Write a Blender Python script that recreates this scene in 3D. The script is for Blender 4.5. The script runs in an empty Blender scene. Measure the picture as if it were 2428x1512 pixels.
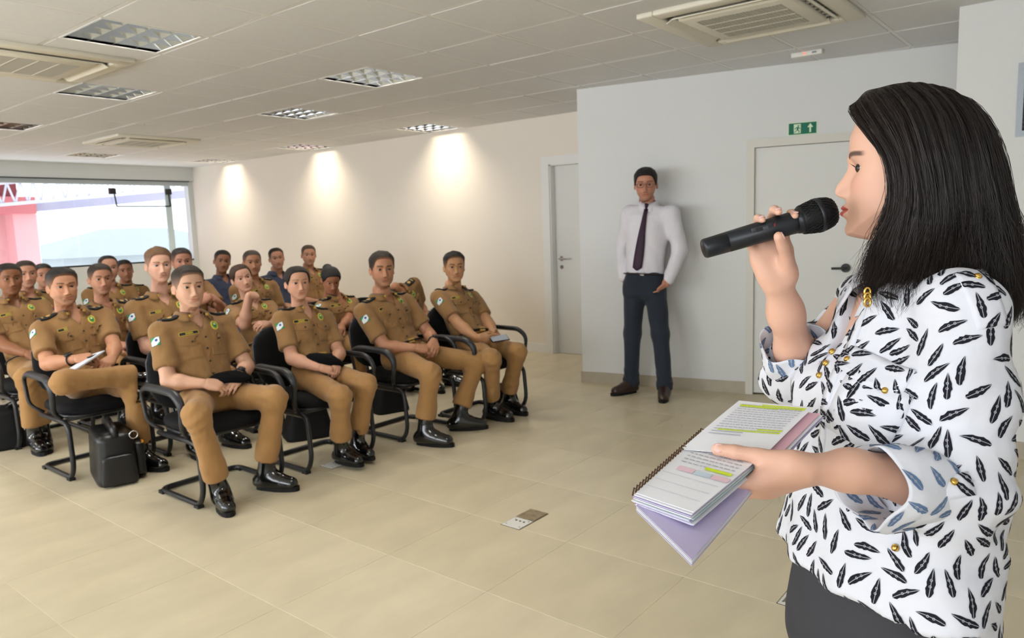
import bpy, bmesh, math, random
import numpy as np
from mathutils import Vector, Matrix
from mathutils.bvhtree import BVHTree

rng = np.random.default_rng(7)
random.seed(7)
scene = bpy.context.scene
COL = scene.collection

# ------------------------------------------------------------------ camera
CAM_H, FPX, W_PX, H_PX = 1.416, 1751.0, 2428, 1512


def rotm(a, b, c):
    ca, sa, cb, sb, cc, sc = math.cos(a), math.sin(a), math.cos(b), math.sin(b), math.cos(c), math.sin(c)
    rz = np.array([[ca, -sa, 0], [sa, ca, 0], [0, 0, 1]])
    rx = np.array([[1, 0, 0], [0, cb, -sb], [0, sb, cb]])
    ry = np.array([[cc, 0, sc], [0, 1, 0], [-sc, 0, cc]])
    return rz @ rx @ ry


RC = rotm(math.radians(-50.834), math.radians(-7.27), math.radians(1.917))   # columns: right, forward, up
cam_data = bpy.data.cameras.new('camera')
cam_data.sensor_width = 36.0
cam_data.lens = FPX / W_PX * 36.0
cam_data.clip_start = 0.05
cam_data.clip_end = 200
cam_data.dof.use_dof = True
cam_data.dof.focus_distance = 1.3
cam_data.dof.aperture_fstop = 9.0
cam = bpy.data.objects.new('camera', cam_data)
cam.matrix_world = Matrix(((RC[0, 0], RC[0, 2], -RC[0, 1], 0), (RC[1, 0], RC[1, 2], -RC[1, 1], 0),
                           (RC[2, 0], RC[2, 2], -RC[2, 1], CAM_H), (0, 0, 0, 1)))
COL.objects.link(cam)
scene.camera = cam


def ray(px, py):
    return RC @ np.array([(px - W_PX / 2) / FPX, 1.0, -(py - H_PX / 2) / FPX])


def at_y(px, py, y):
    d = ray(px, py)
    return d * (y / d[1]) + np.array([0, 0, CAM_H])


def at_d(px, py, dep):
    return ray(px, py) * dep + np.array([0, 0, CAM_H])


# ------------------------------------------------------------------ world, exposure
world = bpy.data.worlds.new('world')
scene.world = world
world.use_nodes = True
wnt = world.node_tree
wnt.nodes['Background'].inputs[0].default_value = (0.90, 0.95, 1.0, 1)
wnt.nodes['Background'].inputs[1].default_value = 3.2
scene.view_settings.view_transform = 'Standard'
scene.view_settings.look = 'None'
scene.view_settings.gamma = 1.0
scene.view_settings.exposure = 0.0
scene.view_settings.use_curve_mapping = False
scene.cycles.use_denoising = True
scene.cycles.use_adaptive_sampling = True
scene.cycles.adaptive_threshold = 0.09
scene.cycles.adaptive_min_samples = 12
scene.cycles.use_light_tree = False
scene.cycles.max_bounces = 5
scene.cycles.diffuse_bounces = 3
scene.cycles.glossy_bounces = 2
scene.cycles.transmission_bounces = 4
scene.cycles.transparent_max_bounces = 4
scene.cycles.caustics_reflective = False
scene.cycles.caustics_refractive = False
scene.cycles.sample_clamp_indirect = 6.0

LAMP_W = 11.0          # ceiling fixture power
DAY_W = 62.0          # daylight entering each left-hand window
CEIL = 2.543


def area_light(name, loc, rot, sx, sy, power, color, spread=180, parent=None, portal=False):
    ld = bpy.data.lights.new(name, 'AREA')
    ld.shape = 'RECTANGLE'
    ld.size, ld.size_y = sx, sy
    ld.energy = power
    ld.color = color
    ld.spread = math.radians(spread)
    if portal:
        ld.cycles.is_portal = True
    o = bpy.data.objects.new(name, ld)
    o.location = loc
    o.rotation_euler = rot
    COL.objects.link(o)
    if parent is not None:
        o.parent = parent
    return o


# daylight through the windows of the left-hand wall (out of frame) and the rear wall
for i_, y_ in enumerate((-0.6, 2.2, 5.0, 7.8)):
    area_light('window_daylight', (-2.68, y_, 1.55), (0, math.radians(-90), 0), 1.5, 2.2, DAY_W * (.55, .8, 1.15, 1.15)[i_], (0.93, 0.97, 1.0))
0 and area_light('window_daylight_portal', (4.2, 12.22, 1.6), (math.radians(-90), 0, 0), 4.6, 1.3, 1, (1, 1, 1), portal=True)

# ------------------------------------------------------------------ materials
MATS = {}


def lin(c):
    return tuple(((v / 255) / 12.92 if v / 255 <= 0.04045 else ((v / 255 + 0.055) / 1.055) ** 2.4) for v in c)


def mat(name, rgb, rough=0.6, spec=0.4, metal=0.0, bump=0.0, bscale=200.0, var=0.0, vscale=4.0, sheen=0.0,
        emit=None, estr=0.0, coat=0.0, stretch=None, attr=False, sss=0.0, trans=0.0, bdist=0.002):
    """procedural principled material; rgb in 0-255 sRGB; var = colour variation by noise"""
    if name in MATS:
        return MATS[name]
    m = bpy.data.materials.new(name)
    m.use_nodes = True
    nt = m.node_tree
    b = nt.nodes['Principled BSDF']
    c = lin(rgb)
    b.inputs['Base Color'].default_value = (*c, 1)
    b.inputs['Roughness'].default_value = rough
    b.inputs['Specular IOR Level'].default_value = spec
    b.inputs['Metallic'].default_value = metal
    b.inputs['Coat Weight'].default_value = coat
    if sheen:
        b.inputs['Sheen Weight'].default_value = sheen
        b.inputs['Sheen Roughness'].default_value = 0.5
    if sss:
        b.inputs['Subsurface Weight'].default_value = sss
        b.inputs['Subsurface Radius'].default_value = (0.012, 0.004, 0.002)
        b.inputs['Subsurface Scale'].default_value = 0.6
    if trans:
        b.inputs['Transmission Weight'].default_value = trans
    if emit is not None:
        b.inputs['Emission Color'].default_value = (*lin(emit), 1)
        b.inputs['Emission Strength'].default_value = estr
    tc = nt.nodes.new('ShaderNodeTexCoord')
    src = tc.outputs['Object']
    if stretch:
        mp = nt.nodes.new('ShaderNodeMapping')
        mp.inputs['Scale'].default_value = stretch
        nt.links.new(src, mp.inputs[0])
        src = mp.outputs[0]
    colout = None
    if attr:
        at = nt.nodes.new('ShaderNodeAttribute')
        at.attribute_name = 'col'
        colout = at.outputs['Color']
    if var:
        n = nt.nodes.new('ShaderNodeTexNoise')
        n.inputs['Scale'].default_value = vscale
        n.inputs['Detail'].default_value = 5
        nt.links.new(src, n.inputs['Vector'])
        r = nt.nodes.new('ShaderNodeMapRange')
        r.inputs[1].default_value = 0.3
        r.inputs[2].default_value = 0.7
        r.inputs[3].default_value = 1 - var
        r.inputs[4].default_value = 1 + var
        nt.links.new(n.outputs[0], r.inputs[0])
        mx = nt.nodes.new('ShaderNodeMix')
        mx.data_type = 'RGBA'
        mx.blend_type = 'MULTIPLY'
        mx.inputs[0].default_value = 1
        if colout is not None:
            nt.links.new(colout, mx.inputs[6])
        else:
            mx.inputs[6].default_value = (*c, 1)
        nt.links.new(r.outputs[0], mx.inputs[7])
        colout = mx.outputs[2]
    if colout is not None:
        nt.links.new(colout, b.inputs['Base Color'])
    if bump:
        n = nt.nodes.new('ShaderNodeTexNoise')
        n.inputs['Scale'].default_value = bscale
        n.inputs['Detail'].default_value = 2.5
        nt.links.new(src, n.inputs['Vector'])
        bp = nt.nodes.new('ShaderNodeBump')
        bp.inputs['Strength'].default_value = bump
        bp.inputs['Distance'].default_value = bdist
        nt.links.new(n.outputs[0], bp.inputs['Height'])
        nt.links.new(bp.outputs[0], b.inputs['Normal'])
    MATS[name] = m
    return m


# ------------------------------------------------------------------ object helpers
WLOC = {}


def tag(o, label=None, cat=None, group=None, kind=None):
    if label:
        o['label'] = label
    if cat:
        o['category'] = cat
    if group:
        o['group'] = group
    if kind:
        o['kind'] = kind
    return o


def wloc(o):
    return np.array(WLOC.get(o.name, (0, 0, 0)), float) if o is not None else np.zeros(3)


def empty(name, loc=(0, 0, 0)):
    o = bpy.data.objects.new(name, None)
    o.empty_display_size = 0.1
    o.location = loc
    COL.objects.link(o)
    WLOC[o.name] = tuple(loc)
    return o


def mesh_obj(name, verts, faces, m, parent=None, smooth=False, fmat=None, uv=None, col=None, mats=None, loc=None):
    """mesh from WORLD coordinates; its origin is put at loc (default: the parent's place)"""
    v = np.asarray(verts, float)
    p0 = wloc(parent)
    origin = np.asarray(loc, float) if loc is not None else (p0 if parent is not None else np.array([*(v.min(0)[:2] + v.max(0)[:2]) / 2, v[:, 2].min()]))
    me = bpy.data.meshes.new(name)
    vl = v - origin
    if isinstance(faces, np.ndarray):
        nf, k = faces.shape
        cnt = np.full(nf, k)
        keep = np.ones((nf, k), bool)
        if k == 4:                                   # quads with a doubled last corner are triangles
            t3 = faces[:, 2] == faces[:, 3]
            cnt[t3] = 3
            keep[t3, 3] = False
        lv = faces[keep]
        me.vertices.add(len(vl))
        me.vertices.foreach_set('co', vl.astype(np.float32).ravel())
        me.loops.add(len(lv))
        me.loops.foreach_set('vertex_index', lv.astype(np.int32))
        me.polygons.add(nf)
        me.polygons.foreach_set('loop_start', (np.cumsum(cnt) - cnt).astype(np.int32))
        me.update(calc_edges=True)
        me.validate()
    else:
        me.from_pydata([tuple(q) for q in vl], [], [tuple(int(i) for i in f) for f in faces])
        me.update()
    for mm in (mats or [m]):
        me.materials.append(mm)
    if fmat is not None:
        me.polygons.foreach_set('material_index', np.asarray(fmat, np.int32))
    if smooth:
        me.polygons.foreach_set('use_smooth', np.ones(len(me.polygons), bool))
    if uv is not None:
        ul = me.uv_layers.new(name='UVMap')
        vi = np.empty(len(me.loops), np.int32)
        me.loops.foreach_get('vertex_index', vi)
        ul.data.foreach_set('uv', np.asarray(uv, np.float32)[vi].ravel())
    if col is not None:
        ca = me.color_attributes.new('col', 'FLOAT_COLOR', 'POINT')
        c4 = np.ones((len(vl), 4), np.float32)
        c4[:, :3] = col
        ca.data.foreach_set('color', c4.ravel())
    o = bpy.data.objects.new(name, me)
    o.location = origin - p0
    COL.objects.link(o)
    if parent is not None:
        o.parent = parent
    WLOC[o.name] = tuple(origin)
    return o


class MB:
    """collects shapes into one mesh"""

    def __init__(self):
        self.v, self.f, self.m = [], [], []

    def add(self, v, f, mi=0):
        n = len(self.v)
        self.v.extend([tuple(q) for q in v])
        self.f.extend([tuple(int(i) + n for i in q) for q in f])
        self.m.extend([mi] * len(f))
        return self

    def box(self, c, s, mi=0, rz=0.0, frame=None):
        x, y, z = np.array(s) / 2
        P = np.array([(-x, -y, -z), (x, -y, -z), (x, y, -z), (-x, y, -z), (-x, -y, z), (x, -y, z), (x, y, z), (-x, y, z)])
        if frame is not None:
            P = P @ np.asarray(frame)
        elif rz:
            ca, sa = math.cos(rz), math.sin(rz)
            P = P @ np.array([[ca, sa, 0], [-sa, ca, 0], [0, 0, 1]])
        return self.add(P + np.array(c), [(0, 3, 2, 1), (4, 5, 6, 7), (0, 1, 5, 4), (1, 2, 6, 5), (2, 3, 7, 6), (3, 0, 4, 7)], mi)

    def bbox(self, lo, hi, mi=0):
        lo, hi = np.array(lo, float), np.array(hi, float)
        return self.box((lo + hi) / 2, hi - lo, mi)

    def tube(self, pts, r, n=8, mi=0, closed=False, caps=True, flat=None):
        v, f = tube_mesh(pts, r, n, closed, caps, flat)
        return self.add(v, f, mi)

    def cyl(self, a, b, r, n=16, mi=0, r2=None):
        return self.tube([a, b], [r, r if r2 is None else r2], n, mi)

    def build(self, name, m, parent=None, smooth=False, mats=None, loc=None):
        return mesh_obj(name, self.v, self.f, m, parent, smooth, self.m if mats else None, mats=mats, loc=loc)


def nrm(v):
    v = np.asarray(v, float)
    return v / (np.linalg.norm(v) + 1e-12)


def tube_mesh(pts, r, n=8, closed=False, caps=True, flat=None):
    pts = np.asarray(pts, float)
    m = len(pts)
    rr = np.full(m, r) if np.isscalar(r) else np.asarray(r, float)
    if closed:
        t = np.roll(pts, -1, 0) - np.roll(pts, 1, 0)
    else:
        t = np.gradient(pts, axis=0) if m > 2 else np.repeat((pts[1:] - pts[:1]), 2, 0)
    t /= np.linalg.norm(t, axis=1, keepdims=True) + 1e-12
    up = np.array([0, 0, 1.0]) if abs(t[0, 2]) < 0.9 else np.array([0, 1.0, 0])
    u = nrm(np.cross(t[0], up))
    V = []
    an = np.linspace(0, 2 * np.pi, n, endpoint=False) + np.pi / n
    for i in range(m):
        u = nrm(u - t[i] * (u @ t[i]))
        w = np.cross(t[i], u)
        fl = flat if flat is not None else 1.0
        V.append(pts[i] + rr[i] * (np.cos(an)[:, None] * u + fl * np.sin(an)[:, None] * w))
    V = np.concatenate(V)
    F = []
    for i in range(m if closed else m - 1):
        j = (i + 1) % m
        for k in range(n):
            k2 = (k + 1) % n
            F.append((i * n + k, i * n + k2, j * n + k2, j * n + k))
    if caps and not closed:
        F.append(tuple(range(n - 1, -1, -1)))
        F.append(tuple((m - 1) * n + k for k in range(n)))
    return V, F


def smooth_path(pts, rad=0.03, n=5):
    """polyline with rounded corners"""
    pts = [np.asarray(p, float) for p in pts]
    out = [pts[0]]
    for i in range(1, len(pts) - 1):
        a, b, c = pts[i - 1], pts[i], pts[i + 1]
        d1, d2 = nrm(a - b), nrm(c - b)
        L = min(rad, np.linalg.norm(a - b) * .48, np.linalg.norm(c - b) * .48)
        p0, p2 = b + d1 * L, b + d2 * L
        for t in np.linspace(0, 1, n):
            out.append((1 - t) ** 2 * p0 + 2 * t * (1 - t) * b + t * t * p2)
    out.append(pts[-1])
    return np.array(out)


def catmull(pts, n=8):
    P = np.asarray(pts, float)
    P = np.vstack([2 * P[0] - P[1], P, 2 * P[-1] - P[-2]])
    out = []
    for i in range(1, len(P) - 2):
        for t in np.linspace(0, 1, n, endpoint=False):
            a, b, c, d = P[i - 1], P[i], P[i + 1], P[i + 2]
            out.append(.5 * ((2 * b) + (-a + c) * t + (2 * a - 5 * b + 4 * c - d) * t * t + (-a + 3 * b - 3 * c + d) * t ** 3))
    out.append(P[-2])
    return np.array(out)


def bevel_mod(o, w=0.004, seg=2):
    md = o.modifiers.new('bevel', 'BEVEL')
    md.width = w
    md.segments = seg
    md.limit_method = 'ANGLE'
    for p in o.data.polygons:
        p.use_smooth = True
    return o


def copy_tree(o, parent=None):
    c = o.copy()
    COL.objects.link(c)
    if parent is not None:
        c.parent = parent
    for ch in list(o.children):
        copy_tree(ch, c)
    return c

# ================================================================== THE ROOM
M_ceil = mat('ceiling_tile_mat', (226, 226, 226), 0.9, 0.2, bump=0.25, bscale=260, var=0.02, vscale=40)
M_tbar = mat('tbar_white', (232, 230, 226), 0.5, 0.4)
M_warm = mat('warm_wall_paint', (238, 230, 218), 0.8, 0.25, bump=0.04, bscale=120)
M_white = mat('white_wall_paint', (226, 226, 224), 0.75, 0.3, bump=0.04, bscale=120)
M_trim = mat('white_trim', (236, 235, 231), 0.45, 0.4)
M_door = mat('white_door', (228, 227, 222), 0.5, 0.4)
M_skirt = mat('beige_stone_skirting', (184, 174, 154), 0.45, 0.4, var=0.05, vscale=14)
M_grout = mat('floor_grout', (226, 215, 190), 0.8, 0.2)
M_black = mat('black_plastic', (24, 24, 26), 0.45, 0.5)
M_chrome = mat('chrome', (220, 220, 222), 0.18, 0.5, metal=1.0)
M_alu = mat('aluminium', (205, 208, 212), 0.3, 0.5, metal=1.0)
WALL_X, BACK_Y = 6.48, 12.15
PA, PB = np.array([5.42, 3.62]), np.array([6.0, 0.87])        # skewed partition, plan ends


def floor_material(i):
    name = 'beige_porcelain_%d' % i
    m = mat(name, [(211, 198, 167), (214, 201, 171), (208, 195, 164)][i], 0.32, 0.5, var=0.07, vscale=2.3, stretch=(1.0, 2.6, 1.0))
    b = m.node_tree.nodes['Principled BSDF']
    n = m.node_tree.nodes.new('ShaderNodeTexNoise')
    n.inputs['Scale'].default_value = 9
    r = m.node_tree.nodes.new('ShaderNodeMapRange')
    r.inputs[3].default_value = 0.26
    r.inputs[4].default_value = 0.44
    m.node_tree.links.new(n.outputs[0], r.inputs[0])
    m.node_tree.links.new(r.outputs[0], b.inputs['Roughness'])
    return m


X0, X1, Y0, Y1 = -2.7, 6.6, -2.2, 12.3
fl = MB().bbox((X0, Y0, -0.12), (X1, Y1, -0.0012)).build('floor', M_grout)
tag(fl, 'beige porcelain tile floor of the hall', kind='structure')
# floor tiles 0.56 m, each its own piece (three shared meshes)
TX, TY, GX, GY = 0.553, 0.57, 2.577, 2.395
tile_me = []
for k in range(3):
    mb = MB()
    a, b_ = TX / 2 - 0.0009, TY / 2 - 0.0009
    e = 0.0006
    mb.add([(-a, -b_, -.0012), (a, -b_, -.0012), (a, b_, -.0012), (-a, b_, -.0012),
            (-a + e, -b_ + e, 0), (a - e, -b_ + e, 0), (a - e, b_ - e, 0), (-a + e, b_ - e, 0)],
           [(4, 5, 6, 7), (0, 1, 5, 4), (1, 2, 6, 5), (2, 3, 7, 6), (3, 0, 4, 7)])
    o = mb.build('floor_tile', floor_material(k), loc=(0, 0, 0))
    tile_me.append(o.data)
    bpy.data.objects.remove(o)
rest = MB()
for i in range(-10, 8):
    for j in range(-9, 18):
        cx, cy = GX + (i + .5) * TX, GY + (j + .5) * TY
        if cx - TX / 2 < X0 or cx + TX / 2 > X1 or cy - TY / 2 < Y0 or cy + TY / 2 > Y1:
            continue
        d = RC.T @ (np.array([cx, cy, -CAM_H]))
        seen = d[1] > 0.3 and abs(d[0] / d[1]) < 0.80 and abs(d[2] / d[1]) < 0.55
        if seen:
            o = bpy.data.objects.new('floor_tile', tile_me[(i * 7 + j * 3) % 3])
            COL.objects.link(o)
            o.parent = fl
            o.location = np.array([cx, cy, 0]) - wloc(fl)
        else:
            a, b_ = TX / 2 - .0012, TY / 2 - .0012
            rest.add([(cx - a, cy - b_, 0), (cx + a, cy - b_, 0), (cx + a, cy + b_, 0), (cx - a, cy + b_, 0)], [(0, 1, 2, 3)])
tag(rest.build('floor_tile_field', MATS['beige_porcelain_0'], fl), kind='stuff')

# ceiling: slab, T-bar grid and panels
CX0, CY0, CP = 1.762, 4.09, 0.588
ce = MB().bbox((X0, Y0, CEIL + 0.14), (X1, Y1, CEIL + 0.26)).build('ceiling', M_tbar, loc=(2, 5, CEIL))
tag(ce, 'suspended ceiling of off-white panels', kind='structure')
FIX = {(0, 0), (3, 0), (1, 3), (1, 7), (4, 3), (7, 3), (7, 7), (7, 11), (4, 11), (-3, 2), (-3, 7), (0, -4)}
AC = {'near': (1.36, 4.90), 'far': (3.72, 8.46), 'front': (3.76, 1.16)}
ACS = 0.95


def in_ac(x, y):
    return any(ax + .05 < x < ax + ACS - .05 and ay + .05 < y < ay + ACS - .05 for ax, ay in AC.values())


gb = MB()
ilo, ihi, jlo, jhi = -7, 8, -10, 13
for i in range(ilo, ihi + 1):
    gb.bbox((CX0 + i * CP - .012, Y0, CEIL - .002), (CX0 + i * CP + .012, Y1, CEIL + .02))
for j in range(jlo, jhi + 1):
    gb.bbox((X0, CY0 + j * CP - .012, CEIL - .0018), (X1, CY0 + j * CP + .012, CEIL + .02))
gb.build('ceiling_grid', M_tbar, ce)
h_ = CP / 2 - .011
pm = MB()
pm.add([(-h_, -h_, .004), (h_, -h_, .004), (h_, h_, .004), (-h_, h_, .004), (-h_ + .006, -h_ + .006, -.004), (h_ - .006, -h_ + .006, -.004),
        (h_ - .006, h_ - .006, -.004), (-h_ + .006, h_ - .006, -.004)], [(4, 7, 6, 5), (0, 4, 5, 1), (1, 5, 6, 2), (2, 6, 7, 3), (3, 7, 4, 0)])
po = pm.build('ceiling_panel', M_ceil, loc=(0, 0, 0))
pme = po.data
bpy.data.objects.remove(po)
restc = MB()
for i in range(ilo - 1, ihi + 1):
    for j in range(jlo - 1, jhi + 1):
        if (i, j) in FIX:
            continue
        cx, cy = CX0 + (i + .5) * CP, CY0 + (j + .5) * CP
        if cx < X0 or cx > X1 + .1 or cy < Y0 or cy > Y1:
            continue
        if in_ac(cx, cy) and all(in_ac(cx + sx * .2, cy + sy * .2) for sx in (-1, 1) for sy in (-1, 1)):
            continue
        d = RC.T @ (np.array([cx, cy, CEIL - CAM_H]))
        seen = d[1] > 0.3 and abs(d[0] / d[1]) < 0.80 and abs(d[2] / d[1]) < 0.55
        if seen:
            o = bpy.data.objects.new('ceiling_panel', pme)
            COL.objects.link(o)
            o.parent = ce
            dz = random.uniform(0, .0015)
            o.location = np.array([cx, cy, CEIL + dz]) - wloc(ce)
            o.rotation_euler = (random.uniform(-.004, .004), random.uniform(-.004, .004), 0)
        else:
            restc.add([(cx - h_, cy - h_, CEIL), (cx - h_, cy + h_, CEIL), (cx + h_, cy + h_, CEIL), (cx + h_, cy - h_, CEIL)], [(0, 1, 2, 3)])
tag(restc.build('ceiling_panel_field', M_ceil, ce), kind='stuff')

# walls
H = CEIL + 0.14
DY0, DY1, DH = 3.93, 4.70, 2.035            # door opening in the warm wall
mb = MB()
mb.bbox((WALL_X, DY1, 0), (WALL_X + .12, BACK_Y + .2, H))
mb.bbox((WALL_X, 3.0, 0), (WALL_X + .12, DY0, H))
mb.bbox((WALL_X, DY0, DH), (WALL_X + .12, DY1, H))
mb.bbox((WALL_X + .5, 3.0, 0), (WALL_X + .55, 5.4, H))
tag(mb.build('wall_right', M_warm), 'long cream wall with warm light scallops', kind='structure')
mb = MB()
mb.bbox((WALL_X - .014, DY1 + .09, 0), (WALL_X, BACK_Y, .095))
tag(mb.build('baseboard_right', M_trim), 'white baseboard along the cream wall', kind='structure')


def plan_box(mb, p0, p1, th, z0, z1, mi=0, u0=None, u1=None, off=0.0):
    """box along the plan line p0->p1 between distances u0..u1, from off to off+th on its left-hand normal"""
    d = (p1 - p0) / np.linalg.norm(p1 - p0)
    n = np.array([-d[1], d[0]])
    L = np.linalg.norm(p1 - p0)
    u0 = 0 if u0 is None else u0
    u1 = L if u1 is None else u1
    a, b = p0 + d * u0, p0 + d * u1
    P = [a + n * off, b + n * off, b + n * (off + th), a + n * (off + th)]
    v = [(*q, z0) for q in P] + [(*q, z1) for q in P]
    f = [(0, 3, 2, 1), (4, 5, 6, 7), (0, 1, 5, 4), (1, 2, 6, 5), (2, 3, 7, 6), (3, 0, 4, 7)]
    mb.add(v, f, mi)
    return mb


PD0, PD1, PDH = 1.452, 2.335, 1.955           # partition door opening (distance from the corner)
mb = MB()
plan_box(mb, PA, PB, .13, 0, H, u1=PD0)
plan_box(mb, PA, PB, .13, 0, H, u0=PD1)
plan_box(mb, PA, PB, .13, PDH, H, u0=PD0, u1=PD1)
mb.bbox((PA[0] + .1, PA[1] - .13, 0), (WALL_X, PA[1] - .005, H))
tag(mb.build('wall_partition', M_white), 'white partition wall behind the standing man', kind='structure')
mb = MB()
plan_box(mb, PA, PB, .012, 0, .097, u1=PD0 - .045, u0=-.012, off=-.012)
plan_box(mb, PA, PB, .012, 0, .097, u0=PD1 + .045, off=-.012)
tag(mb.build('baseboard_partition', M_skirt), 'beige stone skirting of the partition wall', kind='structure')
mb = MB()
mb.bbox((4.96, -2.2, 0), (6.6, 0.735, H))
mb.bbox((6.6, -2.2, 0), (6.7, 3.5, H))  # unseen wall added behind the partition to stop daylight leaking under its door
tag(mb.build('wall_column', M_white), 'white wall block at the right edge with a vent grille', kind='structure')
mb = MB()
mb.bbox((4.948, -2.2, 0), (4.96, 0.747, .097))
tag(mb.build('baseboard_column', M_skirt), 'beige stone skirting of the right wall block', kind='structure')
mb = MB()
mb.bbox((X0 - .1, Y0 - .12, 0), (X1, Y0, H))
tag(mb.build('wall_front', M_white), kind='structure')
# left wall with four window openings (behind the camera's left, out of frame)
mb = MB()
ys = [-2.2]
for y_ in (-0.6, 2.2, 5.0, 7.8):
    ys += [y_ - 1.1, y_ + 1.1]
ys.append(12.3)
for k in range(0, len(ys), 2):
    mb.bbox((X0 - .12, ys[k], 0), (X0, ys[k + 1], H))
mb.bbox((X0 - .12, Y0, 0), (X0, Y1, .8))
mb.bbox((X0 - .12, Y0, 2.3), (X0, Y1, H))
tag(mb.build('wall_left', M_white), kind='structure')

# rear wall: low sill wall, beam, wide window
mb = MB()
mb.bbox((X0, BACK_Y, 0), (WALL_X, BACK_Y + .14, 1.0))
mb.bbox((X0, BACK_Y - .05, 2.32), (WALL_X, BACK_Y + .14, H))
mb.bbox((6.40, BACK_Y, 1.0), (WALL_X, BACK_Y + .14, 2.32))
tag(mb.build('wall_back', mat('back_wall_paint', (214, 216, 214), .8, .3)), 'low white wall and beam around the rear window', kind='structure')
wn = MB()
wn.bbox((X0, BACK_Y - .01, 2.24), (6.40, BACK_Y + .1, 2.31))
wn.bbox((X0, BACK_Y + .0, 1.0), (6.40, BACK_Y + .1, 1.012))
wo = wn.build('window_1', mat('window_head_rail', (190, 198, 202), .5, .4), loc=(3, BACK_Y, 1))
tag(wo, 'wide rear window looking onto a pink atrium', kind='structure')
MB().bbox((X0, BACK_Y - .06, 2.305), (6.40, BACK_Y - .03, 2.318)).build('shadow_gap', M_black, wo)
M_glass = mat('clear_glass', (245, 250, 252), 0.0, 0.5, trans=1.0)
_nt = M_glass.node_tree
_tr, _gl, _mx = _nt.nodes.new('ShaderNodeBsdfTransparent'), _nt.nodes.new('ShaderNodeBsdfGlossy'), _nt.nodes.new('ShaderNodeMixShader')
_tr.inputs[0].default_value = (.97, .985, .99, 1)
_gl.inputs[1].default_value = .02
_mx.inputs[0].default_value = .06
_nt.links.new(_tr.outputs[0], _mx.inputs[1])
_nt.links.new(_gl.outputs[0], _mx.inputs[2])
_nt.links.new(_mx.outputs[0], _nt.nodes['Material Output'].inputs[0])
for xa, xb in ((-2.6, 1.0), (1.0, 4.62), (4.63, 6.40)):
    MB().bbox((xa + .004, BACK_Y + .04, 1.012), (xb - .004, BACK_Y + .046, 2.24)).build('window_pane', M_glass, wo)
MB().bbox((X0, BACK_Y + .0, .998), (6.40, BACK_Y + .035, 1.022)).build('window_sill_gasket', M_black, wo)
MB().bbox((6.00, BACK_Y + .005, 1.012), (6.10, BACK_Y + .035, 2.24)).build('mullion', mat('pale_mullion', (206, 222, 228), .5, .4), wo)
# glass-door patch fitting: two square clamps and a hanging bar
gf = MB()
for x_ in (5.21, 6.08):
    gf.bbox((x_ - .045, BACK_Y - .03, 2.10), (x_ + .045, BACK_Y + .03, 2.19))
gfo = empty('glass_clamp', (5.65, BACK_Y - .03, 1.9))
gf2 = [MB().bbox((x_ - .045, BACK_Y - .035, 2.095), (x_ + .045, BACK_Y + .035, 2.185)).build('clamp_block', M_black, gfo) for x_ in (5.17, 6.05)]
MB().tube(smooth_path([(5.19, BACK_Y - .02, 2.10), (5.21, BACK_Y - .02, 1.905), (6.06, BACK_Y - .02, 1.905), (6.05, BACK_Y - .02, 2.10)], .01), .011, 6).build('clamp_bar', M_black, gfo)
tag(gfo, 'black bar on two square clamps fixed to the rear glass', 'bracket')

# ---- exterior seen through the rear window
M_pink = mat('pink_render', (226, 172, 174), .85, .2)
M_pinkd = mat('maroon_render', (150, 72, 78), .85, .2)
M_ext = mat('white_steel', (214, 216, 228), .6, .3)
YE = 15.2


def ext(px, py, y=YE):
    return at_y(px, py, y)


xp0, xp1 = ext(36, 560)[0], ext(91, 560)[0]
xs0 = ext(18, 560)[0]
zt = ext(60, 507)[2]
tag(MB().bbox((xp0, YE, -1.5), (xp1, YE + .5, zt)).build('pink_pillar', M_pink), 'light pink rendered pillar outside the rear window', 'pillar')
tag(MB().bbox((xs0 - 6, YE + .42, -1.5), (xp0, YE + .9, zt)).build('pink_wall', M_pink), 'pink atrium wall left of the outside pillar', 'wall')
tag(MB().bbox((xs0 - 6, YE - .12, zt), (xp1 - .02, YE + .9, zt + .30)).build('pink_lintel', mat('deep_pink_render', (206, 118, 122), .85, .2)), 'deeper pink lintel above the outside pillar', 'lintel')
tag(MB().bbox((xs0 - 6, YE + .5, zt + .30), (xp1 - .1, YE + .9, zt + 1.6)).build('maroon_wall', M_pinkd), 'maroon upper wall outside behind the white truss', 'wall')
tag(MB().bbox((-6, 12.6, 3.25), (14, YE + 1.2, 3.4)).build('atrium_roof', M_ext), 'white atrium roof outside above the truss', 'roof')
tr = empty('roof_truss', tuple(ext(200, 470, 14.6)))
ta, tb = ext(-60, 491, 14.6), ext(520, 440, 14.6)
ua, ub = ta + [0, 0, .36], tb + [0, 0, .36]
MB().tube([ta, tb], .04, 4).build('chord', M_ext, tr)
MB().tube([ua, ub], .04, 4).build('chord', M_ext, tr)
N = 22
for k in range(N):
    p, q = ta + (tb - ta) * k / N, ta + (tb - ta) * (k + 1) / N
    p2 = ua + (ub - ua) * (k + .5) / N
    MB().tube([p, p2], .02, 4).build('web_bar', M_ext, tr)
    MB().tube([p2, q], .02, 4).build('web_bar', M_ext, tr)
tag(tr, 'white steel lattice truss outside the rear window', 'truss')
bm_ = MB()
v_ = [ext(82, 502), ext(560, 459), ext(560, 430), ext(82, 478)]
bm_.add([*v_, *[q + [0, .25, 0] for q in v_]], [(0, 1, 2, 3), (7, 6, 5, 4), (0, 4, 5, 1), (1, 5, 6, 2), (2, 6, 7, 3), (3, 7, 4, 0)])
tag(bm_.build('atrium_beam', mat('lilac_white_beam', (166, 163, 184), .6, .3)), 'sloping white beam above the bright atrium opening', 'beam')
tag(MB().bbox((xp1, YE + .05, -1.5), (ext(96, 560)[0], YE + .15, zt)).build('outside_jamb', mat('pale_blue_frame', (200, 220, 232), .5, .4)), 'pale blue window jamb beside the outside pillar', 'frame')
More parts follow.
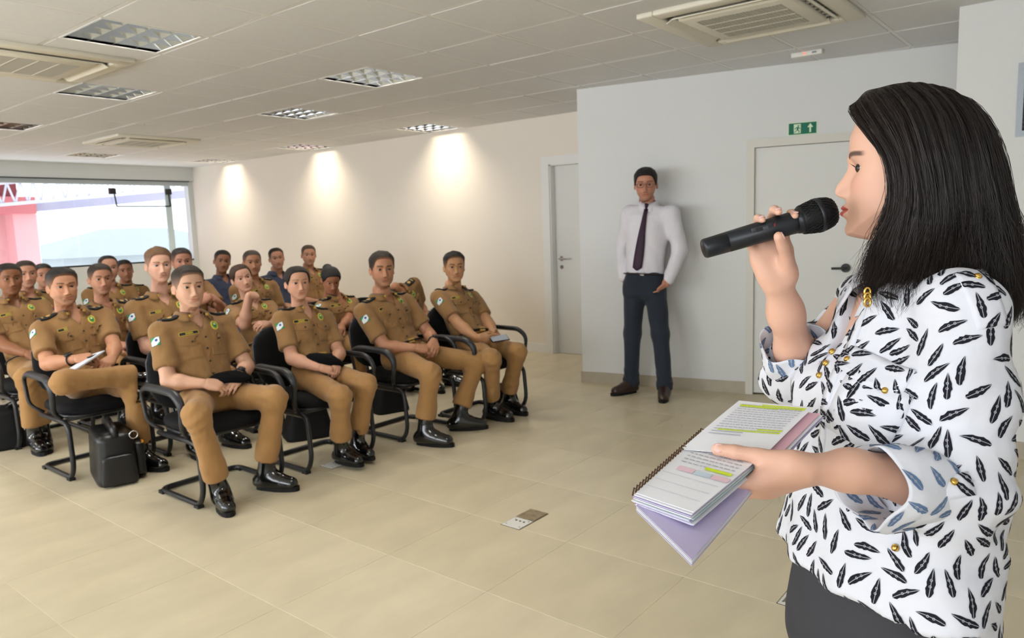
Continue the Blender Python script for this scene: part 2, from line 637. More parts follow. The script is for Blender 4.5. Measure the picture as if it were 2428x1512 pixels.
# neighbouring roofs, washed out by daylight
M_roof = mat('pale_roof', (150, 158, 164), .8, .2)
hs = empty('neighbour_house', (12, 27, -3))
MB().bbox((9.0, 25, -4), (15.6, 30, .9)).build('house_wall', mat('pale_house', (160, 168, 172), .8, .2), hs)
rf = MB()
rf.add([(8.6, 24.6, .85), (16, 24.6, .85), (16, 30.4, .85), (8.6, 30.4, .85), (11.2, 27.5, 1.75), (13.4, 27.5, 1.75)],
       [(0, 1, 5, 4), (2, 3, 4, 5), (0, 4, 3), (1, 2, 5), (0, 3, 2, 1)])
rf.build('house_roof', M_roof, hs)
for k in range(3):
    MB().bbox((9.8 + k * 2.0, 24.93, -.2), (10.8 + k * 2.0, 25, .6)).build('house_window', mat('house_window_glass', (110, 128, 140), .3, .5), hs)
tag(hs, 'pale tiled-roof house far outside the rear window', 'house')

# ---- door in the warm wall
d1 = MB()
d1.bbox((WALL_X - .015, DY1, 0), (WALL_X, DY1 + .095, DH + .085))
d1.bbox((WALL_X - .015, DY0 - .095, 0), (WALL_X, DY0, DH + .085))
d1.bbox((WALL_X - .015, DY0, DH), (WALL_X, DY1, DH + .085))
d1.bbox((WALL_X - .0, DY1 - .012, 0), (WALL_X + .13, DY1, DH))
d1.bbox((WALL_X - .0, DY0, 0), (WALL_X + .13, DY0 + .012, DH))
d1.bbox((WALL_X - .0, DY0, DH - .012), (WALL_X + .13, DY1, DH))
do = d1.build('door_1', M_trim, loc=(WALL_X, 4.3, 0))
tag(do, 'white door with lever handle in the cream wall', kind='structure')
lf = MB().bbox((WALL_X + .075, DY0 + .014, .006), (WALL_X + .115, DY1 - .014, DH - .014)).build('door_leaf', M_door, do)
hd = MB()
hd.tube([(WALL_X + .075, 4.615, 1.035), (WALL_X + .02, 4.615, 1.035), (WALL_X + .02, 4.50, 1.035)], .010, 8)
hd.cyl((WALL_X + .076, 4.615, 1.035), (WALL_X + .064, 4.615, 1.035), .026, 16)
hd.cyl((WALL_X + .076, 4.615, .945), (WALL_X + .066, 4.615, .945), .022, 16)
hd.build('door_handle', M_chrome, lf)
sg = MB()
sg.bbox((WALL_X + .071, 4.24, 1.575), (WALL_X + .075, 4.345, 1.71), 0)
sg.bbox((WALL_X + .070, 4.30, 1.66), (WALL_X + .0712, 4.325, 1.69), 1)
sg.bbox((WALL_X + .070, 4.30, 1.60), (WALL_X + .0712, 4.315, 1.65), 2)
sg.build('door_plate', None, lf, mats=[mat('plate_white', (240, 240, 242), .4, .4), M_black, mat('plate_blue', (150, 160, 205), .5, .4)])

# ---- door in the partition
pd = (PB - PA) / np.linalg.norm(PB - PA)
pn = np.array([-pd[1], pd[0]])                # points into the wall, away from the camera


def pp(u, off, z):
    q = PA + pd * u + pn * off
    return (q[0], q[1], z)


d2 = MB()
plan_box(d2, PA, PB, .15, 0, PDH + .05, u0=PD0 - .045, u1=PD0 + .012, off=-.012)
plan_box(d2, PA, PB, .15, 0, PDH + .05, u0=PD1 - .012, u1=PD1 + .045, off=-.012)
plan_box(d2, PA, PB, .15, PDH - .012, PDH + .05, u0=PD0 + .012, u1=PD1 - .012, off=-.012)
do2 = d2.build('door_2', mat('door_frame_cream', (222, 219, 208), .5, .4), loc=pp(1.9, 0, 0))
tag(do2, 'flush white door with black lever handle beside the woman', kind='structure')
ml = MB()
plan_box(ml, PA, PB, .04, .012, PDH - .016, u0=PD0 + .014, u1=PD1 - .014, off=.012)
lf2 = ml.build('door_leaf', M_door, do2)
hb = MB()
hb.cyl(pp(2.125, .012, 1.012), pp(2.125, -.004, 1.012), .033, 24)
hb.tube(smooth_path([pp(2.125, .0, 1.012), pp(2.125, -.05, 1.012), pp(2.03, -.05, 1.012)], .012), .0095, 8)
hb.build('door_handle', M_black, lf2)
ds = MB()
plan_box(ds, PA, PB, .002, 1.385, 1.425, u0=1.69, u1=1.85, off=.0095)
ds.build('door_plate', mat('plate_grey', (205, 208, 212), .5, .4), lf2)
for k in range(8):
    dm = MB()
    plan_box(dm, PA, PB, .001, 1.396, 1.412, u0=1.715 + k * .0155, u1=1.726 + k * .0155, off=.0085)
    dm.build('plate_letter', mat('plate_text', (120, 124, 130), .6, .3), lf2)

# ---- emergency exit sign on the partition: running man, door, arrow
M_sgreen = mat('sign_green', (16, 110, 84), .5, .3)
M_slum = mat('sign_luminous', (222, 240, 205), .5, .3)
es = MB()
U0, U1, Z0, Z1 = 1.706, 1.910, 2.012, 2.106
plan_box(es, PA, PB, .004, Z0, Z1, u0=U0, u1=U1, off=-.004)
eo = es.build('exit_sign', M_slum)
tag(eo, 'green emergency exit sign with running figure and up arrow on partition', 'sign')


def splan(mb, poly, off, mi=0):
    """polygon in sign coordinates (0..1, 0..1)"""
    n = len(poly)
    v = [pp(U0 + a * (U1 - U0), off, Z0 + b * (Z1 - Z0)) for a, b in poly] + [pp(U0 + a * (U1 - U0), off + .0006, Z0 + b * (Z1 - Z0)) for a, b in poly]
    mb.add(v, [tuple(range(n)), tuple(range(2 * n - 1, n - 1, -1))] + [(i, i + n, (i + 1) % n + n, (i + 1) % n) for i in range(n)], mi)
    return mb


splan(MB(), [(.025, .06), (.975, .06), (.975, .94), (.025, .94)], -.0048).build('sign_field', M_sgreen, eo)
splan(MB(), [(.20, .14), (.44, .14), (.44, .86), (.20, .86)], -.0054).build('sign_doorway', M_slum, eo)
rm = MB()
splan(rm, [(.325, .70), (.345, .76), (.37, .76), (.39, .70), (.37, .65), (.345, .65)], -.006)
splan(rm, [(.30, .62), (.37, .64), (.36, .40), (.31, .38)], -.006)
splan(rm, [(.37, .62), (.43, .50), (.41, .47), (.35, .56)], -.006)
splan(rm, [(.30, .62), (.24, .56), (.23, .44), (.25, .44), (.27, .53), (.32, .57)], -.006)
splan(rm, [(.34, .42), (.40, .32), (.39, .18), (.36, .18), (.37, .30), (.31, .38)], -.006)
splan(rm, [(.32, .42), (.28, .26), (.19, .20), (.19, .25), (.26, .29), (.30, .44)], -.006)
rm.build('sign_running_figure', M_sgreen, eo)
splan(MB(), [(.735, .16), (.795, .16), (.795, .55), (.865, .55), (.765, .86), (.665, .55), (.735, .55)], -.0054).build('sign_arrow', M_slum, eo)

# ---- vent grille on the right block
vg = empty('vent_grille', (4.955, .42, 2.0))
vf = MB()
for lo, hi in (((4.945, .02, 2.16), (4.962, .445, 2.19)), ((4.945, .02, 1.80), (4.962, .445, 1.83)), ((4.945, .415, 1.83), (4.962, .445, 2.16)), ((4.945, .02, 1.83), (4.962, .05, 2.16))):
    vf.bbox(lo, hi)
vf.build('vent_frame', mat('vent_grey', (176, 184, 194), .45, .5), vg)
MB().bbox((4.958, .05, 1.83), (4.962, .415, 2.16)).build('vent_back', M_black, vg)
for k in range(13):
    z = 1.84 + k * .0253
    MB().box((4.951, .2325, z), (.016, .365, .004), frame=np.array([[.8, 0, -.6], [0, 1, 0], [.6, 0, .8]])).build('vent_slat', mat('vent_dark', (60, 64, 70), .5, .4), vg)
tag(vg, 'grey framed air vent grille at the right edge', 'vent')

# ---- ceiling sensor bar near partition
sb_ = empty('ceiling_sensor', (5.46, 1.72, CEIL - .03))
bevel_mod(MB().box((5.46, 1.72, CEIL - .018), (.055, .21, .034)).build('sensor_body', mat('sensor_white', (230, 228, 220), .5, .4), sb_), .006)
MB().cyl((5.428, 1.73, CEIL - .020), (5.431, 1.73, CEIL - .020), .005, 10).build('sensor_led', mat('red_led', (255, 80, 50), .4, .4, emit=(255, 70, 40), estr=3), sb_)
MB().box((5.431, 1.665, CEIL - .018), (.002, .03, .012)).build('sensor_lens', mat('lens_grey', (150, 150, 160), .2, .5), sb_)
tag(sb_, 'small white alarm light bar with red led on ceiling', 'sensor')

# ---- louvred light fixtures
M_louv = mat('louvre_mirror', (225, 228, 232), 0.12, 0.5, metal=1.0)
M_housing = mat('fixture_white', (235, 235, 232), .4, .4)
M_tube = mat('fluorescent_tube', (255, 240, 214), .4, .4, emit=(255, 238, 212), estr=10.0)
LS = CP - .03
M_tube.cycles.emission_sampling = 'NONE'
MATS['red_led'].cycles.emission_sampling = 'NONE'


def make_fixture():
    root = empty('ceiling_light', (0, 0, 0))
    s = LS / 2
    fr = MB()
    for a, b in (((-s, -s), (s, -s + .012)), ((-s, s - .012), (s, s)), ((-s, -s + .012), (-s + .012, s - .012)), ((s - .012, -s + .012), (s, s - .012))):
        fr.bbox((*a, -.004), (*b, .012))
    fr.build('light_frame', M_housing, root)
    hs_ = MB()
    q = s - .012
    hs_.add([(-q, -q, .0), (q, -q, .0), (q, q, .0), (-q, q, .0), (-q, -q, .09), (q, -q, .09), (q, q, .09), (-q, q, .09)],
            [(4, 5, 6, 7), (0, 1, 5, 4), (1, 2, 6, 5), (2, 3, 7, 6), (3, 0, 4, 7)])
    hs_.build('light_housing', M_louv, root)
    for k in range(4):
        x = -q + (k + .5) * 2 * q / 4
        MB().tube([(x, -q + .02, .062), (x, q - .02, .062)], .008, 8).build('tube_lamp', M_tube, root)
    for k in range(5):
        x = -q + k * 2 * q / 4
        w = .0045 if k in (0, 4) else .009
        lv = MB()
        lv.add([(x - .001, -q, .0), (x + .001, -q, .0), (x + w, -q, .04), (x - w, -q, .04), (x - .001, q, .0), (x + .001, q, .0), (x + w, q, .04), (x - w, q, .04)],
               [(0, 1, 2, 3), (7, 6, 5, 4), (0, 4, 5, 1), (1, 5, 6, 2), (2, 6, 7, 3), (3, 7, 4, 0)])
        lv.build('louvre_blade', M_louv, root)
    for k in range(1, 5):
        y = -q + (k - .5) * 2 * q / 4 + .0
        lv = MB()
        w = .012
        lv.add([(-q, y - .001, .0), (-q, y + .001, .0), (-q, y + w, .036), (-q, y - w, .036), (q, y - .001, .0), (q, y + .001, .0), (q, y + w, .036), (q, y - w, .036)],
               [(3, 2, 1, 0), (4, 5, 6, 7), (1, 5, 4, 0), (2, 6, 5, 1), (3, 7, 6, 2), (0, 4, 7, 3)])
        lv.build('louvre_blade', M_louv, root)
    return root


fx0 = make_fixture()
FLAB = {(0, 0): 'square louvred ceiling light with bright tubes above the seated crowd', (3, 0): 'square louvred ceiling light near the middle of the ceiling',
        (1, 3): 'louvred ceiling light just behind the nearest air conditioner', (1, 7): 'louvred ceiling light cut off by the left edge',
        (4, 3): 'louvred ceiling light in the second row, before the wall lights', (7, 3): 'louvred ceiling light against cream wall with the strongest warm scallop',
        (7, 7): 'louvred ceiling light against cream wall with the middle warm scallop', (7, 11): 'louvred ceiling light against cream wall nearest the rear window',
        (4, 11): 'small far louvred ceiling light close to the rear beam'}
first = True
LAMPS = []
for (i, j) in sorted(FIX):
    o = fx0 if first else copy_tree(fx0)
    first = False
    cx, cy = CX0 + (i + .5) * CP, CY0 + (j + .5) * CP
    if i == 7:
        cx -= .01
    o.location = (cx, cy, CEIL)
    tag(o, FLAB.get((i, j), {(-3, 2): 'louvred ceiling light out of view left, nearer the camera', (-3, 7): 'louvred ceiling light out of view left, farther away', (0, -4): 'louvred ceiling light out of view above the camera'}.get((i, j))), 'ceiling light', 'louvred ceiling lights')
    LAMPS.append((o, i == 7))
for o, wall in LAMPS:
    area_light('fixture_lamp', (0, 0, .05), (0, 0, 0), LS - .1, LS - .1, LAMP_W * (1.35 if wall else 1.0), (1.0, .88, .70) if wall else (1.0, .95, .87), 125, parent=o)

# ---- ceiling cassette air conditioners
M_ac = mat('ac_cream', (226, 220, 203), .5, .4)
M_acg = mat('ac_grille', (188, 184, 172), .7, .3)


def make_ac(loc, label, rot=0):
    root = empty('air_conditioner', (loc[0] + ACS / 2, loc[1] + ACS / 2, CEIL))
    s = ACS / 2
    c = np.array([loc[0] + s, loc[1] + s, CEIL])
    zt, zb = .0, -.03

    def bx(lo, hi, name, m, bev=.0):
        o = MB().bbox(c + np.array(lo), c + np.array(hi)).build(name, m, root)
        if bev:
            bevel_mod(o, bev)
        return o
    # outer panel as four borders around the four slots
    for lo, hi in (((-s, -s, zb), (s, -s + .10, zt)), ((-s, s - .10, zb), (s, s, zt)), ((-s, -s + .10, zb), (-s + .10, s - .10, zt)), ((s - .10, -s + .10, zb), (s, s - .10, zt))):
        bx(lo, hi, 'panel_border', M_ac, .008)
    q = s - .165
    bx((-q, -q, zb - .012), (q, q, zt), 'panel_centre', M_ac, .015)
    bx((-s + .1, -s + .1, -.004), (s - .1, s - .1, .001), 'slot_shadow', mat('slot_dark', (58, 56, 54), .8, .2))
    for sx, sy in ((0, -1), (0, 1), (-1, 0), (1, 0)):
        m = (s - .1 + q) / 2
        for k in range(9):
            t = -q + (k + .5) * 2 * q / 9
            if sx == 0:
                bx((t - .003, sy * m - .03, -.024), (t + .003, sy * m + .03, -.006), 'slot_vane', M_acg)
            else:
                bx((sx * m - .03, t - .003, -.024), (sx * m + .03, t + .003, -.006), 'slot_vane', M_acg)
        # louvre flap
        fo = MB()
        if sx == 0:
            fo.box(c + np.array([0, sy * (m + .012), -.03]), (2 * q, .046, .006), frame=np.array([[1, 0, 0], [0, .88, -.47 * sy], [0, .47 * sy, .88]]))
        else:
            fo.box(c + np.array([sx * (m + .012), 0, -.03]), (.046, 2 * q, .006), frame=np.array([[.88, 0, -.47 * sx], [0, 1, 0], [.47 * sx, 0, .88]]))
        fo.build('air_flap', M_ac, root)
    g = q - .075
    bx((-g, -g, zb - .0135), (g, g, zb - .011), 'intake_grille', M_acg)
    for k in range(1, 4):
        t = -g + k * 2 * g / 4
        bx((t - .004, -g, zb - .0155), (t + .004, g, zb - .0125), 'grille_rib', M_ac)
    for k in range(24):
        t = -g + (k + .5) * 2 * g / 24
        bx((-g, t - .002, zb - .0148), (g, t + .002, zb - .0125), 'grille_bar', mat('ac_bar', (204, 200, 188), .6, .3))
    tag(root, label, 'air conditioner', 'ceiling cassette air conditioners')
    return root


make_ac(AC['near'], 'cream ceiling cassette air conditioner at the left edge')
make_ac(AC['far'], 'small-looking far ceiling cassette air conditioner near the rear window')
make_ac(AC['front'], 'large cream ceiling cassette air conditioner at top right')

# ---- floor outlet boxes
M_steel = mat('brushed_steel_lid', (170, 152, 122), .35, .5, metal=.6, var=.25, vscale=30)
M_plate = mat('outlet_white', (224, 222, 214), .5, .4)


def outlet(x, y, label, wx=.225, wy=.105, recess=False):
    root = empty('floor_outlet', (x, y, 0))
    MB().bbox((x - .005, y - wy / 2 - .005, -.001), (x + wx + .005, y + wy / 2 + .005, .0012)).build('outlet_rim', mat('outlet_rim', (110, 100, 84), .6, .4), root)
    MB().bbox((x, y - wy / 2, 0), (x + wx * .47, y + wy / 2, .0035)).build('socket_plate', M_plate, root)
    MB().bbox((x + wx * .49, y - wy / 2, 0), (x + wx, y + wy / 2, .0045)).build('hinged_lid', M_steel, root)
    if recess:
        MB().bbox((x + wx * .08, y - wy * .4, .003), (x + wx * .30, y + wy * .4, .0042)).build('socket_cover', mat('socket_grey', (120, 116, 108), .5, .4), root)
    for k in range(3):
        MB().cyl((x + wx * .33, y - wy * .22 + k * wy * .22, .0035), (x + wx * .33, y - wy * .22 + k * wy * .22, .0042), .006, 10).build('socket_hole', M_black, root)
    for a, b in ((.08, -.38), (.08, .38), (.40, -.38), (.40, .38)):
        MB().cyl((x + wx * a, y + wy * b, .0035), (x + wx * a, y + wy * b, .0042), .0035, 8).build('plate_screw', M_black, root)
    tag(root, label, 'floor outlet', 'floor outlet boxes')


outlet(2.563, 2.14, 'white and steel floor outlet box on the open floor')
outlet(2.585, .835, 'floor outlet box beside the feet of the woman', .225, .105, True)
outlet(2.62, 3.62, 'floor outlet box under the front chair of the seated woman')

# ================================================================== SDF MESHER (surface nets)
EDG = [((0, 0, 0), 0), ((0, 1, 0), 0), ((0, 0, 1), 0), ((0, 1, 1), 0), ((0, 0, 0), 1), ((1, 0, 0), 1), ((0, 0, 1), 1), ((1, 0, 1), 1),
       ((0, 0, 0), 2), ((1, 0, 0), 2), ((0, 1, 0), 2), ((1, 1, 0), 2)]


def surface_nets(F, lo, res):
    nx, ny, nz = F.shape
    S = F < 0
    cx, cy, cz = nx - 1, ny - 1, nz - 1
    acc = np.zeros((cx, cy, cz, 3), np.float32)
    cnt = np.zeros((cx, cy, cz), np.float32)
    for off, ax in EDG:
        o2 = list(off)
        o2[ax] += 1
        a = F[off[0]:off[0] + cx, off[1]:off[1] + cy, off[2]:off[2] + cz]
        b = F[o2[0]:o2[0] + cx, o2[1]:o2[1] + cy, o2[2]:o2[2] + cz]
        m = (a < 0) != (b < 0)
        idx = np.nonzero(m)
        t = a[idx] / (a[idx] - b[idx])
        for d in range(3):
            acc[idx + (np.full(len(t), d),)] += off[d] + (t if d == ax else 0)
        cnt[idx] += 1
    act = cnt > 0
    vid = np.full(cnt.shape, -1, np.int64)
    ids = np.nonzero(act)
    vid[ids] = np.arange(len(ids[0]))
    V = acc[ids] / cnt[ids][:, None] + np.stack(ids, 1)
    V = V * res + np.asarray(lo)
    Q = []
    for ax in range(3):
        u, w = (ax + 1) % 3, (ax + 2) % 3
        sl0 = [slice(None)] * 3
        sl1 = [slice(None)] * 3
        sl0[ax], sl1[ax] = slice(0, -1), slice(1, None)
        sl0[u] = sl1[u] = slice(1, -1)
        sl0[w] = sl1[w] = slice(1, -1)
        a, b = S[tuple(sl0)], S[tuple(sl1)]
        for flip, m in ((False, a & ~b), (True, ~a & b)):
            I = np.stack(np.nonzero(m), 1)
            if not len(I):
                continue
            I[:, u] += 1
            I[:, w] += 1
            du, dw = np.zeros(3, int), np.zeros(3, int)
            du[u], dw[w] = 1, 1
            q = [I - du - dw, I - dw, I, I - du]
            q = np.stack([vid[tuple(k.T)] for k in q], 1)
            Q.append(q[:, ::-1] if flip else q)
    Fq = np.concatenate(Q) if Q else np.zeros((0, 4), int)
    return V, Fq


def sstep(a, b, x):
    t = np.clip((x - a) / (b - a), 0, 1)
    return t * t * (3 - 2 * t)


class Field:
    def __init__(self, lo, hi, res):
        self.lo, self.res = np.asarray(lo, float), res
        n = np.ceil((np.asarray(hi) - self.lo) / res).astype(int) + 1
        self.F = np.full(n, 1.0, np.float32)

    def region(self, lo, hi):
        a = np.maximum(np.floor((np.asarray(lo) - self.lo) / self.res).astype(int), 0)
        b = np.minimum(np.ceil((np.asarray(hi) - self.lo) / self.res).astype(int) + 1, self.F.shape)
        if (b <= a).any():
            return None, None
        sl = tuple(slice(i, j) for i, j in zip(a, b))
        g = np.meshgrid(*[(np.arange(i, j) * self.res + o) for i, j, o in zip(a, b, self.lo)], indexing='ij')
        return sl, np.stack(g, -1).astype(np.float32)

    def _mix(self, sl, d, k, sub):
        f = self.F[sl]
        if sub:
            h = np.maximum(k - np.abs(f + d), 0) / k
            self.F[sl] = np.maximum(f, -d) + h * h * k * .25
        else:
            h = np.maximum(k - np.abs(f - d), 0) / k
            self.F[sl] = np.minimum(f, d) - h * h * k * .25

    def cone(self, a, b, r1, r2, k=.02, flat=None, fs=1.0, sub=False):
        a, b = np.asarray(a, np.float32), np.asarray(b, np.float32)
        m = max(r1, r2) * max(1, fs) + k + 2.5 * self.res
        sl, P = self.region(np.minimum(a, b) - m, np.maximum(a, b) + m)
        if sl is None:
            return self
        ba = b - a
        L2 = ba @ ba + 1e-12
        q = P - a
        t = np.clip(q @ ba / L2, 0, 1)
        o = q - t[..., None] * ba
        if flat is not None:
            n = nrm(flat).astype(np.float32)
            o = o + ((1 / fs - 1) * (o @ n))[..., None] * n
        d = np.sqrt((o * o).sum(-1)) - (r1 + (r2 - r1) * t)
        self._mix(sl, d, k, sub)
        return self

    def ell(self, c, r, axes=None, k=.02, sub=False):
        c, r = np.asarray(c, np.float32), np.asarray(r, np.float32)
        m = max(r) + k + 2.5 * self.res
        sl, P = self.region(c - m, c + m)
        if sl is None:
            return self
        q = P - c
        if axes is not None:
            q = q @ np.asarray(axes, np.float32).T
        k0 = np.sqrt(((q / r) ** 2).sum(-1))
        k1 = np.sqrt(((q / r ** 2) ** 2).sum(-1)) + 1e-9
        d = k0 * (k0 - 1) / k1
        self._mix(sl, d, k, sub)
        return self

    def loft(self, pts, side, wid, dep, k=.03, front=None, n=2.4, sub=False, pad=.35):
        """elliptical tube along a polyline; side = width direction; wid/dep half sizes per point"""
        pts = np.asarray(pts, np.float32)
        side = nrm(side)
        m = max(max(wid), max(dep)) + k + 2.5 * self.res
        sl, P = self.region(pts.min(0) - m, pts.max(0) + m)
        if sl is None:
            return self
        best = None
        for i in range(len(pts) - 1):
            a, b = pts[i], pts[i + 1]
            ba = b - a
            q = P - a
            t = np.clip(q @ ba / (ba @ ba), 0, 1)
            o = q - t[..., None] * ba
            ax = nrm(ba)
            s = nrm(side - ax * (side @ ax))
            f = np.cross(ax, s).astype(np.float32)
            s, ax = s.astype(np.float32), ax.astype(np.float32)
            x, y, z = o @ s, o @ f, o @ ax
            w = np.float32(wid[i]) + np.float32(wid[i + 1] - wid[i]) * t
            dd = np.float32(dep[i]) + np.float32(dep[i + 1] - dep[i]) * t
            mn = np.minimum(w, dd)
            x, y, z = x / w, y / dd, z / (mn * np.float32(pad))
            rr = np.sqrt(x * x + y * y + z * z)
            rr = rr + np.float32(.10) * np.minimum(np.abs(x), np.abs(y)) * (-1) * np.float32(n - 2)
            d = (rr - 1) * mn
            best = d if best is None else np.minimum(best, d)
        self._mix(sl, best, k, sub)
        return self

    def cut(self, p, n, k=.004, lo=None, hi=None):
        """remove everything on the side n points to (within lo..hi)"""
        if lo is None:
            lo, hi = self.lo, self.lo + np.array(self.F.shape) * self.res
        sl, P = self.region(lo, hi)
        d = (P - np.asarray(p, float)) @ nrm(n)
        f = self.F[sl]
        h = np.maximum(k - np.abs(f - d), 0) / k
        self.F[sl] = np.maximum(f, d) + h * h * k * .25
        return self

    def merge(self, other, k=.02):
        h = np.maximum(k - np.abs(self.F - other.F), 0) / k
        self.F = np.minimum(self.F, other.F) - h * h * k * .25
        return self

    def clone(self):
        o = Field.__new__(Field)
        o.lo, o.res = self.lo, self.res
        o.F = np.full(self.F.shape, 1.0, np.float32)
        return o

    def disp(self, fn, lo=None, hi=None):
        if lo is None:
            lo, hi = self.lo, self.lo + np.array(self.F.shape) * self.res
        sl, P = self.region(lo, hi)
        if sl is not None:
            self.F[sl] += fn(P)
        return self

    def mesh(self, relax=1):
        F = self.F.copy()
        F[0], F[-1] = 1, 1
        F[:, 0], F[:, -1] = 1, 1
        F[:, :, 0], F[:, :, -1] = 1, 1
        V, Q = surface_nets(F, self.lo, self.res)
        for _ in range(relax):
            V = lap(V, Q, .5)
        return V, Q


def lap(V, Q, w):
    n = len(V)
    acc = np.zeros((n, 3))
    cnt = np.zeros(n)
    for a, b in ((0, 1), (1, 2), (2, 3), (3, 0)):
        for i, j in ((Q[:, a], Q[:, b]), (Q[:, b], Q[:, a])):
            for d in range(3):
                acc[:, d] += np.bincount(i, V[j, d], n)
            cnt += np.bincount(i, minlength=n)
    cnt = np.maximum(cnt, 1)
    return V * (1 - w) + w * acc / cnt[:, None]


def join(parts):
    V, F, n = [], [], 0
    for v, f in parts:
        V.append(np.asarray(v))
        f = np.asarray(f)
        if f.shape[1] == 3:
            f = np.concatenate([f, f[:, 2:]], 1)
        F.append(f + n)
        n += len(v)
    return np.concatenate(V), np.concatenate(F)


def grid_faces(nr, nc, wrap=False, flip=False):
    i, j = np.meshgrid(np.arange(nr - 1), np.arange(nc if wrap else nc - 1), indexing='ij')
    i, j = i.ravel(), j.ravel()
    j2 = (j + 1) % nc
    f = np.stack([i * nc + j, i * nc + j2, (i + 1) * nc + j2, (i + 1) * nc + j], 1)
    return f[:, ::-1] if flip else f


def wnoise(P, s, seed=0, oct=3):
    """cheap smooth noise from summed sines"""
    r = np.random.default_rng(seed)
    out = 0
    for o in range(oct):
        for _ in range(3):
            d = r.normal(size=3)
            d = (d / np.linalg.norm(d)).astype(np.asarray(P).dtype)
            out = out + np.sin((P @ d) * np.asarray(P).dtype.type(s * (1.7 ** o) * r.uniform(.7, 1.3)) + np.asarray(P).dtype.type(r.uniform(0, 6.28))) * np.asarray(P).dtype.type(1 / (1.6 ** o) / 3)
    return out


# ================================================================== HEADS
def interp(z, t):
    return np.interp(z, [q[0] for q in t], [q[1] for q in t])


def sinterp(z, t):
    """smooth (monotone-ish cubic) interpolation of a table"""
    x = np.array([q[0] for q in t], float)
    y = np.array([q[1] for q in t], float)
    d_ = np.diff(y) / np.diff(x)
    m = np.zeros_like(y)
    h2 = np.where(d_[:-1] * d_[1:] > 0, 2 * d_[:-1] * d_[1:] / (d_[:-1] + d_[1:] + 1e-30), 0)
    m[1:-1] = np.where(d_[:-1] * d_[1:] > 0, np.sign(d_[1:]) * np.minimum(np.abs(h2) * 1.15, 2.5 * np.minimum(np.abs(d_[:-1]), np.abs(d_[1:]))), 0)
    m[0], m[-1] = d_[0], d_[-1]
    z = np.clip(z, x[0], x[-1])
    i = np.clip(np.searchsorted(x, z) - 1, 0, len(x) - 2)
    h = x[i + 1] - x[i]
    s = (z - x[i]) / h
    return ((2 * s ** 3 - 3 * s ** 2 + 1) * y[i] + (s ** 3 - 2 * s ** 2 + s) * h * m[i] + (-2 * s ** 3 + 3 * s ** 2) * y[i + 1] + (s ** 3 - s ** 2) * h * m[i + 1])


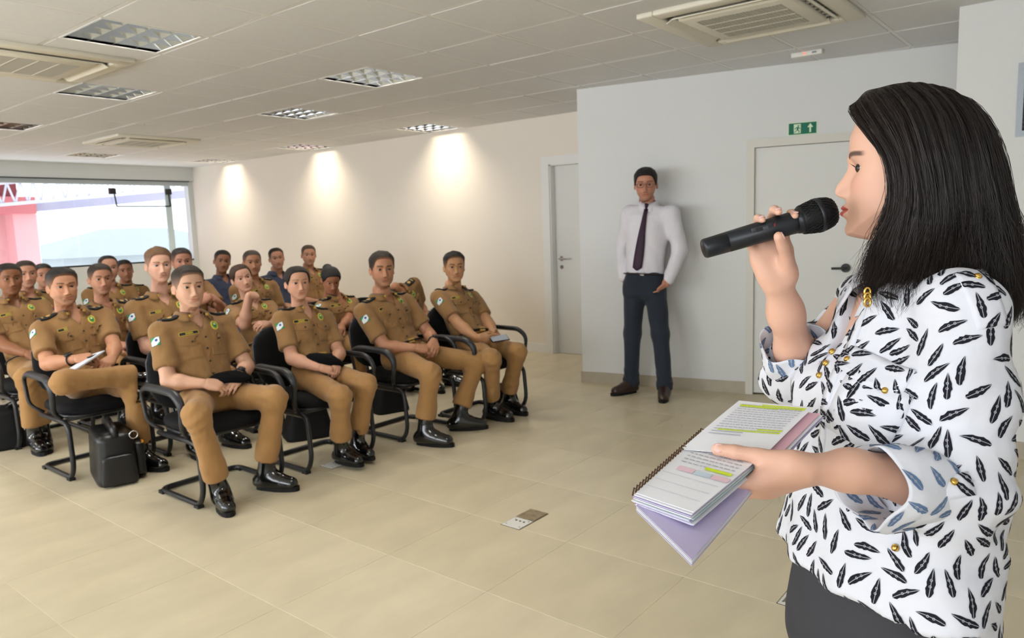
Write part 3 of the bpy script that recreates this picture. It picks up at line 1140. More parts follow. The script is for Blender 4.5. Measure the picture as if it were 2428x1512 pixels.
class Head:
    """head in its own frame: x = the person's left, y = forward, z = up, eyes at z = 0"""

    def __init__(self, female=False, jaw=1.0, nose=1.0, wide=1.0, lips=1.0, brow=1.0, seed=0, rough=1.0, profile=None, nz=120, nt=128, prog=0.0, nlift=0.0):
        self.prog, self.nlift = prog, nlift
        self.female, self.seed = female, seed
        f = 0.95 if female else 1.0
        self.top, self.chin = .116 * f, -.113 * f
        self.nz, self.nt = nz, nt
        self.jaw, self.nose_s, self.wide, self.lips_s, self.brow_s = jaw, nose, wide * f, lips, brow
        self.f = f
        self.profile = profile

    def radius(self, th, z):
        """base skull radius components: returns x,y of the section at angle th (0 = front, +- to the sides)"""
        f = self.f
        z = z / f
        hw = sinterp(z, [(-.118, .036), (-.108, .0425), (-.092, .0515), (-.07, .0605), (-.045, .0665), (-.02, .0705), (.01, .0745), (.04, .0765), (.065, .0745), (.085, .066), (.1, .053), (.107, .043), (.1115, .0325), (.1142, .0205), (.1155, .0105), (.116, .0)]) * self.wide / f
        jl = sstep(-.02, -.09, z)
        hw = hw * (1 + (self.jaw - 1) * jl)
        yf = sinterp(z, [(-.118, .072), (-.108, .0795), (-.09, .0825), (-.07, .0855), (-.045, .0895), (-.02, .0895), (.0, .0885), (.02, .0925), (.045, .0935), (.07, .087), (.09, .072), (.103, .053), (.1085, .0405), (.1125, .0285), (.1147, .0175), (.1156, .009), (.116, .0)])
        yb = sinterp(z, [(-.118, .05), (-.09, .055), (-.06, .066), (-.03, .083), (0, .096), (.03, .101), (.06, .097), (.085, .080), (.1, .061), (.107, .047), (.1118, .034), (.1145, .021), (.1156, .0105), (.116, 0)])
        yf = yf + self.prog * sstep(-.035, -.075, z)
        c = np.cos(th)
        s = np.sin(th)
        n = 2.25 + .35 * sstep(.02, -.05, z) * (c > 0)
        e = 2 / n
        x = hw * np.sign(s) * np.abs(s) ** e
        y = np.where(c > 0, yf * np.abs(c) ** e, -yb * np.abs(c) ** (2 / 2.1))
        return x * f, y * f

    def surface(self, th, z):
        f = self.f
        x, y = self.radius(th, z)
        # neck below the jaw line
        zj = f * interp(np.abs(th), [(0, -.113), (.5, -.108), (1.0, -.085), (1.45, -.062), (1.8, -.05), (2.4, -.06), (3.15, -.075)])
        nk = .043 if self.female else .050
        zz = np.clip((-.10 - z) / .12, 0, 1)
        nx = nk * (1 + .10 * zz) * np.sin(th)
        ny = np.where(np.cos(th) > 0, (.022 + .012 * zz), .066 - .012 * zz) * np.cos(th) - .014 - .016 * zz
        w = sstep(zj - .020 * f, zj + .006 * f, z)
        x = nx + (x - nx) * w
        y = ny + (y - ny) * w
        # facial relief (forward displacement by x, z), only on the front
        u, v = x / f, z / f
        fr = sstep(.25, .6, np.cos(th)) * w
        g = lambda a, s: np.exp(-.5 * (a / s) ** 2)
        au = np.abs(u)
        d = np.zeros_like(y)
        ns = self.nose_s
        # nose
        vn = v - self.nlift
        nh = sinterp(vn, [(-.12, 0), (-.058, 0), (-.0525, .004), (-.049, .0130), (-.044, .0205), (-.038, .0228), (-.031, .0215), (-.022, .0165), (-.010, .0105), (.004, .0052), (.014, .0025), (.03, 0), (.12, 0)]) * ns
        nw = interp(v, [(-.06, .0095), (-.045, .0098), (-.036, .0085), (-.02, .0075), (.0, .0066), (.02, .009)])
        d += nh * np.exp(-np.abs(u / nw) ** 2.3 * .62)
        d += .0085 * ns * g(au - .0125, .0048) * g(vn + .0445, .0058)
        # eye sockets, brow, lids
        d -= .0085 * g(au - .031, .0145) * g(v - .001, .0105)
        d -= .0055 * g(au - .0165, .0055) * g(v - .002, .010)
        bz = .0205 + .002 * np.sin(np.clip((au - .012) / .04, 0, 1) * np.pi)
        d += .0036 * self.brow_s * (0.6 if self.female else 1) * g(v - bz, .0055) * sstep(.056, .03, au)
        d += .0038 * g(au - .031, .0125) * g(v - .0015, .0075)
        # cheeks
        d += .0028 * g(au - .043, .014) * g(v + .022, .014)
        d -= .0018 * g(au - .045, .012) * g(v + .062, .018)
        # mouth
        ls = self.lips_s
        tp = np.clip(1 - (au / .027) ** 2, 0, 1)
        mline = -.0665 + .0012 * sstep(.0, .026, au)
        d += .0030 * ls * tp ** .8 * g(v - mline - .0048, .0036)
        d += .0036 * ls * tp ** .8 * g(v - mline + .0060, .0042)
        d -= .0026 * sstep(.029, .020, au) * g(v - mline, .0012)
        d -= .0016 * g(au - .0275, .004) * g(v - mline, .004)
        d -= .0012 * g(u, .0035) * g(v + .0555, .004)
        d += .0030 * sstep(.038, .0, au) * g(v + .066, .018)
        d -= .0030 * g(v + .0845, .0055) * sstep(.03, .01, au)
        d += .0045 * g(u, .016) * g(v + .1005, .0095)
        y = y + d * fr * f
        # forehead temples
        return x, y

    def build(self):
        f, nt = self.f, self.nt
        # theta: dense on the face
        s = np.linspace(-1, 1, nt + 1)[:-1]
        th = np.pi * (.42 * s + .58 * s ** 3)
        zt = np.concatenate([np.linspace(-.235, -.128, 7), np.linspace(-.124, .035, self.nz - 34), np.linspace(.035, self.top / f * .985, 20)[1:], [.1153, .1158]]) * f
        T, Z = np.meshgrid(th, zt)
        x, y = self.surface(T, Z)
        V = np.stack([x, y, Z], -1)
        nr = len(zt)
        top = np.array([[0, 0.0, self.top]])
        Vf = np.concatenate([V.reshape(-1, 3), top])
        Fq = grid_faces(nr, nt, wrap=True)
        # fan at the top
        k = (nr - 1) * nt + np.arange(nt)
        cap = np.stack([k, (nr - 1) * nt + (np.arange(nt) + 1) % nt, np.full(nt, len(Vf) - 1), np.full(nt, len(Vf) - 1)], 1)
        u, v = Vf[:, 0] / f, Vf[:, 2] / f
        self.T = np.concatenate([T.ravel(), [0]])
        self.uvz = (u, v)
        return Vf, np.concatenate([Fq, cap])

    def lipmask(self, u, v):
        au = np.abs(u)
        ml = -.0665 + .0012 * sstep(.0, .026, au)
        tp = np.clip(1 - (au / .0265) ** 2, 0, 1)
        lk = 1 + .35 * (self.lips_s - 1)
        hu = .0072 * lk * tp ** .75 * (1 - .10 * np.exp(-(au / .004) ** 2))
        hd = .0086 * lk * tp ** .65
        q = v - ml
        return sstep(.0012, -.0008, np.maximum(q - hu, -q - hd)) * (tp > 0)

    def almond(self, u, v, op=1.0):
        """eye opening mask: <0 inside"""
        a = (np.abs(u) - .0312) / .0135
        up = .0046 * op * (1 - np.clip(a, -1, 1) ** 2) + .0006 * a
        lo = -.0034 * op * (1 - np.clip(a, -1, 1) ** 2) + .0006 * a
        c = .0015
        return np.where(np.abs(a) < 1, np.maximum((v - c) - up, lo - (v - c)), .01)


def ear_mesh(side, f=1.0, n=14):
    """a flattened shell with a raised rim"""
    r = np.linspace(0, 1, 7)
    a = np.linspace(0, 2 * np.pi, n, endpoint=False)
    R, A = np.meshgrid(r, a, indexing='ij')
    ox = .017 * np.cos(A) * (1 + .15 * np.sin(A))
    oz = .031 * np.sin(A)
    rim = np.interp(R, [0, .45, .7, .88, 1.0], [.000, .002, .0085, .010, .0])
    P = np.stack([side * (.004 + rim + .010 * sstep(-.6, .8, -np.cos(A)) * R), R * ox, R * oz], -1)
    c, s_ = math.cos(.22), math.sin(.22)
    y, z = P[..., 1] * c - P[..., 2] * s_, P[..., 1] * s_ + P[..., 2] * c
    P = np.stack([P[..., 0] * .75 + side * .0695, y * .85 - .010, z * .85 - .008], -1) * f
    F = grid_faces(7, n, wrap=True)
    return P.reshape(-1, 3), F


def frame_from(fwd, up):
    fwd = nrm(fwd)
    left = nrm(np.cross(up, fwd))
    u = np.cross(fwd, left)
    return np.stack([left, fwd, u])            # rows: x(left), y(forward), z(up)


def tf(P, fr, o, s=1.0):
    return (np.asarray(P) * s) @ fr + np.asarray(o)


SKIN = {}


def skin_mat():
    return mat('skin', (200, 150, 120), 0.48, 0.35, attr=True, bump=.05, bscale=350, sss=0.12)


M_eye = None


def eye_material(iris):
    """white eyeball with iris by the object's forward axis"""
    name = 'eye_%d_%d_%d' % iris
    if name in MATS:
        return MATS[name]
    m = bpy.data.materials.new(name)
    m.use_nodes = True
    nt = m.node_tree
    b = nt.nodes['Principled BSDF']
    b.inputs['Roughness'].default_value = .12
    tc = nt.nodes.new('ShaderNodeTexCoord')
    sp = nt.nodes.new('ShaderNodeSeparateXYZ')
    nt.links.new(tc.outputs['UV'], sp.inputs[0])
    r = nt.nodes.new('ShaderNodeValToRGB')
    e = r.color_ramp.elements
    e[0].position, e[0].color = 0.0, (.006, .005, .005, 1)
    e[1].position, e[1].color = 1.0, (.60, .56, .53, 1)
    for p, c in ((.19, (.006, .005, .005, 1)), (.22, (*lin(iris), 1)), (.44, (*[q * .7 for q in lin(iris)], 1)), (.48, (.03, .025, .02, 1)), (.54, (.55, .51, .48, 1))):
        k = e.new(p)
        k.color = c
    nt.links.new(sp.outputs[0], r.inputs[0])
    nt.links.new(r.outputs[0], b.inputs['Base Color'])
    MATS[name] = m
    return m


def eyeball(c, fwd, r, n=12):
    """sphere with uv.x = angle from the gaze axis (0..1 for 0..90 degrees)"""
    fr = frame_from(fwd, np.array([0, 0, 1.0]))
    pol = np.linspace(0.02, np.pi / 2, 9)
    az = np.linspace(0, 2 * np.pi, n + 4, endpoint=False)
    P, A = np.meshgrid(pol, az, indexing='ij')
    V = np.stack([np.sin(P) * np.cos(A), np.cos(P) + .06 * np.exp(-(P / .45) ** 2), np.sin(P) * np.sin(A)], -1).reshape(-1, 3) * r
    uv = np.stack([(P / (np.pi / 2)).ravel(), A.ravel() / 6.3], 1)
    V = np.concatenate([V, [[0, r * 1.06, 0]]])
    uv = np.concatenate([uv, [[0, 0]]])
    F = grid_faces(9, n + 4, wrap=True)
    k = np.arange(n + 4)
    cap = np.stack([(k + 1) % (n + 4), k, np.full(n + 4, len(V) - 1), np.full(n + 4, len(V) - 1)], 1)
    return V @ fr + np.asarray(c), np.concatenate([F, cap]), uv


def short_hair(head, rng_, style):
    """cap of hair over the skull: top thickness, side thickness, hairline"""
    f = head.f
    nt = 72
    th = np.linspace(-np.pi, np.pi, nt, endpoint=False)
    hl = style.get('line', .066)
    zl = interp(np.abs(th), [(0, hl + .006), (.35, hl + .004), (.62, hl - .002), (.80, hl - .016), (.95, .022), (1.12, .010), (1.28, -.012), (1.42, -.014), (1.5, .012), (1.72, .012), (1.95, -.02), (2.3, -.048), (3.15, -.058)]) * f
    rows = 30
    V = []
    for k in range(rows):
        t = k / (rows - 1)
        z = zl + (head.top * .992 - zl) * (1 - (1 - t) ** 1.35)
        x, y = head.surface(th, z)
        tt = sstep(.0, .12, t)
        side = style.get('side', .004)
        topk = .45 * style.get('top', .016)
        hz = sstep(.035 * f, .085 * f, z)
        thick = (side + (topk - side) * hz) * tt - .0006 * (1 - tt)
        fr = np.cos(th)
        thick = thick * (1 + style.get('quiff', .3) * sstep(.2, .9, fr) * hz)
        rad = np.sqrt(x * x + y * y) + 1e-9
        up = sstep(.05 * f, .112 * f, z)
        nx, ny, nz_ = x / rad * (1 - .75 * up), y / rad * (1 - .75 * up), .25 + .75 * up
        L = np.sqrt(nx ** 2 + ny ** 2 + nz_ ** 2)
        rough = 1 + .18 * wnoise(np.stack([x, y, z * np.ones_like(x)], -1), 160, head.seed + 3) * hz
        V.append(np.stack([x + nx / L * thick * rough, y + ny / L * thick * rough, z + nz_ / L * thick * rough], -1))
    tfrac = np.repeat(np.arange(rows) / (rows - 1), nt)
    V = np.concatenate(V)
    zz_ = V[:, 2] / f
    fade = style.get('fade', 1.0) * np.clip(.80 * sstep(.16, .0, tfrac) + .50 * sstep(.075, .015, zz_) * (style.get('side', .004) < .0055), 0, .85)
    head.fade = np.concatenate([fade, [0]])
    V = np.concatenate([V, [[0, 0.005, head.top + .45 * style.get('top', .016) * 1.0]]])
    F = grid_faces(rows, nt, wrap=True)
    k = (rows - 1) * nt + np.arange(nt)
    cap = np.stack([k, (rows - 1) * nt + (np.arange(nt) + 1) % nt, np.full(nt, len(V) - 1), np.full(nt, len(V) - 1)], 1)
    return V, np.concatenate([F, cap])


# ================================================================== HANDS
FING = [(.0275, .080, (.040, .024, .019)), (.0092, .086, (.044, .028, .020)), (-.0092, .083, (.041, .026, .020)), (-.0262, .074, (.032, .020, .018))]


def hand_prims(fld, w, d, n, side, s=1.0, curl=(.5, .6, .4), spread=.06, thumb=(.55, .75, .35), tcurl=(.25, .35), k=.005, tbase=(.022, .024, .004), thumb_to=None):
    """w wrist, d direction to the knuckles, n palm normal (towards what is held), side = towards the thumb"""
    w, d = np.asarray(w, float), nrm(d)
    n = nrm(np.asarray(n, float) - d * (np.asarray(n, float) @ d))
    side = np.asarray(side, float)
    side = nrm(side - d * (side @ d) - n * (side @ n))
    curls = curl if isinstance(curl[0], (tuple, list)) else [curl] * 4
    tips = []
    for i, (sx, ln, seg) in enumerate(FING):
        p = w + (d * ln + side * sx) * s
        fld.cone(w + (d * .020 + side * sx * .50) * s, p, .0135 * s, .0100 * s, k=.018 * s)
        fld.cone(w + (d * .035 + side * sx * .8 + n * .004) * s, p - d * .012 * s + n * .003 * s, .0120 * s, .0105 * s, k=.016 * s)
    for i, (sx, ln, seg) in enumerate(FING):
        p = w + (d * ln + side * sx) * s
        dr = nrm(d + side * spread * (1.5 - i))
        ax = nrm(np.cross(dr, n))
        r = (.0088, .0092, .0088, .0076)[i] * s
        for j, L in enumerate(seg):
            a = curls[i][j]
            dr = nrm(dr * math.cos(a) + np.cross(ax, dr) * math.sin(a))
            q = p + dr * L * s
            fld.cone(p, q, r, r * .90, k=k * s)
            p = q
            r *= .92
        tips.append((p, dr, np.cross(ax, dr)))
    # thumb
    b = w + (d * tbase[0] + side * tbase[1] + n * tbase[2]) * s
    dr = nrm(d * thumb[0] + side * thumb[1] + n * thumb[2])
    if thumb_to is not None:
        dr = nrm(np.asarray(thumb_to) - b)
    inward = nrm(d * .6 - side * .9 + n * .3)
    ax = nrm(np.cross(dr, inward))
    p, r = b, .0135 * s
    for j, L in enumerate((.042, .031, .024)):
        if j:
            a = tcurl[j - 1]
            dr = nrm(dr * math.cos(a) + np.cross(ax, dr) * math.sin(a))
        q = p + dr * L * s
        fld.cone(p, q, r, r * (.80 if j == 0 else .92), k=(.016 if j == 0 else .005) * s)
        p = q
        r *= .80 if j == 0 else .93
    tips.append((p, dr, np.cross(ax, dr)))
    return tips


def ik(a, b, l1, l2, hint):
    """middle joint of a two-bone limb"""
    a, b, hint = np.asarray(a, float), np.asarray(b, float), np.asarray(hint, float)
    d = b - a
    L = np.linalg.norm(d)
    u = d / L
    L = min(L, (l1 + l2) * .9995)
    x = (l1 * l1 - l2 * l2 + L * L) / (2 * L)
    h = math.sqrt(max(l1 * l1 - x * x, 0))
    n = nrm(hint - u * (hint @ u))
    return a + u * x + n * h

# ================================================================== CHAIRS
M_seat = mat('black_fabric', (20, 20, 22), .9, .25, bump=.3, bscale=500)
M_frame = mat('black_powder_coat', (30, 31, 34), .35, .5)
M_arm = mat('black_arm_plastic', (34, 35, 38), .42, .5)


def pad(cx, cy, cz, wx, wy, wz, n=2.8, curve=0.0, tilt=None, nu=20, nv=12):
    """rounded cushion; curve bends it along x"""
    a = np.linspace(-np.pi, np.pi, nu, endpoint=False)
    b = np.linspace(-np.pi / 2, np.pi / 2, nv)
    A, B = np.meshgrid(a, b)
    e = 2 / n
    sg = lambda t: np.sign(t) * np.abs(t) ** e
    x = wx / 2 * sg(np.cos(A)) * np.abs(np.cos(B)) ** (e * .6)
    y = wy / 2 * sg(np.sin(A)) * np.abs(np.cos(B)) ** (e * .6)
    z = wz / 2 * sg(np.sin(B)) + curve * (x / (wx / 2)) ** 2
    P = np.stack([x, y, z], -1).reshape(-1, 3)
    if tilt is not None:
        P = P @ tilt
    return P + np.array([cx, cy, cz]), grid_faces(nv, nu, wrap=True)


def make_chair():
    """visitor chair facing -Y, origin on the floor below the seat centre"""
    r = empty('visitor_chair', (0, 0, 0))
    v, f = pad(0, .02, .415, .48, .47, .075, 3.2)
    v[:, 2] -= .02 * sstep(-.12, -.24, v[:, 1])
    mesh_obj('seat', v, f, M_seat, r, True)
    v, f = pad(0, .02, .372, .45, .44, .035, 4)
    mesh_obj('seat_shell', v, f, M_frame, r, True)
    ca, sa = math.cos(math.radians(78)), math.sin(math.radians(78))
    T = np.array([[1, 0, 0], [0, ca, sa], [0, -sa, ca]])
    v, f = pad(0, .29, .635, .42, .40, .06, 3.0, curve=-.035, tilt=T)
    bo = mesh_obj('backrest', v, f, M_seat, r, True)
    v, f = pad(0, .317, .635, .41, .39, .03, 3.0, curve=-.035, tilt=T)
    mesh_obj('backrest_shell', v, f, M_frame, bo, True)
    br = MB()
    br.tube(smooth_path([(0, .10, .36), (0, .305, .36), (0, .35, .56)], .05), .016, 8, flat=1.0)
    br.tube(smooth_path([(.09, .10, .36), (.09, .30, .36), (.09, .34, .56)], .05), .010, 6)
    br.tube(smooth_path([(-.09, .10, .36), (-.09, .30, .36), (-.09, .34, .56)], .05), .010, 6)
    br.build('back_bracket', M_frame, r, True)
    fr = MB()
    w = .235
    path = [(-w, .20, .350), (-w, -.215, .350), (-w, -.235, .10), (-w, -.19, .0165), (-w, .245, .0165), (w, .245, .0165), (w, -.19, .0165), (w, -.235, .10), (w, -.215, .350), (w, .20, .350)]
    fr.tube(smooth_path(path, .06, 6), .0145, 8)
    fr.tube([(-w, -.12, .351), (w, -.12, .351)], .011, 6)
    fr.tube([(-w, .14, .351), (w, .14, .351)], .011, 6)
    fr.build('sled_frame', M_frame, r, True)
    for sx in (-1, 1):
        for y_ in (-.17, .215):
            MB().box((sx * w, y_, .009), (.034, .045, .018)).build('foot_pad', M_black, r)
    for sx in (-1, 1):
        x = sx * .295
        p = smooth_path([(x * .80, .14, .372), (x, .19, .42), (x, .235, .59), (x, .16, .622), (x, -.13, .620), (x, -.205, .565), (x, -.185, .42), (x * .80, -.13, .372)], .075, 6)
        rr = np.interp(np.linspace(0, 1, len(p)), [0, .2, .34, .45, .66, .74, .85, 1], [.013, .014, .018, .023, .024, .021, .015, .013])
        MB().tube(p, rr, 10, flat=.72).build('armrest', M_arm, r, True)
    return r


chair0 = make_chair()
chair_used = [False]


def place_chair(x, y, label, rz=0.0):
    if not chair_used[0]:
        o = chair0
        chair_used[0] = True
    else:
        o = copy_tree(chair0)
    o.location = (x, y, 0)
    o.rotation_euler = (0, 0, rz)
    tag(o, label, 'chair', 'black visitor chairs in rows')
    return o


# ================================================================== PEOPLE
UP = np.array([0, 0, 1.0])
M_skin = skin_mat()


def cloth(name, rgb, fold=.5):
    m = mat(name, rgb, .85, .2, bump=min(1, fold * 1.2), bscale=10, var=.06, vscale=7, sheen=.15, stretch=(1, 1, .6), bdist=.03)
    nt = m.node_tree
    # fine weave on top of the folds
    b = nt.nodes['Principled BSDF']
    return m


M_khaki = cloth('khaki_shirt_cloth', (152, 115, 73))
M_khakit = cloth('khaki_trouser_cloth', (166, 125, 78))
M_navy = cloth('navy_cloth', (62, 68, 88))
M_khakid = cloth('khaki_trim_cloth', (143, 107, 66), .2)
M_boot = mat('polished_black_leather', (14, 14, 15), .16, .6, coat=.4)
M_sole = mat('black_rubber', (18, 18, 18), .7, .3)
M_button = mat('dark_button', (60, 48, 36), .4, .5)
M_gold = mat('gold_thread', (208, 168, 80), .4, .5, metal=.3)
M_epaul = mat('black_epaulette', (20, 19, 22), .7, .3)
M_belt = mat('black_belt', (16, 16, 18), .5, .5)
M_beret = mat('black_beret_felt', (12, 12, 14), .95, .15, bump=.3, bscale=300)


def nodemat(name, fn, rough=.7):
    """small printed patch: colour from UV through nodes"""
    if name in MATS:
        return MATS[name]
    m = bpy.data.materials.new(name)
    m.use_nodes = True
    nt = m.node_tree
    b = nt.nodes['Principled BSDF']
    b.inputs['Roughness'].default_value = rough
    tc = nt.nodes.new('ShaderNodeTexCoord')
    sp = nt.nodes.new('ShaderNodeSeparateXYZ')
    nt.links.new(tc.outputs['UV'], sp.inputs[0])

    def val(x):
        if isinstance(x, (int, float)):
            n = nt.nodes.new('ShaderNodeValue')
            n.outputs[0].default_value = x
            return n.outputs[0]
        return x

    def op(o, a, c=0.0):
        n = nt.nodes.new('ShaderNodeMath')
        n.operation = o
        for k, q in enumerate((a, c)):
            if isinstance(q, (int, float)):
                n.inputs[k].default_value = q
            else:
                nt.links.new(q, n.inputs[k])
        return n.outputs[0]

    def mixc(fac, c1, c2):
        n = nt.nodes.new('ShaderNodeMix')
        n.data_type = 'RGBA'
        nt.links.new(val(fac), n.inputs[0])
        for k, q in ((6, c1), (7, c2)):
            if isinstance(q, tuple):
                n.inputs[k].default_value = (*lin(q), 1)
            else:
                nt.links.new(q, n.inputs[k])
        return n.outputs[2]
    nt.links.new(fn(sp.outputs[0], sp.outputs[1], op, mixc), b.inputs['Base Color'])
    MATS[name] = m
    return m


def _flag(u, v, op, mixc):
    s = op('ADD', u, op('MULTIPLY', v, -.9))                       # diagonal
    c = mixc(op('GREATER_THAN', s, .32), (226, 230, 232), (226, 230, 232))
    c = mixc(op('GREATER_THAN', op('ADD', op('MULTIPLY', u, .55), op('MULTIPLY', v, .75)), .93), c, (20, 150, 100))
    c = mixc(op('LESS_THAN', op('ADD', op('MULTIPLY', u, .75), op('MULTIPLY', v, .8)), .33), c, (20, 150, 100))
    r = op('SQRT', op('ADD', op('POWER', op('ADD', u, -.36), 2.0), op('POWER', op('ADD', v, -.62), 2.0)))
    c = mixc(op('LESS_THAN', r, .15), c, (40, 70, 150))
    e = op('MAXIMUM', op('ABSOLUTE', op('ADD', u, -.5)), op('ABSOLUTE', op('ADD', v, -.5)))
    return mixc(op('GREATER_THAN', e, .47), c, (24, 60, 48))


def _badge(u, v, op, mixc):
    r = op('SQRT', op('ADD', op('POWER', op('MULTIPLY', op('ADD', u, -.5), 1.0), 2.0), op('POWER', op('MULTIPLY', op('ADD', v, -.5), 1.0), 2.0)))
    c = mixc(op('LESS_THAN', r, .36), (222, 196, 70), (70, 160, 80))
    r2 = op('SQRT', op('ADD', op('POWER', op('ADD', u, -.5), 2.0), op('POWER', op('ADD', v, -.62), 2.0)))
    c = mixc(op('LESS_THAN', r2, .13), c, (226, 222, 170))
    t = op('LESS_THAN', op('ADD', op('ABSOLUTE', op('ADD', u, -.5)), op('ABSOLUTE', op('MULTIPLY', op('ADD', v, -.42), 2.0))), .2)
    return mixc(t, c, (28, 70, 60))


def _tape(u, v, op, mixc):
    e = op('MAXIMUM', op('GREATER_THAN', op('ABSOLUTE', op('ADD', u, -.5)), .475), op('GREATER_THAN', op('ABSOLUTE', op('ADD', v, -.5)), .38))
    w = op('MULTIPLY', op('LESS_THAN', op('ABSOLUTE', op('ADD', u, -.5)), .2), op('LESS_THAN', op('ABSOLUTE', op('ADD', v, -.5)), .26))
    k = op('GREATER_THAN', op('FRACT', op('MULTIPLY', u, 17.0)), .38)
    return mixc(op('MAXIMUM', e, op('MULTIPLY', w, k)), (22, 20, 18), (206, 180, 62))


def _epa(u, v, op, mixc):
    a = op('MULTIPLY', op('LESS_THAN', op('ABSOLUTE', op('ADD', u, -.86)), .035), op('LESS_THAN', op('ABSOLUTE', op('ADD', v, -.5)), .28))
    r = op('SQRT', op('ADD', op('POWER', op('ADD', u, -.55), 2.0), op('POWER', op('MULTIPLY', op('ADD', v, -.5), .45), 2.0)))
    return mixc(op('MAXIMUM', a, op('LESS_THAN', r, .12)), (20, 19, 22), (204, 164, 84))


def _patchr(u, v, op, mixc):
    c = mixc(op('GREATER_THAN', v, .55), (40, 60, 120), (196, 40, 36))
    return mixc(op('GREATER_THAN', v, .8), c, (216, 180, 60))


M_flag, M_badge, M_tape, M_epam, M_patchr = nodemat('state_flag_patch', _flag), nodemat('round_shield_badge', _badge), nodemat('name_tape', _tape), nodemat('epaulette_mark', _epa), nodemat('arm_arc_patch', _patchr)


def patch(bvh, c, dr, u, v, w, h, nu=6, nv=5, off=.0015, th=.0025, shape=None, maxd=.25):
    """small sheet lying on a cloth surface: centre c, projected along dr; returns verts, faces, uv"""
    dr, u, v = nrm(dr), nrm(u), nrm(v)
    pts, nor, uv = [], [], []
    lastd = None
    for j in range(nv):
        for i in range(nu):
            a, b = i / (nu - 1), j / (nv - 1)
            uu, vv = a, b
            if shape is not None:
                uu, vv = shape(a, b)
            o = c + u * (uu - .5) * w + v * (vv - .5) * h - dr * .12
            hit = bvh.ray_cast(Vector(o), Vector(dr), maxd)
            if hit[0] is None:
                near = bvh.find_nearest(Vector(o + dr * .12))
                p, nn = np.array(near[0]), np.array(near[1])
            else:
                p, nn = np.array(hit[0]), np.array(hit[1])
            if nn @ dr > 0:
                nn = -nn
            pts.append(p)
            nor.append(nn)
            uv.append((a, b))
    pts, nor = np.array(pts), np.array(nor)
    N = nrm(nor.mean(0))
    nor = np.array([nrm(.5 * q + N) for q in nor])
    G = pts.reshape(nv, nu, 3).copy()
    for _ in range(1):                                  # relax the sheet a little
        G2 = G.copy()
        G2[1:-1, 1:-1] = .5 * G[1:-1, 1:-1] + .125 * (G[:-2, 1:-1] + G[2:, 1:-1] + G[1:-1, :-2] + G[1:-1, 2:])
        G = G2
    top = G.reshape(-1, 3) + nor * (off + th)
    bot = G.reshape(-1, 3) - nor * .003
    F = [tuple(q) for q in grid_faces(nv, nu)]
    n = nu * nv
    rim = [i for i in range(nu)] + [j * nu + nu - 1 for j in range(1, nv)] + [(nv - 1) * nu + i for i in range(nu - 2, -1, -1)] + [j * nu for j in range(nv - 2, 0, -1)]
    for k in range(len(rim)):
        a, b = rim[k], rim[(k + 1) % len(rim)]
        F.append((b, a, a + n, b + n))
    # orientation: make the first face look along N
    q = F[0]
    fn = np.cross(top[q[1]] - top[q[0]], top[q[2]] - top[q[0]])
    if fn @ N < 0:
        F = [tuple(reversed(t)) for t in F]
    return np.concatenate([top, bot]), F, uv + uv


def flap_shape(a, b):
    """pocket flap: pointed lower edge (b = 0 is the bottom)"""
    lowc = .28 * abs(2 * a - 1) ** 1.6
    return a, lowc + b * (1 - lowc)


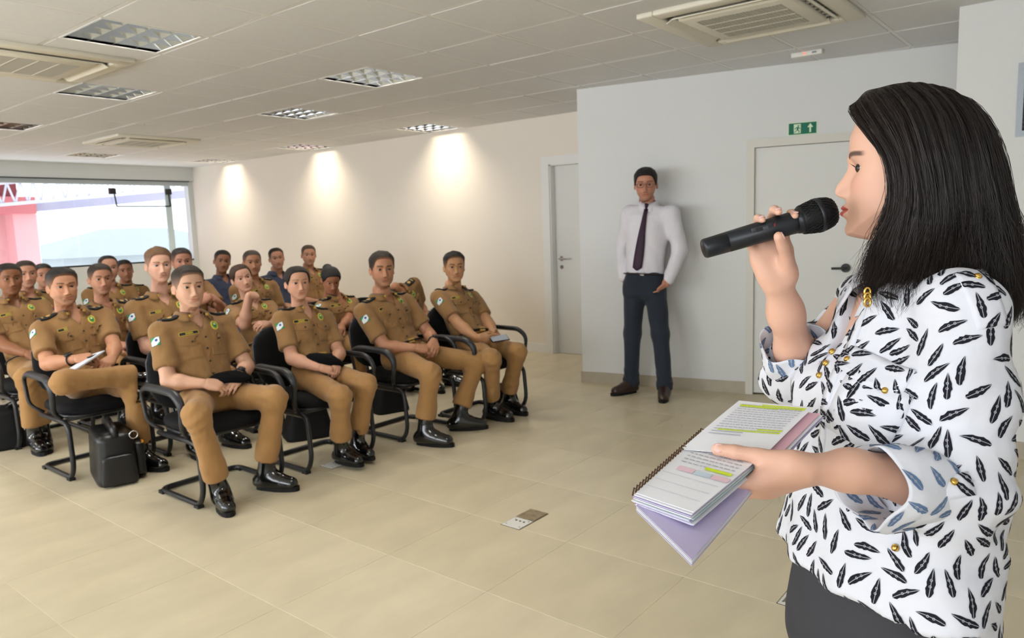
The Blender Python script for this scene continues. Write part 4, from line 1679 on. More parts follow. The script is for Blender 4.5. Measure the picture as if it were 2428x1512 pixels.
def seated(spec):
    """one seated person; spec gives joints in world metres"""
    g = spec.get
    fw = nrm(np.array([*g('face', (0, -1)), 0.0]))
    left = np.cross(UP, fw)
    tw = g('twist', 0.0)
    tl = nrm(left * math.cos(tw) + fw * math.sin(tw))                 # torso left
    hip, neck, head = np.array(g('hip'), float), np.array(g('neck'), float), np.array(g('head'), float)
    s = g('size', 1.0)
    female = g('female', False)
    res = g('res', .010)
    root = empty('person', (hip[0], hip[1], 0))
    tag(root, g('label'), 'person', g('group', 'uniformed audience seated in rows'))
    ax = nrm(neck - hip)
    tl = nrm(tl - ax * (tl @ ax))
    tf_ = np.cross(tl, ax)                                            # torso forward
    if tf_ @ fw < 0:
        tf_ = -tf_
    sw = (.165 if female else .187) * s * g('broad', 1.0)
    L = np.linalg.norm(neck - hip)
    SH = {1: neck - ax * .070 * s + tl * sw, -1: neck - ax * .070 * s - tl * sw}
    ua, fa = .275 * s, .245 * s
    HA, EL = {}, {}
    for sd in (1, -1):
        h = g('lhand' if sd == 1 else 'rhand')
        HA[sd] = np.array(h[0], float)
        hint = np.array(h[1], float)
        d = HA[sd] - SH[sd]
        mx = (ua + fa) * .985
        if np.linalg.norm(d) > mx:
            HA[sd] = SH[sd] + nrm(d) * mx
        EL[sd] = ik(SH[sd], HA[sd], ua, fa, hint)
    KN, AN = {}, {}
    for sd in (1, -1):
        k_ = g('lknee' if sd == 1 else 'rknee')
        a_ = g('lank' if sd == 1 else 'rank')
        KN[sd], AN[sd] = np.array(k_, float), np.array(a_, float)
    torso_w = np.array([.150, .150, .158, .168, .160, .10]) * s * g('broad', 1.0) * (.90 if female else 1)
    torso_d = np.array([.112, .108, .108, .112, .098, .062]) * s * (.95 if female else 1) * g('deep', 1.0)
    bow = tf_ * .02 * s
    spine = [hip + ax * L * t - bow * math.sin(math.pi * t) for t in (.02, .2, .42, .66, .86, .985)]
    # ---------------- shirt
    lo = np.min([hip, neck, *SH.values(), *EL.values()], 0) - .16
    hi = np.max([hip, neck, *SH.values(), *EL.values()], 0) + .16
    F = Field(lo, hi, res)
    F.loft(spine, tl, torso_w, torso_d, k=.02, n=2.3)
    if female:
        for sd in (1, -1):
            F.ell(spine[3] + tl * sd * .062 * s + tf_ * .068 * s - ax * .02, (.052 * s, .045 * s, .055 * s), np.stack([tl, tf_, ax]), k=.05)
    else:
        F.ell(spine[3] + tf_ * .06 * s + ax * .02, (.125 * s, .055 * s, .08 * s), np.stack([tl, tf_, ax]), k=.05)
    for sd in (1, -1):
        F.cone(neck - ax * .045 * s + tl * sd * .03, SH[sd] + ax * .012 - tl * sd * .02, .050 * s, .052 * s, k=.05)
    SLV = F.clone()
    for sd in (1, -1):
        d = nrm(EL[sd] - SH[sd])
        c = SH[sd] + d * ua * g('sleeve', .74)
        SLV.cone(SH[sd] + ax * .004, SH[sd] + d * ua * .80, .062 * s, .064 * s, k=.02)
        SLV.cut(c, d, .006, c - .13, c + .13)
    F.merge(SLV, .022)
    rr = np.random.default_rng(g('seed', 1))
    ph = rr.uniform(0, 6, 6)
    F.disp(lambda P: .0075 * np.sin((P - hip) @ ax * 60 + 9 * np.sin((P - hip) @ tl * 9 + ph[0]) + ph[1]) * sstep(.30, .02, ((P - hip) @ ax) / L)
           + .0040 * wnoise(P, 30, g('seed', 1)))
    # open collar notch
    nf = neck + tf_ * .045 * s - ax * .045 * s
    def notch(P):
        q = P - nf
        z, x, y = q @ ax, q @ tl, q @ tf_
        m = np.maximum(np.abs(x) - (z + .055 * s) * .50, -(y + .05))
        return m
    sl_, P_ = F.region(nf - .13, nf + .13)
    F.F[sl_] = np.maximum(F.F[sl_], -np.maximum(notch(P_), -.2))
    # neck hole
    F.cone(neck - ax * .03, neck + ax * .12, .050 * s, .062 * s, k=.006, sub=True)
    SV, SF = F.mesh(1)
    m_shirt = g('shirt', M_khaki)
    shirt = mesh_obj('shirt', SV, SF, m_shirt, root, True)
    bvh = BVHTree.FromPolygons([tuple(q) for q in SV], [tuple(int(i) for i in q) for q in SF])
    det = g('detail', 2)
    # ---------------- collar
    cr = .068 * s * (.90 if female else 1)
    an = np.linspace(.52, 2 * math.pi - .52, 22)
    rows = []
    for r_, z_, pt in ((cr * .96, .028, 0), (cr * 1.06, .046, 0), (cr * 1.28, .030, .0), (cr * 1.55, .004, .014)):
        ring = []
        for a in an:
            fr_ = math.cos(a)
            open_ = .0 if fr_ < 0 else fr_
            p = neck - ax * (.004 + .040 * open_) * s + (tf_ * math.cos(a) * .92 + tl * math.sin(a) * (1 + .12 * open_)) * r_ + ax * (z_ - pt * open_) * s + tf_ * (.020 * open_ * s)
            ring.append(p)
        rows.append(ring)
    V = np.array(rows).reshape(-1, 3)
    co = mesh_obj('collar', V, grid_faces(4, 22), g('trim', M_khakid) if m_shirt is M_khaki else m_shirt, shirt, True)
    md = co.modifiers.new('thick', 'SOLIDIFY')
    md.thickness = .004
    # ---------------- insignia
    fdir = -tf_
    cc = spine[3]
    if m_shirt is M_khaki and det > 0:
        for sd in (1, -1):
            n_ = 6 if det > 1 else 5
            v, f, uv = patch(bvh, (neck - ax * .02 + SH[sd]) / 2 + ax * .06 + tl * sd * .03 + tf_ * .022, nrm(-ax - tf_ * .25), tl * sd, tf_, .118 * s, .056 * s, 6, 5, .001, .010)
            mesh_obj('epaulette', v, f, M_epam, shirt, False, uv=uv)
        v, f, uv = patch(bvh, cc + tl * .075 * s + ax * .072 * s, fdir, -tl, ax, .046 * s, .056 * s, 9, 9, .0005, .002, shape=disc)
        mesh_obj('chest_badge', v, f, M_badge, shirt, True, uv=uv)
        v, f, uv = patch(bvh, cc - tl * .078 * s + ax * .045 * s, fdir, tl * 1.0, ax, .098 * s, .021 * s, 7, 3, .0005, .002)
        mesh_obj('name_tape', v, f, M_tape, shirt, False, uv=uv)
        for sd in (-1, 1):
            c = SH[sd] + (EL[sd] - SH[sd]) * .22
            d = nrm(EL[sd] - SH[sd])
            out = nrm(tl * sd * .8 + tf_ * .55 - d * (nrm(tl * sd * .8 + tf_ * .55) @ d))
            if sd == -1:
                v, f, uv = patch(bvh, c + out * .06, -out, np.cross(out, d) * -1, -d, .052 * s, .048 * s, 5, 5, .0005, .002)
                mesh_obj('flag_patch', v, f, M_flag, shirt, False, uv=uv)
            elif det > 1:
                v, f, uv = patch(bvh, c + out * .06 - d * .01, -out, np.cross(out, d), -d, .030 * s, .062 * s, 4, 5, .0005, .002)
                mesh_obj('arm_patch', v, f, M_patchr, shirt, False, uv=uv)
        for sd in (1, -1):
            v, f, uv = patch(bvh, cc + tl * sd * .078 * s - ax * .003 * s, fdir, tl, ax, .108 * s, .050 * s, 9, 4, .001, .010, shape=flap_shape)
            mesh_obj('pocket_flap', v, f, M_khakid, shirt, False)
            v, f, uv = patch(bvh, cc + tl * sd * .078 * s - ax * .050 * s, fdir, tl, ax, .098 * s, .085 * s, 5, 5, .0, .0055)
            mesh_obj('pocket', v, f, M_khaki, shirt, False)
            h_ = bvh.ray_cast(Vector(cc + tl * sd * .078 * s - ax * .006 * s + tf_ * .25), Vector(fdir), .5)
            if h_[0] is not None:
                p = np.array(h_[0])
                MB().cyl(p, p + tf_ * .0145, .0058, 8).build('button', M_button, shirt)
    if det > 0:
        # placket and its buttons
        v, f, uv = patch(bvh, spine[2] + ax * .01, fdir, tl, ax, .030 * s, L * .62, 3, 9, .0, .0022)
        mesh_obj('placket', v, f, g('trim', M_khakid) if m_shirt is M_khaki else m_shirt, shirt, False)
        for t in (.22, .38, .54, .68):
            h_ = bvh.ray_cast(Vector(hip + ax * L * t + tf_ * .3), Vector(fdir), .5)
            if h_[0] is not None:
                p = np.array(h_[0])
                MB().cyl(p, p + tf_ * .0058, .0058, 8).build('button', M_button, shirt)
        for sd in (1, -1):
            if m_shirt is M_khaki:
                p = neck - ax * .060 * s + tl * sd * .052 * s + tf_ * .085 * s
                h_ = bvh.find_nearest(Vector(p))
                q = V[(2 * 22 + (0 if sd > 0 else 21))]
                MB().box(q + tf_ * .006 - ax * .004, (.012, .012, .014)).build('collar_pin', M_gold, shirt)
    # ---------------- trousers
    m_tr = g('trousers', M_khakit)
    if g('legs', True):
        pts = [hip, *KN.values(), *AN.values()]
        lo, hi = np.min(pts, 0) - .17, np.max(pts, 0) + .17
        lo[2] = max(lo[2], -.02)
        F = Field(lo, hi, res)
        F.loft([hip - ax * .09 * s, hip - ax * .02 * s, hip + ax * .055 * s], tl, np.array([.140, .160, .150]) * s * (1.0 if not female else .98), np.array([.10, .118, .110]) * s, k=.03)
        for sd in (1, -1):
            hj = hip + left * sd * .082 * s - UP * .02 + fw * .03
            F.cone(hj, KN[sd], .086 * s, .061 * s, k=.05)
            F.cone(KN[sd], AN[sd] + UP * .02, .061 * s, .056 * s, k=.045)
            F.cone(AN[sd] + nrm(KN[sd] - AN[sd]) * .16, AN[sd] + nrm(KN[sd] - AN[sd]) * .02, .058 * s, .063 * s, k=.03)
        kk = [KN[1], KN[-1]]

        def folds(P):
            d = .0036 * wnoise(P, 28, g('seed', 1) + 9)
            for q in kk:
                r = np.sqrt(((P - q) ** 2).sum(-1))
                d = d + .0045 * np.sin(P[..., 2] * 95 + 5 * np.sin(P[..., 0] * 20)) * np.exp(-(r / .10) ** 2)
            r = np.sqrt(((P - hip - fw * .06) ** 2).sum(-1))
            return d + .006 * np.sin(P @ fw * 70 + P @ left * 35) * np.exp(-(r / .13) ** 2)
        F.disp(folds)
        for sd in (1, -1):
            c = AN[sd] + nrm(KN[sd] - AN[sd]) * g('hem', .085)
            dn = nrm(AN[sd] - KN[sd])
            F.cut(c, dn, .006, c - [.12, .12, .14], c + [.12, .12, .08])
        TV, TF = F.mesh(1)
        tr_ = mesh_obj('trousers', TV, TF, m_tr, root, True)
        # belt
        bp = []
        for a in np.linspace(0, 2 * math.pi, 28, endpoint=False):
            bp.append(hip + ax * (.050 + g('beltup', 0)) * s + (tl * math.cos(a) * .158 + tf_ * math.sin(a) * .118) * s * g('beltout', 1.0))
        bt = MB()
        bt.tube(bp, .017, 6, closed=True, flat=.45)
        bl = bt.build('belt', M_belt, tr_, True)
        MB().box(hip + ax * (.05 + g('beltup', 0)) * s + tf_ * .124 * s * g('beltout', 1.0), (.05, .012, .032), frame=np.stack([tl, tf_, ax])).build('belt_buckle', M_gold, tr_)
        # ---------------- boots
        for sd in (1, -1):
            a = AN[sd]
            td = g('ltoe' if sd == 1 else 'rtoe', (0, -1, 0))
            td = nrm(np.array(td, float))
            boot(root, a, td, nrm(KN[sd] - AN[sd]), s * (.92 if female else 1.0), g('bres', .008))
    # ---------------- body (skin): torso core, arms, neck, hands
    tone = np.array(lin(g('tone', (205, 150, 118))))
    lo = np.min([hip, neck, *SH.values(), *EL.values(), *HA.values()], 0) - .20
    hi = np.max([hip, neck, *SH.values(), *EL.values(), *HA.values()], 0) + .20
    F = Field(lo, hi, max(res, .010))
    F.loft(spine, tl, torso_w - .014, torso_d - .014, k=.02, n=2.3)
    F.cone(neck - ax * .07, neck + ax * .06, .052 * s, .044 * s, k=.05)
    WR = {}
    for sd in (1, -1):
        hs = g('lpose' if sd == 1 else 'rpose', {})
        hd = nrm(hs.get('d', HA[sd] - EL[sd]))
        WR[sd] = HA[sd] - hd * .06 * s
        F.cone(neck - ax * .06, SH[sd], .04 * s, .046 * s, k=.04)
        F.cone(SH[sd], EL[sd], .049 * s * g('arm', 1), .040 * s * g('arm', 1), k=.03)
        m_ = EL[sd] + (WR[sd] - EL[sd]) * .3
        F.cone(EL[sd], m_, .038 * s * g('arm', 1), .042 * s * g('arm', 1), k=.02)
        F.cone(m_, WR[sd], .041 * s * g('arm', 1), .0265 * s, k=.02)
    parts = [F.mesh(1)]
    for sd in (1, -1):
        hs = g('lpose' if sd == 1 else 'rpose', {})
        hd = nrm(hs.get('d', HA[sd] - EL[sd]))
        w = WR[sd]
        pn_ = np.array(hs.get('n', -UP * .9 - tl * sd * .3), float)
        sdv = np.array(hs.get('side', tf_ * .4 - tl * sd * .9), float)
        HF = Field(w - .15 * s, w + .15 * s, g('hres', .005))
        HF.cone(EL[sd] + (w - EL[sd]) * .6, w + hd * .012, .033 * s, .0255 * s, k=.012, flat=pn_, fs=.82)
        hand_prims(HF, w, hd, pn_, sdv, s * (.93 if female else 1.0), hs.get('curl', (.5, .7, .5)), hs.get('spread', .05), hs.get('thumb', (.75, .55, .35)), hs.get('tcurl', (.2, .3)))
        parts.append(HF.mesh(1))
    # head
    hp = g('hp', {})
    H_ = Head(female=female, seed=g('seed', 1), nz=g('hnz', 104), nt=g('hnt', 104), **hp)
    HV, HF_ = H_.build()
    fr = frame_from(np.array(g('look')) - head if g('look') is not None else fw, UP + np.array(g('tilt', (0, 0, 0))))
    hs_ = s * g('hscale', 1.0)
    u, v = H_.uvz
    front = np.cos(H_.T) > .3
    al = H_.almond(u, v, g('eyes', 1.0))
    colr = np.tile(tone, (len(HV), 1))
    # colour: lips, cheeks, stubble, brows
    au = np.abs(u)
    ml = -.0665 + .0016 * sstep(.0, .026, au)
    lipm = front * H_.lipmask(u, v)
    lipc = tone * np.array([.80, .52, .52]) if not female else tone * np.array([.86, .48, .50])
    colr = colr * (1 - lipm[:, None] * .6) + lipc * lipm[:, None] * .6
    mo_ = front * np.exp(-((v - ml) / .0011) ** 2) * np.clip(1 - (au / .026) ** 2, 0, 1) ** .5 * .55
    colr = colr * (1 - mo_[:, None])
    chk = front * np.exp(-((au - .042) / .018) ** 2 - ((v + .028) / .018) ** 2) * .16
    colr = colr * (1 - chk[:, None] * np.array([.0, .6, .6]))
    if not female and g('stubble', .25):
        st = sstep(-.045, -.06, v) * sstep(-.125, -.112, v) * (np.abs(H_.T) < 1.5) * (1 - lipm) * g('stubble', .25)
        colr = colr * (1 - st[:, None] * np.array([.62, .55, .50]))
    bz = .0215 + .0035 * np.sin(np.clip((au - .010) / .042, 0, 1) * np.pi * .8)
    bt_ = (.0016 if female else .0030) * g('browk', 1.0)
    bm = front * sstep(.010, .014, au) * sstep(.053, .046, au) * sstep(bt_ * 1.6, bt_ * .6, np.abs(v - bz))
    hair_c = np.array(lin(g('haircol', (30, 24, 22))))
    colr = colr * (1 - bm[:, None] * .85) + hair_c * .9 * bm[:, None] * .85
    # eyelid opening: sink the skin inside it, darken its rim (lashes)
    ins = front & (al < 0)
    HV = HV.copy()
    HV[:, 1] -= np.where(front, .0075 * sstep(.0008, -.0012, al), 0) * H_.f
    rimm = front * np.exp(-((al - .0004) / .0009) ** 2) * (v > .0015)
    colr = colr * (1 - rimm[:, None] * .7)
    cr_ = front * np.exp(-((al - .0035) / .0008) ** 2) * (v > .002) * .25
    colr = colr * (1 - cr_[:, None])
    ho = head
    parts.append((tf(HV, fr, ho, hs_), HF_))
    for sd in (1, -1):
        ev, ef = ear_mesh(sd, H_.f)
        parts.append((tf(ev, fr, ho, hs_), ef if sd == 1 else ef[:, ::-1]))
    nb = [len(p[0]) for p in parts]
    V, Fq = join(parts)
    col = np.tile(tone, (len(V), 1))
    k = sum(nb[:3])
    col[k:k + nb[3]] = colr
    nail = None
    body = mesh_obj('body', V, Fq, M_skin, root, True, col=col)
    for sd in (1, -1):
        c = tf(np.array([[sd * .0312, .0688, .0015]]) * H_.f, fr, ho, hs_)[0]
        gz = np.array(g('gaze', g('look')), float) - c
        v_, f_, uv = eyeball(c, gz, .0125 * H_.f * hs_)
        mesh_obj('eye', v_, f_, eye_material(g('iris', (60, 42, 30))), body, True, uv=uv)
    # hair
    hst = g('hair', {})
    if hst is not None:
        hv, hf = short_hair(H_, rng, hst)
        hm = mat('short_hair', (30, 24, 22), .55, .35, bump=.7, bscale=120, stretch=(3, 3, 1), var=.25, vscale=60, bdist=.004, attr=True)
        fd = (H_.fade * (0 if female else 1))[:, None]
        hcol = hair_c * (1 - fd) + tone * .62 * fd
        parts = [(tf(hv, fr, ho, hs_), hf)]
        if hst.get('bun'):
            Fb = Field(np.array([-.08, -.20, -.06]), np.array([.08, -.02, .12]), .005)
            bz_ = hst.get('bunz', .03)
            Fb.ell((0, -.115, bz_), (.040, .036, .038), k=.02)
            Fb.cone((0, -.06, bz_), (0, -.11, bz_), .05, .03, k=.03)
            bv, bf = Fb.mesh(1)
            parts.append((tf(bv, fr, ho, hs_), bf))
        hv, hf = join(parts)
        hcol = np.concatenate([hcol, np.tile(hair_c, (len(hv) - len(hcol), 1))])
        mesh_obj('hair', hv, hf, hm, root, True, col=hcol)
    spec['_root'], spec['_body'], spec['_fr'] = root, body, fr
    spec['_HA'], spec['_SH'], spec['_EL'], spec['_WR'] = HA, SH, EL, WR
    return root


def disc(a, b):
    """square to disc"""
    x, y = 2 * a - 1, 2 * b - 1
    return .5 + .5 * x * math.sqrt(1 - y * y / 2), .5 + .5 * y * math.sqrt(1 - x * x / 2)


def boot(root, a, td, shin, s, res):
    """high black boot; a = ankle joint (about 0.09 above the sole), td = toe direction"""
    sidev = nrm(np.cross(td, UP if abs(td[2]) < .9 else shin))
    upv = np.cross(sidev, td)
    if upv[2] < 0:
        upv = -upv
    base = a - upv * .088 * s
    lo = np.min([base - td * .1, base + td * .22, a + shin * .2], 0) - .08
    hi = np.max([base - td * .1, base + td * .22, a + shin * .2], 0) + .08
    F = Field(lo, hi, res)
    F.cone(a - upv * .03 * s, a + shin * .16 * s, .047 * s, .046 * s, k=.02)
    F.cone(base - td * .035 * s + upv * .045 * s, base + td * .06 * s + upv * .05 * s, .040 * s, .041 * s, k=.03)
    F.cone(base + td * .04 * s + upv * .048 * s, base + td * .155 * s + upv * .036 * s, .042 * s, .041 * s, k=.03)
    F.cone(a + td * .02, base + td * .10 * s + upv * .05 * s, .040 * s, .034 * s, k=.03)
    F.cut(base + upv * .018 * s, -upv, .008)
    # creases over the instep
    c0 = base + td * .09 * s + upv * .07 * s
    F.disp(lambda P: .0022 * np.sin((P @ td) * 170) * np.exp(-(((P - c0) ** 2).sum(-1)) / .0016))
    V, Q = F.mesh(1)
    bo = mesh_obj('boot', V, Q, M_boot, root, True)
    # sole with heel
    sol = MB()
    n = 16
    out = []
    for k in range(n):
        t = 2 * math.pi * k / n
        cx = math.cos(t)
        L = .112 * s if cx > 0 else .085 * s
        wv = (.043 if cx > 0 else .037) * s
        sg = math.sin(t)
        out.append(base + td * (.075 * s + cx * 1.08 * (.122 * s)) + sidev * np.sign(sg) * abs(sg) ** .75 * wv)
    out = np.array(out)
    z0, z1 = out - 0 * upv, out + upv * .024 * s
    sol.add(np.concatenate([z0, z1]), [tuple(range(n - 1, -1, -1)), tuple(range(n, 2 * n))] + [(k, (k + 1) % n, (k + 1) % n + n, k + n) for k in range(n)])
    sol.build('boot_sole', M_sole, bo)
    # laces
    lc = MB()
    for k in range(5):
        c = a + td * (.050 - .004 * k) * s + upv * (-.02 + .024 * k) * s
        lc.tube([c - sidev * .016 * s, c + td * .004 + upv * .002, c + sidev * .016 * s], .0022, 4)
    lc.build('boot_laces', M_sole, bo)
    return bo

# ================================================================== THE AUDIENCE
LOOK = np.array([1.35, .10, 1.42])           # towards the speaker


def default_pose(x, yc, head, s=1.0, spread=.10, lean=None):
    """joints of a plain seated pose on a chair centred at (x, yc)"""
    hip = np.array([x, yc + .06, .535])
    neck = np.array(head) + np.array([(x - head[0]) * .25, .035, -.172 * s])
    d = dict(hip=hip, neck=neck, head=head,
             lknee=(x + spread + .02, yc - .335, .485), rknee=(x - spread - .02, yc - .335, .485),
             lank=(x + spread + .02, yc - .30, .088), rank=(x - spread - .02, yc - .30, .088),
             ltoe=(.2, -1, 0), rtoe=(-.2, -1, 0))
    lap = np.array([x, yc - .12, .615])
    d['lhand'] = (lap + [.045, 0, 0], (.6, .5, -.6))
    d['rhand'] = (lap + [-.045, .01, .01], (-.6, .5, -.6))
    d['lpose'] = dict(d=(-.75, -.55, -.25), n=(-.35, .1, -.9), side=(-.4, -.9, .1), curl=(.55, .8, .5), thumb=(.8, .45, .3))
    d['rpose'] = dict(d=(.75, -.55, -.22), n=(.35, .1, -.9), side=(.4, -.9, .1), curl=(.5, .8, .5), thumb=(.8, .45, .3))
    return d


def P3(px, py, y):
    return at_y(px, py, y)


def add_person(label, px, yh, x=None, yc=None, chair=None, **kw):
    head = P3(px[0], px[1], yh)
    s = kw.get('size', 1.0)
    x = head[0] if x is None else x
    yc = yh - .17 if yc is None else yc
    d = default_pose(x, yc, head, s)
    d['look'] = LOOK + np.array(kw.pop('lookoff', (0, 0, 0)))
    d.update(kw)
    d['label'] = label
    if isinstance(d['neck'], tuple) and len(d['neck']) == 2:
        d['neck'] = P3(*d['neck'], yh + .035)
    r = seated(d)
    if chair:
        place_chair(x, yc, chair)
    return d


DARK, BROWN, BLOND = (26, 21, 19), (44, 34, 27), (112, 82, 54)
T_FAIR, T_TAN, T_OLIVE, T_DARK = (214, 166, 138), (196, 142, 108), (182, 126, 90), (148, 98, 68)

# ---- front row
A = add_person('young man in khaki uniform nearest the camera, front row, hands joined over a beret', (447, 682), 3.98, 2.065, 3.82,
               'black visitor chair of the front-row man nearest the camera', neck=(452, 752), seed=11, tone=T_FAIR, haircol=BROWN, res=.009, hres=.004, hnz=124, hnt=128,
               hair=dict(top=.020, side=.0035, quiff=.45, line=.064), hp=dict(nose=.95, lips=1.15, jaw=1.0), stubble=.12,
               hip=(2.06, 3.87, .535),
               rhand=(P3(512, 912, 3.70), (-.75, .4, -.5)), lhand=(P3(556, 903, 3.70), (.8, .35, -.4)),
               rpose=dict(d=(.78, -.50, -.20), n=(.30, .45, -.8), side=(.2, -.5, .9), curl=(.7, .9, .5), thumb=(.9, .35, .2)),
               lpose=dict(d=(-.72, -.55, -.25), n=(-.30, .45, -.8), side=(-.2, -.5, .9), curl=(.6, .9, .5), thumb=(.9, .35, .2)),
               rknee=P3(466, 985, 3.47), lknee=P3(652, 945, 3.50), rank=(1.915, 3.575, .088), lank=(2.195, 3.60, .088), rtoe=(-.32, -1, 0), ltoe=(.42, -.85, 0))
C = add_person('woman in khaki uniform with pulled-back dark hair in the front row, beret on her lap', (705, 672), 3.98, 2.72, 3.80,
               'black visitor chair of the front-row woman', neck=(716, 735), seed=12, female=True, tone=(208, 156, 128), haircol=(34, 26, 23), res=.009, hres=.004, hnz=124, hnt=128, size=.96,
               hair=dict(top=.012, side=.009, quiff=.1, line=.068, bun=True, bunz=.0), hp=dict(lips=.95),
               hip=(2.76, 3.86, .535), beltout=.985, beltup=.035, rhand=(P3(778, 872, 3.66), (-.7, .5, -.5)), lhand=(P3(796, 868, 3.66), (.8, .5, -.3)),
               rpose=dict(d=(.86, -.42, -.15), n=(.2, .3, -.9), side=(.2, -.6, .8), curl=(.8, .9, .5), thumb=(.9, .3, .2)),
               lpose=dict(d=(-.45, -.75, -.35), n=(-.3, .4, -.85), side=(-.4, -.5, .7), curl=(.6, .8, .5)),
               rknee=P3(808, 940, 3.45), lknee=P3(868, 912, 3.47), rank=P3(808, 1072, 3.56) * [1, 1, 0] + [0, 0, .10], lank=P3(846, 1062, 3.60) * [1, 1, 0] + [0, 0, .10], rtoe=(.10, -1, 0), ltoe=(-.12, -1, 0))
Fm = add_person('broad man in khaki uniform with tousled brown hair, third from left in the front row', (906, 640), 3.98, 3.48, 3.80,
                'black visitor chair of the broad front-row man', neck=(905, 706), seed=13, tone=(190, 136, 104), haircol=BROWN, res=.009, hres=.004, hnz=124, hnt=128, size=1.05, broad=1.05,
                hair=dict(top=.026, side=.006, quiff=.35, line=.066), hp=dict(nose=1.1, brow=1.5, jaw=1.04), browk=1.4, stubble=.35,
                hip=(3.50, 3.86, .545), rhand=(P3(1004, 826, 3.62), (-.7, .5, -.5)), lhand=(P3(1030, 820, 3.62), (.8, .4, -.4)),
                rpose=dict(d=(.82, -.48, -.18), n=(.25, .4, -.85), side=(.2, -.5, .9), curl=(.6, .9, .5), thumb=(.9, .35, .2)),
                lpose=dict(d=(-.62, -.62, -.25), n=(-.3, .4, -.85), side=(-.2, -.5, .9), curl=(.6, .9, .5), thumb=(.9, .35, .2)),
                rknee=P3(1022, 885, 3.42), lknee=P3(1132, 858, 3.46), rank=P3(1006, 1040, 3.45) * [1, 1, 0] + [0, 0, .09], lank=P3(1085, 1010, 3.50) * [1, 1, 0] + [0, 0, .09], rtoe=(.35, -1, 0), ltoe=(.75, -.75, 0))
G = add_person('man in khaki uniform at the right end of the front row holding a phone', (1077, 634), 3.95, 4.10, 3.65,
               'black visitor chair at the right end of the front row', neck=(1074, 690), seed=14, tone=(196, 146, 106), haircol=(20, 18, 18), res=.009, hres=.004, hnz=124, hnt=128,
               hair=dict(top=.022, side=.003, quiff=.5, line=.066), hp=dict(nose=.85, lips=1.1, wide=1.03), stubble=.0, eyes=.72,
               hip=(4.12, 3.73, .535), rhand=(P3(1160, 812, 3.50), (-.7, .5, -.5)), lhand=(P3(1184, 808, 3.50), (.8, .4, -.4)),
               rpose=dict(d=(.75, -.60, -.10), n=(.5, .4, .2), side=(.0, -.6, .8), curl=(.5, .7, .5), thumb=(.9, .3, .4)),
               lpose=dict(d=(-.55, -.75, -.10), n=(-.5, .4, .2), side=(.2, -.6, .8), curl=(.5, .7, .5)),
               rknee=P3(1166, 850, 3.36), lknee=P3(1228, 835, 3.36), rank=P3(1164, 955, 3.50) * [1, 1, 0] + [0, 0, .09], lank=P3(1203, 945, 3.52) * [1, 1, 0] + [0, 0, .09], rtoe=(.05, -1, 0), ltoe=(-.1, -1, 0))
# ---- second row
B = add_person('man in khaki uniform writing on a notepad with one leg crossed, second row', (148, 681), 5.05, 1.85, 4.90,
               'black visitor chair of the writing man', neck=(166, 742), seed=15, tone=(194, 140, 108), haircol=DARK, res=.010, hres=.0045,
               hair=dict(top=.022, side=.005, quiff=.35, line=.064), hp=dict(nose=1.0, wide=1.04, jaw=1.05), stubble=.3, broad=1.02,
               hip=(1.88, 4.97, .535), rhand=(P3(204, 846, 4.66), (-.7, .5, -.5)), lhand=(P3(256, 858, 4.66), (.8, .5, -.4)),
               rpose=dict(d=(.80, -.55, .12), n=(.3, .1, -.9), side=(.3, -.8, .3), curl=(.8, .9, .5), thumb=(.9, .2, .5)),
               lpose=dict(d=(-.70, -.6, -.2), n=(-.2, .3, -.9), side=(-.5, -.7, .4), curl=(.5, .8, .5)),
               rknee=P3(150, 905, 4.50), rank=P3(350, 892, 4.52), lknee=P3(318, 925, 4.52), lank=P3(334, 1075, 4.58) * [1, 1, 0] + [0, 0, .09], rtoe=(.5, -.75, -.35), ltoe=(.35, -1, 0))
Bl = add_person('fair-haired young man in khaki uniform sitting upright in the second row', (376, 630), 5.05, 2.42, 4.88,
                'black visitor chair of the fair-haired man', neck=(378, 702), seed=16, tone=(222, 172, 148), haircol=BLOND, res=.011,
                hair=dict(top=.026, side=.004, quiff=.5, line=.066), hp=dict(nose=.95), stubble=.0, iris=(84, 96, 110))
Gi = add_person('woman in khaki uniform with one hand raised to her shoulder, second row', (573, 660), 5.05, 3.05, 4.88,
                'black visitor chair of the woman touching her shoulder', neck=(590, 716), seed=17, female=True, tone=(212, 162, 136), haircol=(70, 50, 36), res=.011, size=.95, tilt=(-.22, 0, 0),
                hair=dict(top=.010, side=.008, quiff=.1, line=.070, bun=True), lookoff=(.3, 0, 0),
                hip=(3.08, 4.94, .535), rhand=(P3(606, 700, 4.72), (-.35, -.3, -1)), lhand=(P3(624, 768, 4.72), (.8, .4, -.4)),
                rpose=dict(d=(.85, .1, -.1), n=(.0, .5, -.6), side=(0, -.3, .9), curl=(.9, .9, .5)),
                lpose=dict(d=(-.8, -.4, .1), n=(0, .5, -.6), side=(0, -.3, .9), curl=(.6, .9, .5)))
Bo = add_person('woman in khaki uniform with hair in a bun looking down at her lap, second row', (784, 663), 4.98, 3.80, 4.88,
                'black visitor chair of the woman looking down', neck=(796, 706), seed=18, female=True, tone=(176, 120, 90), haircol=(24, 20, 20), res=.011, size=.96,
                hair=dict(top=.013, side=.010, quiff=.1, line=.062, bun=True, bunz=.055), lookoff=(1.8, 3.4, -1.05), hip=(3.84, 4.94, .535), eyes=.45,
                rhand=(P3(782, 776, 4.62), (-.6, .5, -.6)), lhand=(P3(800, 790, 4.66), (.8, .4, -.4)))
Hd = add_person('man in khaki uniform bent low, mostly hidden behind the broad front-row man', (920, 718), 4.85, 4.58, 4.88,
                'black visitor chair hidden behind the broad front-row man', neck=(944, 692), seed=19, tone=T_OLIVE, haircol=DARK, res=.013, hres=.007, hnz=70, hnt=64,
                lookoff=(2.2, 3.2, -1.2), hip=(4.66, 4.94, .535))
